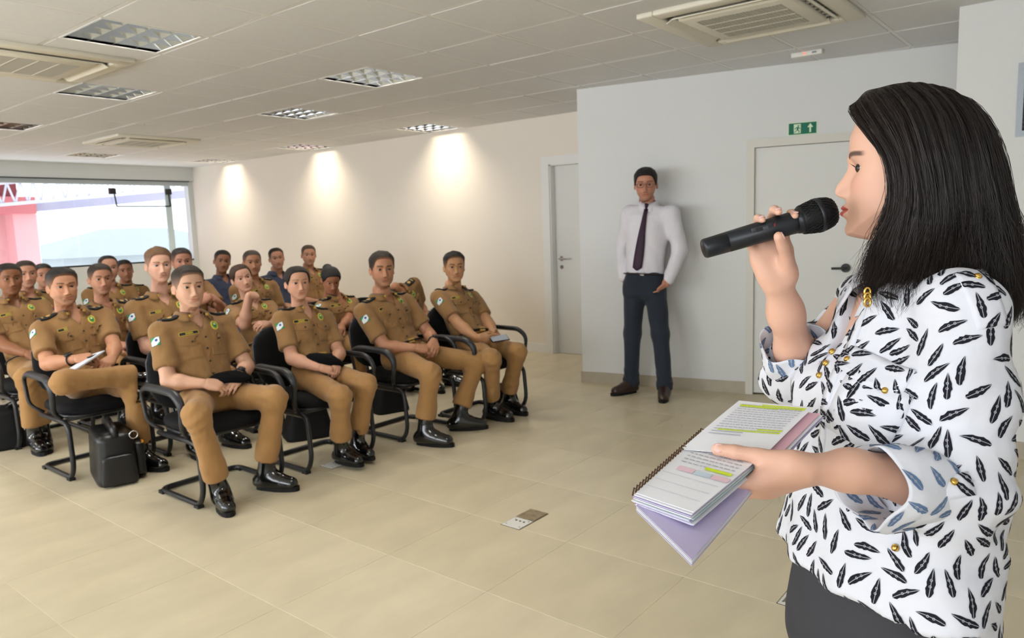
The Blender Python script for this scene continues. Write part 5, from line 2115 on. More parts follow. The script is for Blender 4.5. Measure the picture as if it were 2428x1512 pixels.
# ---- third row
Dk = add_person('dark-skinned man in khaki uniform with shaved hair at the left edge', (22, 662), 6.2, 1.90, 5.94,
                'black visitor chair at the left edge, third row', seed=20, tone=T_DARK, haircol=(30, 25, 22), res=.011, hres=.005,
                hair=dict(top=.006, side=.003, quiff=.0, line=.062), hp=dict(lips=1.3, nose=1.1, wide=1.03), stubble=.25,
                lknee=P3(62, 895, 5.56), lank=P3(84, 1055, 5.62) * [1, 1, 0] + [0, 0, .09], ltoe=(-.1, -1, 0))
Sm = add_person('smiling man in khaki uniform leaning forward in the third row', (238, 662), 5.95, 2.44, 5.92,
                'black visitor chair of the smiling man', seed=21, tone=(196, 142, 114), haircol=BROWN, res=.011, hres=.005, neck=(245, 722),
                hair=dict(top=.014, side=.003, quiff=.2, line=.064), stubble=.3, lookoff=(.2, 0, -.1),
                rhand=(P3(292, 818, 5.60), (-.6, .5, -.5)), lhand=(P3(312, 816, 5.60), (.7, .5, -.4)))
P4 = add_person('man in khaki uniform holding both hands near his chin behind the fair-haired man', (431, 621), 6.1, 3.12, 5.94,
                'black visitor chair behind the fair-haired man', seed=22, tone=(190, 134, 110), haircol=(40, 32, 28), res=.012, hres=.0055, hnz=90, hnt=88,
                hair=dict(top=.012, side=.004, quiff=.2, line=.062), stubble=.4,
                rhand=(P3(490, 706, 5.74), (-.4, -.2, -1)), lhand=(P3(510, 708, 5.74), (.6, -.1, -1)),
                rpose=dict(d=(.6, -.2, .5), n=(.5, .3, -.2), side=(0, -.5, .8), curl=(.9, .9, .5)), lpose=dict(d=(-.6, -.2, .5), n=(-.5, .3, -.2), side=(0, -.5, .8), curl=(.9, .9, .5)))
T6 = add_person('man in khaki uniform with shaved head behind the woman touching her shoulder', (598, 623), 6.1, 3.78, 5.94,
                'black visitor chair behind the woman touching her shoulder', seed=23, tone=(182, 130, 98), haircol=(60, 48, 40), res=.012, hres=.006, hnz=90, hnt=88,
                hair=dict(top=.004, side=.003, quiff=0, line=.062), stubble=.3, hp=dict(nose=1.15))
# ---- fourth row
P65 = add_person('man in khaki uniform with cropped hair behind the dark-skinned man', (62, 650), 7.15, None, None,
                 'black visitor chair behind the left-edge man', seed=24, tone=(196, 142, 116), haircol=(56, 44, 36), res=.014, hres=.007, hnz=84, hnt=80,
                 hair=dict(top=.007, side=.003, quiff=0, line=.062), stubble=.3)
P258 = add_person('man with receding hair in khaki uniform behind the smiling man', (257, 636), 7.15, None, None,
                  'black visitor chair behind the smiling man', seed=25, tone=(198, 146, 120), haircol=(34, 28, 26), res=.014, hres=.007, hnz=84, hnt=80,
                  hair=dict(top=.008, side=.004, quiff=0, line=.078), stubble=.4)
N5 = add_person('man in navy uniform shirt tilting his head back in the fourth row', (527, 620), 7.15, None, None,
                'black visitor chair of the navy-shirted man tilting his head', seed=26, tone=(150, 102, 76), haircol=DARK, res=.014, hres=.007, hnz=84, hnt=80, shirt=M_navy, trousers=M_navy,
                hair=dict(top=.012, side=.004, quiff=.2, line=.064), tilt=(.15, 0, 0), stubble=.2)
N6 = add_person('man in navy uniform shirt with receding dark hair, fourth row near the wall', (656, 613), 7.15, None, None,
                'black visitor chair of the navy-shirted man near the wall', seed=27, tone=(186, 134, 108), haircol=DARK, res=.014, hres=.007, hnz=84, hnt=80, shirt=M_navy, trousers=M_navy,
                hair=dict(top=.012, side=.004, quiff=.1, line=.072), tilt=(-.1, 0, 0), stubble=.3)
T7 = add_person('cropped-haired man in khaki uniform sitting tallest against the cream wall', (732, 605), 7.1, None, None,
                'black visitor chair nearest the cream wall', seed=28, tone=(192, 140, 112), haircol=(70, 54, 42), res=.014, hres=.007, hnz=84, hnt=80,
                hair=dict(top=.007, side=.003, quiff=0, line=.063), stubble=.3)
# ---- fifth row
P102 = add_person('man in khaki uniform half hidden behind the writing man, back row', (103, 653), 8.2, None, None,
                  'black visitor chair in the back row at left', seed=29, tone=(190, 136, 110), haircol=DARK, res=.016, hres=.008, hnz=70, hnt=64,
                  hair=dict(top=.010, side=.004, quiff=.1, line=.064))
P297 = add_person('dark-haired man in khaki uniform in the back row below the window', (296, 642), 8.2, None, None,
                  'black visitor chair in the back row below the window', seed=30, tone=(168, 116, 88), haircol=DARK, res=.016, hres=.008, hnz=70, hnt=64,
                  hair=dict(top=.012, side=.004, quiff=.1, line=.064), tilt=(-.1, 0, 0))
# empty chairs whose backs show between people
place_chair(2.40, 7.9, 'empty black visitor chair behind the writing man')
place_chair(3.62, 6.95, 'empty black visitor chair behind the fair-haired man')
place_chair(4.15, 4.75, 'empty black visitor chair beside the woman looking down')

# ---- small things the audience holds or keeps
def dome(c, r, h, fwd, tilt, name, m, label, cat):
    a = np.linspace(0, 2 * np.pi, 26, endpoint=False)
    rows = []
    for q, z in ((.0, 1.0), (.45, .96), (.8, .72), (1.0, .30), (.96, .05), (.80, -.05), (.3, -.06)):
        rows.append(np.stack([q * r * np.cos(a) * 1.12, q * r * np.sin(a) * .8, np.full(26, z * h)], -1))
    V = np.concatenate(rows)
    V[:, 2] += .006 * wnoise(V, 40, 5)
    fr = frame_from(np.array(fwd), np.array(tilt))
    o = mesh_obj(name, V @ fr + np.asarray(c), grid_faces(7, 26, wrap=True, flip=True), m, None, True)
    return tag(o, label, cat)


dome(P3(545, 893, 3.74) - [0, 0, .02], .105, .05, (-.3, -1, 0), (-.1, -.55, 1), 'beret', M_beret, 'black beret held on the lap of the front-row man nearest camera', 'beret')
dome(P3(768, 852, 3.74) - [0, 0, .02], .11, .055, (-.6, -1, 0), (.1, -.4, 1), 'beret', M_beret, 'black beret on the lap of the front-row woman', 'beret')
ph = empty('phone', P3(1182, 806, 3.46))
hc = P3(1184, 802, 3.46)
fr_ = frame_from(np.array([.9, -.45, .05]), np.array([-.1, -.5, 1]))
bevel_mod(MB().box(hc, (.07, .14, .008), frame=fr_).build('phone_body', mat('phone_black', (20, 20, 22), .3, .5), ph), .003)
MB().box(hc + fr_[2] * .0045, (.064, .13, .001), frame=fr_).build('phone_screen', mat('phone_screen', (170, 176, 186), .1, .6), ph)
tag(ph, 'dark phone held by the man at the right end of front row', 'phone')
# notepad and pen of the writing man
npd = empty('notepad', P3(196, 862, 4.60))
c_ = P3(198, 860, 4.60)
fr_ = frame_from(np.array([.85, .20, .36]), np.array([-.36, .16, .9]))
for k in range(4):
    MB().box(c_ + fr_[2] * (.002 * k), (.15, .21, .0016), frame=fr_).build('page', mat('notepad_paper', (206, 208, 216), .8, .2), npd)
tag(npd, 'white notepad on the crossed leg of the writing man', 'notepad')
pe = MB()
pe.cyl(P3(207, 848, 4.58), P3(247, 834, 4.60), .005, 8)
tag(pe.build('pen', M_black, None, True), 'dark pen in the hand of the writing man', 'pen')
# wrist watches
for who, sd, lab in ((A, 1, 'black wristwatch on the front-row man nearest the camera'), (Fm, 1, 'black wristwatch on the broad front-row man'), (B, -1, 'dark wristwatch on the writing man')):
    w, e = who['_WR'][sd], who['_EL'][sd]
    d = nrm(e - w)
    c = w + d * .03
    u = nrm(np.cross(d, UP))
    v = np.cross(d, u)
    wt = empty('wristwatch', c)
    pts = [c + (u * math.cos(t) + v * math.sin(t)) * .033 for t in np.linspace(0, 2 * math.pi, 18, endpoint=False)]
    MB().tube(pts, .009, 6, closed=True, flat=.35).build('watch_strap', M_black, wt, True)
    out = nrm(UP * .8 - np.array([0, 1, 0]) * .5)
    out = nrm(out - d * (out @ d))
    MB().cyl(c + out * .030, c + out * .042, .020, 16).build('watch_case', M_black, wt, True)
    tag(wt, lab, 'watch')

# briefcase on the floor by the writing man
M_leather = mat('black_leather_bag', (18, 18, 19), .38, .5, bump=.3, bscale=90)
bg = empty('briefcase', (1.80, 4.58, 0))
bc = np.array([1.80, 4.58, 0.0])
bfr = frame_from(np.array([.26, 1, 0]), UP)


def bagsolid(hw, hd, h, fr, c, seed, puff=.02, taper=.12):
    n, rows = 36, 14
    a = np.linspace(0, 2 * np.pi, n, endpoint=False)
    V = []
    for k in range(rows):
        t = k / (rows - 1)
        sc = 1 - taper * t - .06 * (t < .04) - .25 * sstep(.93, 1, t)
        e = 2 / 5.0
        x = hw * sc * np.sign(np.cos(a)) * np.abs(np.cos(a)) ** e
        y = hd * sc * np.sign(np.sin(a)) * np.abs(np.sin(a)) ** e
        z = np.full(n, h * t)
        P = np.stack([x, y, z], -1)
        P *= (1 + puff * wnoise(P, 12, seed))[:, None] * np.array([1, 1, 0]) + np.array([0, 0, 1])
        V.append(P)
    V = np.concatenate(V + [np.array([[0, 0, h * .985]]), np.array([[0, 0, 0]])])
    F = grid_faces(rows, n, wrap=True)
    k = (rows - 1) * n + np.arange(n)
    cap = np.stack([k, (rows - 1) * n + (np.arange(n) + 1) % n, np.full(n, len(V) - 2), np.full(n, len(V) - 2)], 1)
    k = np.arange(n)
    cap2 = np.stack([(k + 1) % n, k, np.full(n, len(V) - 1), np.full(n, len(V) - 1)], 1)
    return V @ fr + c, np.concatenate([F, cap, cap2])


v, f = bagsolid(.115, .215, .30, bfr, bc, 3)
mesh_obj('bag_body', v, f, M_leather, bg, True)
v, f = bagsolid(.035, .17, .20, bfr, bc - bfr[0] * .125 + UP * .02, 4)
mesh_obj('side_pocket', v, f, M_leather, bg, True)
v, f = bagsolid(.095, .025, .17, bfr, bc - bfr[1] * .222 + UP * .012, 5)
mesh_obj('front_pocket', v, f, M_leather, bg, True)
fl_ = MB()
fl_.tube(smooth_path([bc + bfr[1] * t + UP * (.29 + .02 * (abs(t) < .1)) for t in (-.19, -.08, .08, .19)], .03), .02, 8, flat=2.4)
fl_.build('bag_flap', M_leather, bg, True)
hn = MB()
hn.tube(catmull([bc + bfr[1] * -.09 + UP * .29, bc + bfr[1] * -.05 + UP * .345, bc + bfr[1] * .05 + UP * .345, bc + bfr[1] * .09 + UP * .29], 5), .011, 8)
hn.build('bag_handle', M_leather, bg, True)
rg = bc - bfr[0] * .09 - bfr[1] * .20 + UP * .285
MB().tube([rg + (nrm(bfr[0]) * math.cos(t) + UP * math.sin(t)) * .022 - bfr[1] * .02 for t in np.linspace(0, 2 * math.pi, 16, endpoint=False)], .0035, 6, closed=True).build('bag_ring', M_chrome, bg, True)
MB().box(bc - bfr[0] * .145 - bfr[1] * .13 + UP * .215, (.012, .03, .012), frame=bfr).build('zip_tag', mat('orange_tag', (226, 150, 40), .6, .3), bg)
tag(bg, 'black leather briefcase on floor beside the writing man', 'briefcase')


def softbag(x, y, hw, hd, h, label, rz=0.0, seed=1):
    root = empty('shoulder_bag', (x, y, 0))
    fr = frame_from(np.array([math.sin(rz), math.cos(rz), 0]), UP)
    v, f = bagsolid(hw, hd, h, fr, np.array([x, y, 0]), seed, .06, .3)
    mesh_obj('bag_body', v, f, mat('black_nylon', (16, 16, 18), .7, .3, bump=.3, bscale=60), root, True)
    c = np.array([x, y, 0.0])
    MB().tube(catmull([c + fr[1] * -hd * .5 + UP * h * .9, c - fr[0] * hw * .8 + UP * h * 1.12, c + fr[1] * hd * .5 + UP * h * .9], 6), .012, 6, flat=.5).build('bag_strap', M_black, root, True)
    tag(root, label, 'bag', 'black bags under the chairs')


softbag(1.62, 5.95, .16, .17, .28, 'black bag on the floor at the left edge', .2, 2)
softbag(2.98, 4.30, .17, .12, .22, 'black bag behind the chair of the front-row woman', .4, 3)
softbag(3.78, 4.35, .15, .12, .21, 'black bag behind the chair of the broad man', .3, 4)
softbag(4.36, 3.66, .10, .10, .18, 'black bag beside the boots at the right end of front row', .2, 5)

# ================================================================== STANDING MAN BY THE PARTITION
def at_x(px, py, x):
    d = ray(px, py)
    return d * (x / d[0]) + np.array([0, 0, CAM_H])


def head_parts(H_, fr, ho, hs_, tone, haircol, female=False, stubble=.25, eyes=1.0, browk=1.0, lipcol=None, lash=.7):
    """head mesh and its vertex colours (lips, brows, stubble are real colour)"""
    HV, HF_ = H_.build()
    u, v = H_.uvz
    au = np.abs(u)
    front = np.cos(H_.T) > .3
    al = H_.almond(u, v, eyes)
    colr = np.tile(tone, (len(HV), 1))
    ml = -.0665 + .0016 * sstep(.0, .026, au)
    lipm = front * H_.lipmask(u, v)
    lipc = lipcol if lipcol is not None else tone * np.array([.80, .52, .52])
    colr = colr * (1 - lipm[:, None] * .85) + lipc * lipm[:, None] * .85
    mo_ = front * np.exp(-((v - ml) / .0011) ** 2) * np.clip(1 - (au / .026) ** 2, 0, 1) ** .5 * .55
    colr = colr * (1 - mo_[:, None])
    chk = front * np.exp(-((au - .042) / .018) ** 2 - ((v + .028) / .018) ** 2) * .16
    colr = colr * (1 - chk[:, None] * np.array([.0, .6, .6]))
    if stubble:
        st = sstep(-.045, -.06, v) * sstep(-.125, -.112, v) * (np.abs(H_.T) < 1.5) * (1 - lipm) * stubble
        colr = colr * (1 - st[:, None] * np.array([.62, .55, .50]))
    bz = .0215 + .0035 * np.sin(np.clip((au - .010) / .042, 0, 1) * np.pi * .8)
    bt_ = .0028 * browk
    bm = front * sstep(.010, .014, au) * sstep(.060, .050, au) * sstep(bt_ * 1.6, bt_ * .6, np.abs(v - bz))
    colr = colr * (1 - bm[:, None] * .85) + haircol * .9 * bm[:, None] * .85
    HV = HV.copy()
    HV[:, 1] -= np.where(front, .0075 * sstep(.0008, -.0012, al), 0) * H_.f
    rimm = front * np.exp(-((al - .0004) / .0009) ** 2) * (v > .0015)
    colr = colr * (1 - rimm[:, None] * lash)
    parts = [(tf(HV, fr, ho, hs_), HF_)]
    for sd in (1, -1):
        ev, ef = ear_mesh(sd, H_.f)
        parts.append((tf(ev, fr, ho, hs_), ef if sd == 1 else ef[:, ::-1]))
    return parts, colr


def add_eyes(body, H_, fr, ho, hs_, gaze, iris):
    for sd in (1, -1):
        c = tf(np.array([[sd * .0312, .0688, .0015]]) * H_.f, fr, ho, hs_)[0]
        v_, f_, uv = eyeball(c, np.array(gaze) - c, .0125 * H_.f * hs_, 20)
        mesh_obj('eye', v_, f_, eye_material(iris), body, True, uv=uv)


def standing_man():
    XB = 5.30
    head = at_x(1531, 438, 5.33)
    neck = at_x(1537, 488, 5.36)
    hip = at_x(1528, 668, 5.30)
    sh = {-1: at_x(1494, 506, 5.33), 1: at_x(1592, 506, 5.38)}
    el = {-1: at_x(1476, 585, 5.38), 1: at_x(1612, 592, 5.40)}
    wr = {-1: at_x(1478, 656, 5.26), 1: at_x(1586, 662, 5.29)}
    kn = {-1: at_x(1500, 790, 5.24), 1: at_x(1566, 792, 5.26)}
    an = {-1: at_x(1496, 905, 5.26), 1: at_x(1576, 912, 5.25)}
    for sd in (1, -1):
        an[sd][2] = .085
    fw = nrm(np.array([-pn[0], -pn[1], 0]))                  # away from the wall
    fw = nrm(fw + .15 * np.array([-.3, -1, 0]))
    left = np.cross(UP, fw)
    root = empty('person', (hip[0], hip[1], 0))
    tag(root, 'man in white shirt, dark tie and glasses standing against the white partition', 'person')
    ax = nrm(neck - hip)
    tl = nrm(left - ax * (left @ ax))
    tf_ = np.cross(tl, ax)
    if tf_ @ fw < 0:
        tf_ = -tf_
    L = np.linalg.norm(neck - hip)
    M_sh = cloth('white_shirt_cloth', (226, 222, 228), .35)
    M_tr = cloth('charcoal_trouser_cloth', (44, 50, 60), .3)
    pts = [hip, neck, *sh.values(), *el.values(), *wr.values()]
    F = Field(np.min(pts, 0) - .16, np.max(pts, 0) + .16, .011)
    spine = [hip + ax * L * t for t in (.02, .2, .42, .66, .86, .985)]
    F.loft(spine, tl, [.152, .150, .160, .172, .165, .09], [.112, .108, .11, .115, .10, .06], k=.02, n=2.3)
    for sd in (1, -1):
        F.cone(neck - ax * .05 + tl * sd * .03, sh[sd], .05, .055, k=.05)
        F.cone(sh[sd], el[sd], .066, .058, k=.04)
        F.cone(el[sd], wr[sd], .058, .044, k=.03)
    F.disp(lambda P: .004 * wnoise(P, 26, 77) + .004 * np.sin((P - hip) @ ax * 48 + 7 * np.sin((P - hip) @ tl * 8)) * sstep(.4, 0., ((P - hip) @ ax) / L))
    F.cone(neck - ax * .02, neck + ax * .12, .048, .06, k=.006, sub=True)
    SV, SF = F.mesh(1)
    shirt = mesh_obj('shirt', SV, SF, M_sh, root, True)
    bvh = BVHTree.FromPolygons([tuple(q) for q in SV], [tuple(int(i) for i in q) for q in SF])
    # collar
    an_ = np.linspace(.10, 2 * math.pi - .10, 26)
    rows = []
    for r_, z_ in ((.058, .036), (.064, .046), (.074, .022), (.090, -.012)):
        rows.append([neck + (tf_ * math.cos(a) + tl * math.sin(a)) * r_ + ax * (z_ - .034 * max(math.cos(a), 0) - (.012 * max(math.cos(a), 0) if z_ < 0 else 0)) for a in an_])
    co = mesh_obj('shirt_collar', np.array(rows).reshape(-1, 3), grid_faces(4, 26), M_sh, shirt, True)
    co.modifiers.new('thick', 'SOLIDIFY').thickness = .004
    # tie: knot and blade following the chest
    M_tie = mat('aubergine_tie', (56, 34, 52), .6, .3, bump=.2, bscale=120)
    kp = neck + tf_ * .074 - ax * .014
    tie = MB()
    tie.tube([kp + ax * .022, kp - ax * .02], [.022, .014], 10, flat=.7)
    tieo = tie.build('tie_knot', M_tie, root, True)
    pts_, uvs = [], []
    n = 22
    for i in range(n):
        t = i / (n - 1)
        w = .014 + .024 * sstep(0, .8, t)
        c = kp - ax * (.02 + (L * .80) * t) - tl * .045 * t
        if i == n - 1:
            w = .004
        for q in (-1, -.5, 0, .5, 1):
            o = c + tl * w * q
            h_ = bvh.ray_cast(Vector(o + tf_ * .2), Vector(-tf_), .4)
            p = np.array(h_[0]) if h_[0] is not None else o
            pts_.append(p + tf_ * (.008 + .004 * (1 - q * q)))
    to = mesh_obj('tie_blade', np.array(pts_), grid_faces(n, 5), M_tie, root, True)
    to.modifiers.new('thick', 'SOLIDIFY').thickness = .004
    # trousers
    pts = [hip, *kn.values(), *an.values()]
    lo, hi = np.min(pts, 0) - .18, np.max(pts, 0) + .18
    F = Field(lo, hi, .011)
    F.loft([hip - ax * .10, hip, hip + ax * .065], tl, [.150, .160, .152], [.11, .118, .112], k=.03)
    for sd in (1, -1):
        hj = hip + left * sd * .078 - UP * .05
        F.cone(hj, kn[sd], .092, .070, k=.045)
        F.cone(kn[sd], an[sd] + UP * .03, .070, .058, k=.03)
        F.cone(an[sd] + UP * .05, an[sd] - UP * .02, .058, .066, k=.02)
    F.disp(lambda P: .003 * wnoise(P, 20, 31) + .005 * np.sin(P[..., 2] * 80 + 5 * np.sin(P[..., 0] * 18 + P[..., 1] * 22)) * sstep(.30, .12, P[..., 2]))
    F.cut(np.array([0, 0, .062]), -UP, .006)
    TV, TF = F.mesh(1)
    tr_ = mesh_obj('trousers', TV, TF, M_tr, root, True)
    bp = [hip + ax * .062 + tl * math.cos(a) * .160 + tf_ * math.sin(a) * .120 for a in np.linspace(0, 2 * math.pi, 30, endpoint=False)]
    MB().tube(bp, .017, 6, closed=True, flat=.4).build('belt', mat('brown_belt', (40, 26, 22), .4, .5), tr_, True)
    MB().box(hip + ax * .062 + tf_ * .127, (.030, .008, .026), frame=np.stack([tl, tf_, ax])).build('belt_buckle', mat('dull_steel', (120, 116, 112), .4, .5, metal=.8), tr_)
    M_shoe = mat('brown_leather_shoe', (52, 34, 28), .3, .5)
    for sd, td in ((-1, nrm(np.array([-.62, .50, 0]))), (1, nrm(np.array([-.9, -.5, 0])))):
        td = nrm(fw * .8 + left * sd * (.75 if sd < 0 else .05)) if sd < 0 else nrm(fw + left * .05)
        b = boot(root, an[sd], td, UP, .98, .009)
        b.name = 'shoe'
        b.data.materials.clear()
        b.data.materials.append(M_shoe)
    # body
    tone = np.array(lin((196, 138, 112)))
    pts = [hip, neck, *sh.values(), *el.values(), *wr.values()]
    F = Field(np.min(pts, 0) - .18, np.max(pts, 0) + .18, .011)
    F.loft(spine, tl, [.135, .134, .144, .156, .15, .075], [.095, .094, .095, .10, .085, .05], k=.02)
    F.cone(neck - ax * .06, neck + ax * .06, .052, .048, k=.04)
    for sd in (1, -1):
        F.cone(sh[sd], el[sd], .045, .04, k=.03)
        F.cone(el[sd], wr[sd], .04, .03, k=.02)
        hd = nrm(np.array([0, 0, -1]) - left * sd * .75 + fw * .05)
        F.cone(wr[sd], wr[sd] + hd * .04, .032, .034, k=.02)
    parts = [F.mesh(1)]
    for sd in (1, -1):
        hd = nrm(np.array([0, 0, -1]) - left * sd * .75 + fw * .05)
        HF = Field(wr[sd] - .2, wr[sd] + .2, .007)
        hand_prims(HF, wr[sd] + hd * .01, hd, -left * sd - UP * .6, fw, .92, (.25, .3, .2), .04, (.85, .45, .1))
        parts.append(HF.mesh(1))
    H_ = Head(seed=41, nz=104, nt=104, wide=1.0, nose=1.15, jaw=.95)
    fr = frame_from(np.array([0, .35, 1.35]) - head, UP)
    hp_, colr = head_parts(H_, fr, head, 1.10, tone, np.array(lin((24, 20, 20))), stubble=.35, eyes=.85)
    parts += hp_
    nb = [len(p[0]) for p in parts]
    V, Q = join(parts)
    col = np.tile(tone, (len(V), 1))
    k = sum(nb[:3])
    col[k:k + nb[3]] = colr
    body = mesh_obj('body', V, Q, M_skin, root, True, col=col)
    add_eyes(body, H_, fr, head, 1.10, (0, .35, 1.35), (60, 42, 30))
    hv, hf = short_hair(H_, rng, dict(top=.022, side=.008, quiff=.35, line=.060))
    mesh_obj('hair', tf(hv, fr, head, 1.10), hf, mat('hair_man', (22, 19, 19), .55, .35, bump=.7, bscale=120, stretch=(3, 3, 1), bdist=.004), root, True)
    # glasses
    gl = MB()
    for sd in (1, -1):
        cx = sd * .0325
        ring = [np.array([cx + .023 * math.copysign(abs(math.cos(t)) ** .6, math.cos(t)), .103 - .10 * abs(cx + .02 * math.cos(t)) ** 1.5, -.002 + .0155 * math.copysign(abs(math.sin(t)) ** .6, math.sin(t))]) for t in np.linspace(0, 2 * math.pi, 22, endpoint=False)]
        gl.tube(tf(np.array(ring), fr, head, 1.10), .0016, 6, closed=True)
        gl.tube(tf(np.array([(cx + sd * .023, .098, .004), (sd * .076, .08, .004), (sd * .080, .0, .0)]), fr, head, 1.10), .0016, 6)
    gl.tube(tf(np.array([(-.0095, .103, .002), (0, .106, .004), (.0095, .103, .002)]), fr, head, 1.10), .0016, 6)
    go = gl.build('glasses', None, None, True, mats=[mat('glasses_frame', (40, 40, 48), .35, .5)])
    tag(go, 'thin dark-framed glasses on the standing man', 'glasses')
    return root


standing_man()

# ================================================================== THE SPEAKER
ER, EF = RC[:, 0], RC[:, 1]
HR = nrm(np.array([ER[0], ER[1], 0]))           # image right, horizontal
HFw = nrm(np.array([EF[0], EF[1], 0]))          # away from the camera, horizontal
D0 = 1.20


def Q3(px, py, d=D0):
    return at_d(px, py, d)


W_TONE = np.array(lin((218, 172, 149)))
M_blouse = mat('white_sheer_blouse', (212, 213, 221), .75, .25, bump=.7, bscale=11, bdist=.016, sheen=.1)
M_feather = mat('black_feather_print', (26, 26, 34), .8, .2)
M_feath2 = mat('feather_spine_print', (168, 170, 180), .8, .2)
M_goldb = mat('gold_button', (226, 184, 96), .22, .6, metal=1.0)
M_whair = mat('dark_brown_hair', (30, 23, 20), .42, .45)
M_wstr = mat('dark_brown_strands', (30, 23, 20), .40, .45, attr=True)

sp_root = empty('person', tuple(Q3(2100, 1512) * np.array([1, 1, 0])))
tag(sp_root, 'dark-haired woman in feather-print blouse speaking into a microphone at right', 'person')

# ---------------- torso frame: chest turned a little towards the camera
TFW = nrm(-HR * math.cos(math.radians(4)) - HFw * math.sin(math.radians(4)))
TL = np.cross(UP, TFW)                          # her left, towards the camera
nk = Q3(2168, 640, 1.21)
spine = [Q3(2072, 1640, 1.20), Q3(2074, 1480, 1.20), Q3(2080, 1310, 1.20), Q3(2098, 1130, 1.20), Q3(2122, 960, 1.205), Q3(2142, 820, 1.21), Q3(2160, 715, 1.21), Q3(2168, 655, 1.21)]
SHL, ELL, WRL = Q3(2272, 742, 1.065), Q3(2252, 1150, 1.035), Q3(1930, 1102, .965)
SHR, ELR, WRR = Q3(2052, 730, 1.345), Q3(1897, 885, 1.375), Q3(1850, 688, 1.245)
tw_ = np.array([.215, .218, .215, .200, .178, .170, .150, .075])
td_ = np.array([.138, .138, .132, .128, .116, .106, .088, .055])

pts = np.array([*spine, SHL, ELL, SHR, ELR, Q3(2100, 1150, 1.0)])
F = Field(pts.min(0) - .20, pts.max(0) + .20, .008)
F.loft(spine, TL, tw_, td_, k=.02, n=2.2)
for sd in (1, -1):
    F.ell(spine[4] + TL * sd * .068 + TFW * .070 + UP * .0, (.066, .060, .070), np.stack([TL, TFW, UP]), k=.06)
for S_, E_ in ((SHL, ELL), (SHR, ELR)):
    F.cone(nk - UP * .045, S_ + UP * .012, .042, .050, k=.05)
CUFL = Q3(2128, 1150, 1.01)
CUFR = ELR + (WRR - ELR) * .28
dF = nrm(CUFL - ELL)
dR = nrm(WRR - ELR)
SV_ = F.clone()
SV_.cone(SHL, SHL + (ELL - SHL) * .5, .064, .068, k=.03)
SV_.cone(SHL + (ELL - SHL) * .5, ELL, .068, .068, k=.03)
SV_.cone(ELL, CUFL + (ELL - CUFL) * .25, .068, .058, k=.03)
SV_.cut(CUFL + (ELL - CUFL) * .10, dF, .006, CUFL - .12, CUFL + .12)
SV_.cone(SHR, ELR, .062, .062, k=.04)
SV_.cone(ELR, CUFR, .060, .056, k=.03)
SV_.cut(CUFR, dR, .006, CUFR - .10, CUFR + .10)
F.merge(SV_, .010)


def w_folds(P):
    q = P - spine[3]
    h = q @ UP
    a = q @ TL
    b = q @ TFW
    ang = np.arctan2(a, b)
    v = .010 * np.sin(ang * 9 + 2.2 * np.sin(h * 7)) * sstep(.05, -.35, h)                   # falling folds below
    v = v + .0065 * wnoise(P, 26, 90)
    for E_, S_ in ((ELL, SHL), (ELR, SHR)):
        r = np.sqrt(((P - E_) ** 2).sum(-1))
        d = nrm(E_ - S_)
        v = v + .009 * np.sin((P - E_) @ d * 95 + 4 * np.sin((P - E_) @ TL * 25)) * np.exp(-(r / .11) ** 2)
    r = np.sqrt(((P - (SHL - UP * .12 + TFW * .06)) ** 2).sum(-1))
    v = v + .006 * np.sin((P @ (TFW * 55 + UP * 45))) * np.exp(-(r / .10) ** 2)
    return v


F.disp(w_folds)
# neck hole, V opening
F.cone(nk - UP * .03, nk + UP * .16, .052, .070, k=.008, sub=True)
vb = Q3(2026, 780, 1.20)
nf = nk + TFW * .07
sl_, P_ = F.region(nf - .20, nf + .16)
q_ = P_ - nf
zz, xx, yy = q_ @ UP, q_ @ TL, q_ @ TFW
m_ = np.maximum(np.abs(xx) - (zz + .150) * .42, -(yy + .02))
F.F[sl_] = np.maximum(F.F[sl_], -m_)
# curved shirt-tail hem, shorter in front
hb = Q3(1868, 1366, 1.10)
sl_, P_ = F.region(F.lo, F.lo + np.array(F.F.shape) * F.res)
q_ = P_ - spine[2]
fr_c = q_ @ TFW
sd_c = q_ @ TL
hz = Q3(2060, 1478, 1.10)[2]
hem = hz + .050 * sstep(.02, .16, fr_c) - .030 * sstep(.0, -.15, fr_c) + .030 * (np.abs(sd_c) / .2) ** 2 * (fr_c > -.05) + .004 * np.sin(sd_c * 60)
F.F[sl_] = np.maximum(F.F[sl_], hem - P_[..., 2])
# side slit
ss = Q3(2143, 1428, 1.02)
F.cone(ss - UP * .02, ss - UP * .14 + TFW * .0, .004, .030, k=.004, sub=True)
# hollow the skirt of the blouse so it hangs free
F.loft([spine[0] - UP * .2, spine[1], spine[2] + UP * .02], TL, [.19, .19, .17], [.125, .125, .105], k=.01, sub=True, n=2.2)
BV, BF = F.mesh(2)
blouse = mesh_obj('blouse', BV, BF, M_blouse, sp_root, True)
bbvh = BVHTree.FromPolygons([tuple(q) for q in BV], [tuple(int(i) for i in q) for q in BF])


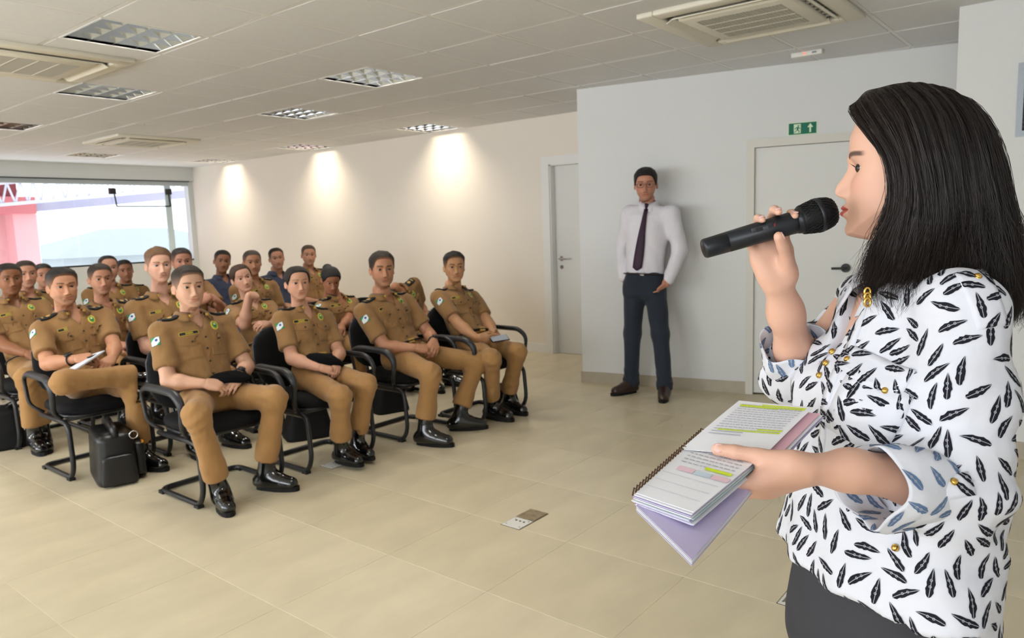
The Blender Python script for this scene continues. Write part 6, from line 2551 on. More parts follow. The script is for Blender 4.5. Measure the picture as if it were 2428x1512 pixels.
# ---------------- rolled cuffs (inside of the print shows blue-grey)
def cuff(name, c, d, r0, width, seed, lumps=.012):
    d = nrm(d)
    u = nrm(np.cross(d, UP))
    v = np.cross(d, u)
    n, rows = 72, 17
    V = []
    for k in range(rows):
        t = k / (rows - 1)
        a = np.linspace(0, 2 * np.pi, n, endpoint=False)
        # profile: out from the inside, fold over, back along the outside
        prof = np.interp(t, [0, .15, .3, .55, .8, 1], [.94, 1.02, 1.10, 1.22, 1.18, 1.10])
        off = np.interp(t, [0, .15, .3, .55, .8, 1], [-.2, .35, .5, .2, -.25, -.55]) * width
        rr = r0 * prof * (1 + lumps / r0 * (np.sin(2 * a + seed) * .5 + np.sin(3 * a + 2 * seed) * .35 + .3 * np.sin(5 * a + seed * 3 + 4 * t)))
        V.append(c + d * (off + .006 * np.sin(3 * a + seed))[:, None] + rr[:, None] * (np.cos(a)[:, None] * u + np.sin(a)[:, None] * v) if np.ndim(off) else
                 c + d * (off + .006 * np.sin(3 * a + seed)[:, None]) + rr[:, None] * (np.cos(a)[:, None] * u + np.sin(a)[:, None] * v))
    V = np.concatenate(V)
    o = mesh_obj(name, V, grid_faces(rows, n, wrap=True, flip=True), M_blouse, blouse, True)
    return V, grid_faces(rows, n, wrap=True, flip=True)


cvL = cuff('rolled_cuff', CUFL + dF * .008, dF, .052, .085, 1.0, .010)
cvR = cuff('rolled_cuff', CUFR - dR * .012, dR, .050, .085, 2.4, .008)

# ---------------- feather print
def feather2d(L, Wd, rs):
    """strip outline of one feather: list of (s, left, right) and barbs notched"""
    n = 11
    s_ = np.linspace(0, 1, n)
    w = np.sin(np.pi * np.clip(s_ * .92 + .06, 0, 1)) ** .8
    jag = rs.uniform(.70, 1.08, (n, 2))
    l = w * Wd * jag[:, 0]
    r = w * Wd * jag[:, 1]
    l[0] = r[0] = .0003
    l[-1] = r[-1] = .0003
    return (s_ - .5) * L, l, r


def print_feathers(V, Fq, name, parent, seed, spacing, L=.040, gap=.0138, m1=None, m2=None, keep=None):
    rs = np.random.default_rng(seed)
    tri = np.concatenate([Fq[:, [0, 1, 2]], Fq[:, [0, 2, 3]]])
    a, b, c = V[tri[:, 0]], V[tri[:, 1]], V[tri[:, 2]]
    N = np.cross(b - a, c - a)
    ar = np.linalg.norm(N, axis=1)
    ok = ar > 1e-12
    prob = np.where(ok, ar, 0)
    prob /= prob.sum()
    nc = int(min(20000, max(200, ar.sum() * .5 / spacing ** 2 * 16)))
    cand = rs.choice(len(tri), nc, p=prob)
    w = rs.dirichlet((1, 1, 1), nc)
    Pc = (V[tri[cand]] * w[:, :, None]).sum(1)
    Nc = N[cand] / (ar[cand, None] + 1e-15)
    sel, ANG = [], []
    SP, SN = np.zeros((4000, 3, 3)), np.zeros((4000, 3))
    for i in range(nc):
        n = Nc[i]
        upt = UP - n * (UP @ n)
        if np.linalg.norm(upt) < .2:
            upt = TFW - n * (TFW @ n)
        upt = nrm(upt)
        sid = np.cross(n, upt)
        m = len(sel)
        near = None
        if m:
            d = SP[:m, 1] - Pc[i]
            near = np.nonzero(((d * d).sum(1) < (L * 1.35) ** 2) & (SN[:m] @ n > -.1))[0]
        for tr_ in range(3):
            an = rs.uniform(-1.57, 1.57)
            e1 = upt * math.cos(an) + sid * math.sin(an)
            pts = np.stack([Pc[i] - e1 * L * .40, Pc[i], Pc[i] + e1 * L * .40])
            if near is None or not len(near) or ((pts[:, None, :] - SP[near].reshape(-1, 3)[None]) ** 2).sum(-1).min() > gap ** 2:
                SP[m], SN[m] = pts, n
                sel.append(i)
                ANG.append(an)
                break
    bv = BVHTree.FromPolygons([tuple(q) for q in V], [tuple(int(t) for t in q) for q in Fq])
    VV, FF, MM = [], [], []
    for kk, i in enumerate(sel):
        p, n = Pc[i], Nc[i]
        upt = UP - n * (UP @ n)
        if np.linalg.norm(upt) < .2:
            upt = TFW - n * (TFW @ n)
        upt = nrm(upt)
        sid = np.cross(n, upt)
        an = ANG[kk]
        e1 = upt * math.cos(an) + sid * math.sin(an)
        e2 = np.cross(n, e1)
        s_, l, r = feather2d(L * rs.uniform(.9, 1.05), .0058, rs)
        bend = rs.uniform(-.10, .10)
        base = len(VV)
        rows = []
        for q in range(len(s_)):
            bx = bend * (s_[q] / L * 2) ** 2 * L * .5
            for o in (-l[q], -.0004, .0004, r[q]):
                pt = p + e1 * s_[q] + e2 * (o + bx)
                # barbs sweep backwards
                if o in (-l[q], r[q]):
                    pt = pt - e1 * abs(o) * .7
                h = bv.find_nearest(Vector(pt))
                nn = np.array(h[1])
                if nn @ n < 0:
                    nn = -nn
                VV.append(np.array(h[0]) + nn * .0009)
        for q in range(len(s_) - 1):
            for t in range(3):
                i0 = base + q * 4 + t
                FF.append((i0, i0 + 1, i0 + 5, i0 + 4))
                MM.append(1 if t == 1 else 0)
        # two little rings
        for q in (4, 6):
            cpt = VV[base + q * 4 + 2] + n * .0004
            b2 = len(VV)
            for ra in (.0011, .0019):
                for t in range(8):
                    aa = t * math.pi / 4
                    VV.append(cpt + (e1 * math.cos(aa) + e2 * math.sin(aa)) * ra)
            for t in range(8):
                FF.append((b2 + t, b2 + (t + 1) % 8, b2 + 8 + (t + 1) % 8, b2 + 8 + t))
                MM.append(1)
    o = mesh_obj(name, np.array(VV), np.array(FF), None, parent, False, fmat=MM, mats=[m1 or M_feather, m2 or M_feath2])
    o['label'] = 'black feather print of the blouse'
    o['kind'] = 'stuff'
    return len(sel)


M_feab = mat('feather_print_reverse', (92, 116, 150), .8, .2)
nfe = print_feathers(BV, BF, 'feather_print', blouse, 5, .0238)
for cv in (cvL, cvR):
    print_feathers(cv[0], cv[1], 'feather_print', blouse, 8, .032, .036, .0145, M_feab, M_feath2)

# ---------------- collar, chest pocket flap, tabs, buttons
cr = .060
an_ = np.linspace(.30, 2 * math.pi - .30, 30)
rows = []
for r_, z_ in ((cr * .95, .020), (cr * 1.08, .050), (cr * 1.28, .040), (cr * 1.60, .0)):
    ring = []
    for a in an_:
        o_ = max(math.cos(a), 0)
        ring.append(nk + UP * (z_ - .075 * o_ ** 1.5) + (TFW * math.cos(a) * (1 + .25 * o_) + TL * math.sin(a)) * r_)
    rows.append(ring)
cV = np.array(rows).reshape(-1, 3)
co = mesh_obj('blouse_collar', cV, grid_faces(4, 30), M_blouse, blouse, True)
co.modifiers.new('thick', 'SOLIDIFY').thickness = .003
print_feathers(cV, grid_faces(4, 30), 'feather_print', blouse, 9, .034, .040)


def gold(px, py, d):
    """gold shank button on the blouse where a pixel ray meets it"""
    o = np.array([0, 0, CAM_H])
    r = nrm(ray(px, py))
    h = bbvh.ray_cast(Vector(o), Vector(r), 3)
    if h[0] is None:
        return
    p, n = np.array(h[0]), np.array(h[1])
    if n @ r > 0:
        n = -n
    mb = MB()
    mb.cyl(p, p + n * .004, .0052, 14)
    mb.cyl(p + n * .004, p + n * .0062, .0052, 14, r2=.0030)
    mb.build('gold_button', M_goldb, blouse, True)


for q in ((2011, 853), (2100, 927), (2260, 1143), (2317, 658), (2125, 1299), (1975, 835), (1960, 862), (1945, 890)):
    gold(*q, 0)


def ribbon_patch(px, w, h, rot, name, th=.0022, nu=7, nv=6, shape=None):
    r = nrm(ray(*px))
    hit = bbvh.ray_cast(Vector((0, 0, CAM_H)), Vector(r), 3)
    p, n = np.array(hit[0]), np.array(hit[1])
    if n @ r > 0:
        n = -n
    n = nrm(n + .6 * -r)
    u = nrm(np.cross(UP, n))
    if u @ HR < 0:
        u = -u
    v = np.cross(n, u)
    if v[2] < 0:
        v = -v
    c_, s_ = math.cos(rot), math.sin(rot)
    u2, v2 = u * c_ + v * s_, v * c_ - u * s_
    vv, ff, uv = patch(bbvh, p, -n, u2, v2, w, h, nu, nv, .0012, th, shape)
    o = mesh_obj(name, vv, ff, M_blouse, blouse, True)
    print_feathers(vv[:nu * nv], grid_faces(nv, nu), 'feather_print', blouse, 3 + int(w * 1000), .033, .040)
    return o


ribbon_patch((2066, 880), .125, .050, -.42, 'pocket_flap', shape=flap_shape)
ribbon_patch((2050, 975), .105, .10, -.35, 'chest_pocket', .001)
ribbon_patch((2332, 705), .040, .085, .25, 'shoulder_tab', .0022, 9, 11)
ribbon_patch((2228, 1158), .085, .030, .22, 'sleeve_tab')
ribbon_patch((1985, 880), .018, .30, -.05, 'button_placket', .0012, 3, 12)

# necklace pendant at the throat
nl = MB()
for k in range(3):
    c = Q3(2057, 692 + k * 12, 1.13)
    nl.tube([c + (HR * math.cos(t) * .0045 + UP * math.sin(t) * .0065) for t in np.linspace(0, 2 * math.pi, 14, endpoint=False)], .0020, 6, closed=True)
nlo = nl.build('necklace', M_goldb, None, True)
tag(nlo, 'gold link necklace at the throat of the woman', 'necklace')

# ---------------- trousers and shoes (below the frame)
M_wtr = mat('charcoal_jersey', (62, 62, 66), .9, .2, bump=.1, bscale=500)
hipw = spine[1].copy()
lo_, hi_ = hipw - [.30, .30, 0], hipw + [.30, .30, .22]
lo_[2] = .02
F = Field(lo_, hi_, .014)
F.loft([hipw - UP * .06, hipw + UP * .04, hipw + UP * .15], TL, [.168, .172, .150], [.112, .115, .10], k=.03)
LEG = {}
for sd in (1, -1):
    hj = hipw + TL * sd * .085 - UP * .04
    kn = hj + TFW * .02 - UP * .34
    kn[2] = .42
    an_w = kn * np.array([1, 1, 0]) + np.array([0, 0, .09]) - TFW * .03
    F.cone(hj, kn, .092, .062, k=.04)
    F.cone(kn, an_w, .058, .042, k=.02)
    LEG[sd] = an_w
v, f = F.mesh(1)
mesh_obj('trousers', v, f, M_wtr, sp_root, True)
for sd in (1, -1):
    b = boot(sp_root, LEG[sd], nrm(TFW + TL * sd * .2), UP, .86, .009)
    b.name = 'shoe'

# ---------------- head
HS = 1.05
hc = Q3(2162, 396, 1.20)
vr = nrm(ray(2150, 400) * np.array([1, 1, 0]))
hfw = nrm(np.cross(UP, vr))                       # profile to the viewer
hfw = nrm(hfw + .02 * vr)
FRH = frame_from(hfw, UP - HR * .0 + HR * .02)
H_ = Head(female=True, seed=60, nz=230, nt=230, nose=1.06, lips=1.9, brow=.9, jaw=1.02, prog=.0115, nlift=.005)
parts, colr = head_parts(H_, FRH, hc, HS, W_TONE, np.array(lin((40, 30, 27))), True, 0, 1.12, 1.25, np.array(lin((186, 48, 54))), .85)
# ---------------- body: neck, chest, arms, hands
pts = np.array([spine[4], nk, SHL, ELL, WRL, SHR, ELR, WRR])
F = Field(pts.min(0) - .16, pts.max(0) + .16, .008)
F.loft(spine[3:], TL, tw_[3:] - .022, td_[3:] - .020, k=.02, n=2.2)
F.cone(nk - UP * .05, nk + UP * .09, .052, .046, k=.05)
for S_, E_, W_ in ((SHL, ELL, WRL), (SHR, ELR, WRR)):
    F.cone(nk - UP * .06, S_, .036, .042, k=.04)
    F.cone(S_, E_, .047, .040, k=.03)
body_parts = [F.mesh(2)]
# right hand round the microphone
MIC_D = 1.203
mt, mh = Q3(1668, 590, MIC_D), Q3(1978, 499, MIC_D)
mdir = nrm(mh - mt)
d_r = nrm(Q3(1824, 588, 1.236) - WRR)


def forearm(fld, E_, W_, d_, fl, fs):
    m_ = E_ + (W_ - E_) * .30
    fld.cone(E_, m_, .0335, .0330, k=.02)
    fld.cone(m_, E_ + (W_ - E_) * .75, .0330, .0258, k=.02)
    fld.cone(E_ + (W_ - E_) * .75, W_ + d_ * .012, .0258, .0245, k=.03, flat=fl, fs=fs)


_b = np.array([WRR, ELR, WRR + d_r * .19])
HFd = Field(_b.min(0) - .07, _b.max(0) + .07, .0034)
forearm(HFd, ELR, WRR, d_r, HFw, .80)
tips_r = hand_prims(HFd, WRR, d_r, -HFw, HR, .93,
                    [(.22, .72, .85), (.18, .75, .85), (.18, .72, .8), (.10, .55, .7)], .20, (.93, .18, .45), (.05, .10), .005, (.024, .019, .010), Q3(1853, 556, 1.172))
body_parts.append(HFd.mesh(1))
# left hand under the papers, thumb on top
d_l = nrm(Q3(1818, 1148, .978) - WRL)
n_l = nrm(HFw * .60 + UP * .75)
_b = np.array([WRL, ELL, WRL + d_l * .19])
HFd = Field(_b.min(0) - .08, _b.max(0) + .08, .0034)
forearm(HFd, ELL, WRL, d_l, n_l, .82)
tips_l = hand_prims(HFd, WRL, d_l, n_l, UP, .95, (.22, .35, .3), .03, (.86, .42, .05), (-.05, .05), .005, (.026, .022, .010), Q3(1768, 1076, .978))
body_parts.append(HFd.mesh(1))
body_parts += parts
nb = [len(p[0]) for p in body_parts]
V, Q = join(body_parts)
col = np.tile(W_TONE, (len(V), 1))
k0 = sum(nb[:3])
col[k0:k0 + nb[3]] = colr
wbody = mesh_obj('body', V, Q, M_skin, sp_root, True, col=col)
add_eyes(wbody, H_, FRH, hc, HS, hc + nrm(hfw * .93 - vr * .36) * 2 - UP * .02, (52, 36, 26))
M_nail = mat('pale_nail', (232, 186, 178), .25, .5)
for (p, d, inn), r_ in list(zip(tips_r, (.0068, .007, .0068, .006, .0085))) + [(tips_l[4], .0085)]:
    v, f = pad(0, 0, 0, r_ * 1.55, .0120, .0024, 2.6, nu=12, nv=6)
    fr = frame_from(d, -inn)
    mesh_obj('fingernail', v @ fr + p - d * .0015 - inn * r_ * .78, f, M_nail, wbody, True)
# eyelashes and brow hairs of the near eye
lb = MB()
for k in range(26):
    a = -1 + 2 * k / 25
    uu = .0312 + .0135 * a
    vv = .0015 + .0050 * (1 - a * a)
    st = np.array([uu, .0845 - .006 * a * a, vv]) * H_.f
    en = st + np.array([.002 * a, .0062, .0042]) * H_.f
    lb.tube(tf(np.array([st, (st + en) / 2 - [0, 0, .0008], en]), FRH, hc, HS), [.0004, .0003, .00012], 4)
lb.build('eyelashes', M_whair, wbody)

# ---------------- hair: guide curves (forward, up, towards the camera) in head coordinates
GU = np.array([
    [(.081, .108, .008), (.088, .090, .034), (.058, .050, .062), (.031, .012, .077), (.022, -.036, .082), (.030, -.080, .080), (.046, -.118, .072), (.060, -.160, .080), (.070, -.188, .090), (.058, -.216, .098)],
    [(.066, .124, .008), (.056, .112, .042), (.024, .066, .076), (.000, .010, .091), (-.006, -.050, .095), (.004, -.100, .093), (.017, -.145, .087), (.030, -.185, .105), (.036, -.207, .115), (.026, -.232, .125)],
    [(.045, .130, .008), (.018, .126, .044), (-.016, .085, .081), (-.036, .020, .097), (-.047, -.050, .101), (-.047, -.100, .101), (-.037, -.150, .115), (-.026, -.188, .135), (-.020, -.208, .145), (-.010, -.228, .150)],
    [(.010, .138, .006), (-.022, .131, .042), (-.062, .090, .075), (-.082, .030, .091), (-.092, -.040, .097), (-.094, -.090, .099), (-.092, -.130, .110), (-.088, -.160, .122), (-.083, -.182, .135), (-.074, -.200, .148)],
    [(-.030, .137, .004), (-.066, .124, .036), (-.107, .080, .062), (-.127, .020, .077), (-.140, -.050, .083), (-.147, -.100, .085), (-.152, -.150, .085), (-.154, -.190, .083), (-.152, -.222, .080), (-.146, -.244, .078)],
    [(-.060, .127, .000), (-.097, .110, .010), (-.130, .070, .015), (-.150, .020, .018), (-.162, -.050, .020), (-.172, -.100, .020), (-.180, -.150, .020), (-.186, -.190, .020), (-.181, -.226, .020), (-.168, -.252, .020)]])


def head_pt(y_, z_, x_):
    """apparent place (measured across the head) -> head coordinates on the plane x = x_"""
    px, py = 2146 - y_ / .000685, 395 - z_ / .000685
    r = ray(px, py)
    o = np.array([0, 0, CAM_H]) - hc
    t = (x_ - o @ FRH[0]) / (r @ FRH[0])
    return FRH @ (o + r * t)


GN = np.array([[head_pt(*q) for q in row] for row in GU])
GM = GN[::-1] * np.array([-1, 1, 1])
GALL = np.concatenate([GN, GM])                  # near side -> back -> far side



def guide(g, t):
    """point on the interpolated guide sheet; g in 0..1 front-near to front-far, t in 0..1 root to tip"""
    x = g * (len(GALL) - 1)
    i = np.clip(np.floor(x).astype(int), 0, len(GALL) - 2)
    a = x - i

    def row(k):
        k = np.clip(k, 0, len(GALL) - 1)
        y = t * 9
        j = np.clip(np.floor(y).astype(int), 0, 8)
        b = (y - j)[..., None]
        p0, p1, p2, p3 = [GALL[k, np.clip(j + o, 0, 9)] for o in (-1, 0, 1, 2)]
        return .5 * (2 * p1 + (-p0 + p2) * b + (2 * p0 - 5 * p1 + 4 * p2 - p3) * b * b + (-p0 + 3 * p1 - 3 * p2 + p3) * b ** 3)
    a = a[..., None]
    q0, q1, q2, q3 = row(i - 1), row(i), row(i + 1), row(i + 2)
    return .5 * (2 * q1 + (-q0 + q2) * a + (2 * q0 - 5 * q1 + 4 * q2 - q3) * a * a + (-q0 + 3 * q1 - 3 * q2 + q3) * a ** 3)


gg, tt = np.meshgrid(np.linspace(0, 1, 60), np.linspace(0, .97, 40), indexing='ij')
sheet = guide(gg, tt)
inn = np.array([0, -.03, -.02])
cen = np.stack([np.zeros_like(tt), np.full_like(tt, -.03), np.minimum(sheet[..., 2], .03)], -1)
dirn = sheet - cen
ln_ = np.linalg.norm(dirn, axis=-1, keepdims=True)
sheet_in = sheet - dirn / ln_ * .010
hm_ = mesh_obj('hair', tf(sheet_in.reshape(-1, 3), FRH, hc), grid_faces(60, 40), M_whair, sp_root, True)
NS, NK = 9500, 20
rs = np.random.default_rng(21)
g0 = np.concatenate([rs.uniform(0, .62, int(NS * .8)), rs.uniform(.62, 1, NS - int(NS * .8))])
clump = np.round(g0 * 90 + rs.normal(0, .35, NS)) / 90
tk = np.linspace(0, 1, NK)
Tm = tk[None, :] * rs.uniform(.74, 1.03, (NS, 1))
Gm = np.clip(g0[:, None] + (clump - g0)[:, None] * (.45 * tk[None, :] ** 1.5) + .012 * np.sin(tk[None, :] * rs.uniform(8, 13, (NS, 1)) + clump[:, None] * 220 + rs.uniform(0, 1.5, (NS, 1))) * tk[None, :], 0, 1)
Pst = guide(Gm, np.clip(Tm, 0, 1))
cen = np.stack([np.zeros_like(Tm), np.full_like(Tm, -.03), np.minimum(Pst[..., 2], .03)], -1)
dirn = Pst - cen
dirn /= np.linalg.norm(dirn, axis=-1, keepdims=True)
lay = rs.uniform(-.012, .004, (NS, 1)) + .003 * np.sin(g0[:, None] * 150) + .002 * np.sin(g0[:, None] * 330 + 1)
wavp = rs.uniform(0, 6.28, (NS, 1)) * .3 + clump[:, None] * 60
lay = lay * sstep(0, .22, tk)[None, :] - .003 * sstep(.2, 0, tk)[None, :]
wave = .0095 * np.sin(tk[None, :] * rs.uniform(10, 16, (NS, 1)) + wavp) * tk[None, :] ** 1.4
Pst = Pst + dirn * (lay + wave)[..., None]
wild = (rs.uniform(0, 1, (NS, 1)) < .07) * rs.uniform(.0, .032, (NS, 1)) * tk[None, :] ** 1.5
Pst = Pst + dirn * wild[..., None] + (rs.normal(0, .0065, (NS, 1, 3)) * tk[None, :, None] ** 2)
# tubes with three sides
T_ = np.gradient(Pst, axis=1)
T_ /= np.linalg.norm(T_, axis=-1, keepdims=True) + 1e-9
U_ = np.cross(T_, dirn)
U_ /= np.linalg.norm(U_, axis=-1, keepdims=True) + 1e-9
W_ = np.cross(T_, U_)
rad = (.00046 * (1 - .75 * tk ** 3))[None, :, None]
ring = np.stack([Pst + rad * (math.cos(a) * U_ + math.sin(a) * W_) for a in (0, 2.094, 4.189)], 2)      # NS,NK,3,3
Vh = ring.reshape(-1, 3)
i0 = (np.arange(NS) * NK * 3)[:, None, None] + (np.arange(NK - 1) * 3)[None, :, None]
kk = np.arange(3)[None, None, :]
k2 = (kk + 1) % 3
Fh = np.stack([i0 + kk, i0 + k2, i0 + 3 + k2, i0 + 3 + kk], -1).reshape(-1, 4)
sc_h = np.repeat(np.clip(rs.lognormal(0, .45, NS), .4, 3.2), NK * 3)[:, None] * np.array(lin((34, 25, 21)))
ho_ = mesh_obj('hair_strands', tf(Vh, FRH, hc), Fh, M_wstr, hm_, True, col=sc_h)
ho_['kind'] = 'stuff'

# ================================================================== MICROPHONE
mic = empty('microphone', tuple((mt + mh) / 2))
M_micb = mat('black_anodised', (30, 33, 38), .34, .5, metal=.3)
M_mesh = mat('mic_mesh_black', (14, 14, 15), .5, .5, metal=.4)
u = nrm(np.cross(mdir, HFw))
w = np.cross(mdir, u)
ML = np.linalg.norm(mh - mt)


def lathe(prof, n=36):
    """profile (distance along the axis 0..1, radius)"""
    a = np.linspace(0, 2 * np.pi, n, endpoint=False)
    V = np.concatenate([mt + mdir * (x * ML) + r * (np.cos(a)[:, None] * u + np.sin(a)[:, None] * w) for x, r in prof])
    return V, grid_faces(len(prof), n, wrap=True)


v, f = lathe([(.0, .0), (.0, .0145), (.012, .0162), (.175, .0168), (.178, .0160), (.182, .0160), (.185, .0170), (.66, .0185), (.69, .0190), (.693, .0184), (.705, .0184), (.708, .0200), (.735, .0212), (.74, .0206)])
mesh_obj('mic_body', v, f, M_micb, mic, True)
hp_ = [(.735, .0205), (.745, .0228), (.78, .0240), (.83, .0262), (.87, .0268), (.92, .0262), (.965, .0235), (.99, .0195), (1.0, .0150), (1.003, .0)]
v, f = lathe(hp_, 30)
mesh_obj('mic_grille_core', v, f, M_mesh, mic, True)
v, f = lathe([(.855, .0262), (.856, .0285), (.886, .0285), (.887, .0262)])
mesh_obj('mic_band', v, f, M_micb, mic, True)
# woven wire over the grille
wv = MB()
xs = np.array([q[0] for q in hp_])
rsq = np.array([q[1] for q in hp_])
for k in range(26):
    for sgn in (1, -1):
        P_ = []
        for t in np.linspace(.748, .99, 16):
            r = np.interp(t, xs, rsq) + .0006 + .0004 * math.sin(t * 160 + k * math.pi)
            a = k / 26 * 2 * math.pi + sgn * (t - .74) * 5.0
            P_.append(mt + mdir * t * ML + r * (math.cos(a) * u + math.sin(a) * w))
        wv.tube(P_, .00055, 4, caps=False)
wo_ = wv.build('mic_grille_wire', mat('mic_wire', (44, 44, 46), .35, .5, metal=.7), mic, True)
# switch plate on the side towards the camera
sdir = nrm(-HFw - mdir * (-HFw @ mdir))
udir = np.cross(sdir, mdir)
if udir[2] < 0:
    udir = -udir
sc_ = mt + mdir * ML * .445 + sdir * .0172 * .93 + udir * .0065
frs = np.stack([mdir, udir, sdir])
bevel_mod(MB().box(sc_, (.042, .0105, .0022), frame=frs).build('switch_plate', mat('switch_plate', (38, 40, 45), .4, .5), mic), .001)
MB().box(sc_ + sdir * .0012 - mdir * .004, (.019, .0056, .0012), frame=frs).build('switch_slot', M_black, mic)
MB().box(sc_ + sdir * .0020 + mdir * .001, (.009, .0050, .0022), frame=frs).build('switch_slider', mat('switch_grey', (70, 72, 78), .4, .5), mic)
MB().box(sc_ + sdir * .0013 + mdir * .0165, (.003, .005, .001), frame=frs).build('switch_lamp', mat('dull_red', (120, 24, 26), .4, .5), mic)
tag(mic, 'black handheld wireless microphone in the right hand of the woman', 'microphone')

# ================================================================== PAPERS IN HER LEFT HAND
def pd_(px, py, lift=0.0):
    """point of the tilted page plane under a pixel"""
    return Q3(px, py, .985 + (1095 - py) * .00125) + UP * lift


def sheet_mesh(corners, lift, curl=0.0, nu=9, nv=9, th=.0006):
    a, b, c, d = [np.asarray(q, float) for q in corners]      # around the sheet
    n = nrm(np.cross(b - a, d - a))
    if n[2] < 0:
        n = -n
    V = []
    for j in range(nv):
        for i in range(nu):
            s, t = i / (nu - 1), j / (nv - 1)
            p = a * (1 - s) * (1 - t) + b * s * (1 - t) + c * s * t + d * (1 - s) * t
            V.append(p + n * (lift + curl * (s ** 2) * .5 + curl * .3 * math.sin(t * 3)))
    V = np.array(V)
    return np.concatenate([V, V - n * th]), n, nu, nv


def sheet_obj(name, corners, lift, m, parent, curl=0.0, th=.0006):
    V, n, nu, nv = sheet_mesh(corners, lift, curl, th=th)
    N_ = nu * nv
    F_ = [tuple(q) for q in grid_faces(nv, nu)] + [tuple(int(k) + N_ for k in q[::-1]) for q in grid_faces(nv, nu)]
    rim = [i for i in range(nu)] + [j * nu + nu - 1 for j in range(1, nv)] + [(nv - 1) * nu + i for i in range(nu - 2, -1, -1)] + [j * nu for j in range(nv - 2, 0, -1)]
    for k in range(len(rim)):
        p, q = rim[k], rim[(k + 1) % len(rim)]
        F_.append((q, p, p + N_, q + N_))
    return mesh_obj(name, V, F_, m, parent, False)


M_pap = mat('white_paper', (250, 250, 255), .7, .3)
M_lil = mat('lilac_paper', (206, 196, 232), .7, .3)
M_pinkp = mat('pink_paper', (240, 190, 204), .7, .3)
M_minp = mat('mint_paper', (206, 228, 226), .7, .3)
M_ink = mat('grey_ink', (192, 192, 202), .8, .2)
M_hi = mat('yellow_highlighter', (226, 246, 60), .7, .3)


def bil(c, s, t):
    a, b, cc, d = [np.asarray(q, float) for q in c]
    return a * (1 - s) * (1 - t) + b * s * (1 - t) + cc * s * t + d * (1 - s) * t


def marks(parent, corners, items, lift, name, m, curl=0.0):
    """flat print: strips in page coordinates (s0, s1, t0, t1)"""
    a, b, c, d = [np.asarray(q, float) for q in corners]
    n = nrm(np.cross(b - a, d - a))
    if n[2] < 0:
        n = -n
    VV, FF = [], []
    for s0, s1, t0, t1 in items:
        k = len(VV)
        for s, t in ((s0, t0), (s1, t0), (s1, t1), (s0, t1)):
            VV.append(bil(corners, s, t) + n * (lift + curl * (s ** 2) * .5 + curl * .3 * math.sin(t * 3)))
        FF.append((k, k + 1, k + 2, k + 3))
    return mesh_obj(name, np.array(VV), np.array(FF), m, parent)


# notebook: lower block of pages, spiral edge at the far left
nb_c = [pd_(1503, 1168), pd_(1640, 1216), pd_(1830, 1060), pd_(1668, 1020)]
note = empty('spiral_notebook', tuple(pd_(1660, 1130, -.01)))
for k in range(9):
    cm = [M_lil, M_pap, M_lil, M_pap, M_minp, M_pap, M_lil, M_pap, M_pap][k]
    j_ = rng.uniform(-.003, .003, 2)
    cc = [p + HR * j_[0] + HFw * j_[1] for p in nb_c]
    sheet_obj('notebook_page', cc, -.016 + k * .0019, cm, note, .002 * (k / 8))
back_c = [pd_(1508, 1172), pd_(1640, 1266, -.012), pd_(1790, 1105, -.01), pd_(1668, 1030)]
for k in range(4):
    sheet_obj('hanging_page', [p - UP * (.014 + .0022 * k) for p in back_c], 0, [M_lil, M_pap, M_pap, M_lil][k], note, -.004)
for k in range(26):
    t = (k + .5) / 26
    p = bil(nb_c, 0.0, t)
    e = nrm(bil(nb_c, 1, t) - p)
    MB().tube([p + e * .004 + UP * .0028, p - e * .002 + UP * .0038, p - e * .0045 - UP * .006, p + e * .002 - UP * .014], .0011, 5).build('spiral_ring', mat('bronze_wire', (96, 70, 58), .35, .5, metal=.8), note)
lines = []
rl = np.random.default_rng(4)
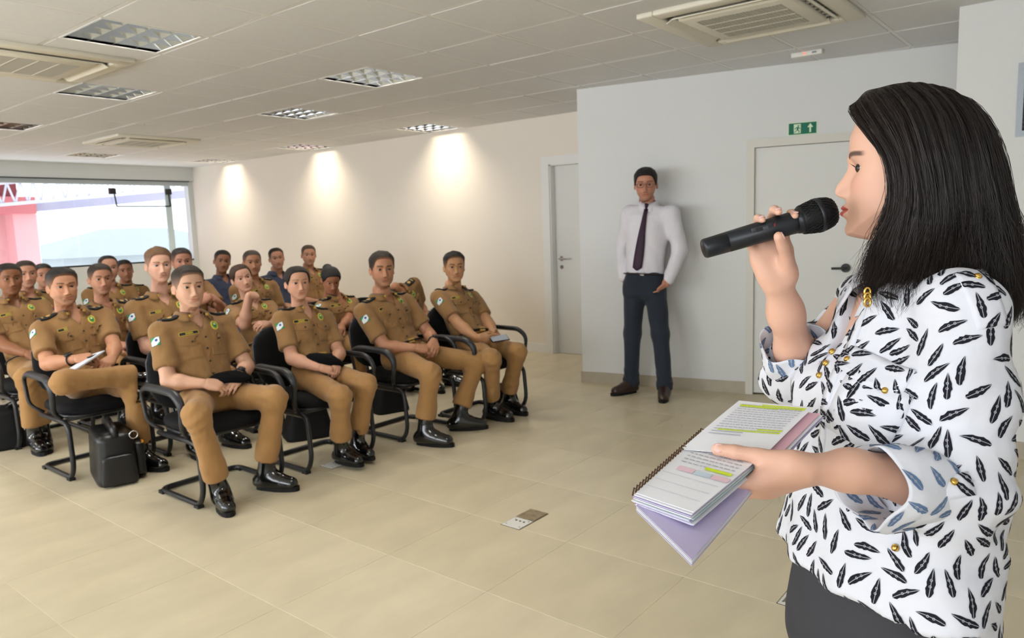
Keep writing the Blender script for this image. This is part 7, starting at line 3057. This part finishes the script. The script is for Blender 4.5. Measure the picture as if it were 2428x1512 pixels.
for r_ in range(7):
    t = .50 + r_ * .045
    s = .15
    while s < .9:
        w_ = rl.uniform(.03, .09)
        lines.append((s, min(s + w_, .93), t, t + .010))
        s += w_ + .02
for r_ in range(3):
    lines.append((.06, .95, .12 + r_ * .1, .123 + r_ * .1))
topn = -.016 + 8 * .0019 + .0006
marks(note, nb_c, lines, topn + .0003, 'handwriting', M_ink, .002)['kind'] = 'stuff'
marks(note, nb_c, [(.55, .95, .47, .505)], topn + .0006, 'highlight_stroke', M_hi, .002)
for h_ in ((.20, .46, .385, .44), (.74, 1.0, .385, .44)):
    marks(note, nb_c, [h_], topn + .0004, 'pink_heading', mat('pink_print', (246, 210, 222), .7, .3), .002)
marks(note, nb_c, [(.47, .73, .385, .44)], topn + .0004, 'blue_heading', mat('blue_print', (214, 228, 240), .7, .3), .002)
tag(note, 'spiral notebook with lilac pages held in the left hand of the woman', 'notebook')

# loose printed sheet lying over the upper half
sh_c = [pd_(1615, 1074, .004), pd_(1812, 1092, .004), pd_(1928, 980, .006), pd_(1752, 961, .006)]
so = empty('printed_sheet', tuple(pd_(1770, 1030)))
sheet_obj('paper_sheet', sh_c, .002, M_pap, so, .004)
for k, (mm, dx) in enumerate(((M_pinkp, .006), (M_pap, .010), (M_lil, .012), (M_minp, .008))):
    sheet_obj('paper_sheet', [p - UP * (.004 + .003 * k) + HR * dx * (1 if i in (1, 2) else .2) + HFw * -.012 for i, p in enumerate(sh_c)], 0, mm, so, .002)
lines, his = [], []
for r_ in range(14):
    t = .30 + r_ * .047
    s = .10
    if r_ in (0, 1):
        lines.append((.10, .5, t, t + .012))
        continue
    while s < .90:
        w_ = rl.uniform(.02, .07)
        lines.append((s, min(s + w_, .92), t, t + .012))
        s += w_ + .010
for t, s0, s1 in ((.385, .15, .93), (.43, .62, .93), (.87, .10, .60), (.90, .08, .93), (.93, .35, .93)):
    his.append((s0, s1, t - .006, t + .026))
for h_ in his:
    marks(so, sh_c, [h_], .0025, 'highlight_stroke', M_hi, .004)
marks(so, sh_c, lines, .0029, 'printed_text', M_ink, .004)['kind'] = 'stuff'
tag(so, 'white printed sheets with yellow highlighting held over the notebook', 'papers')
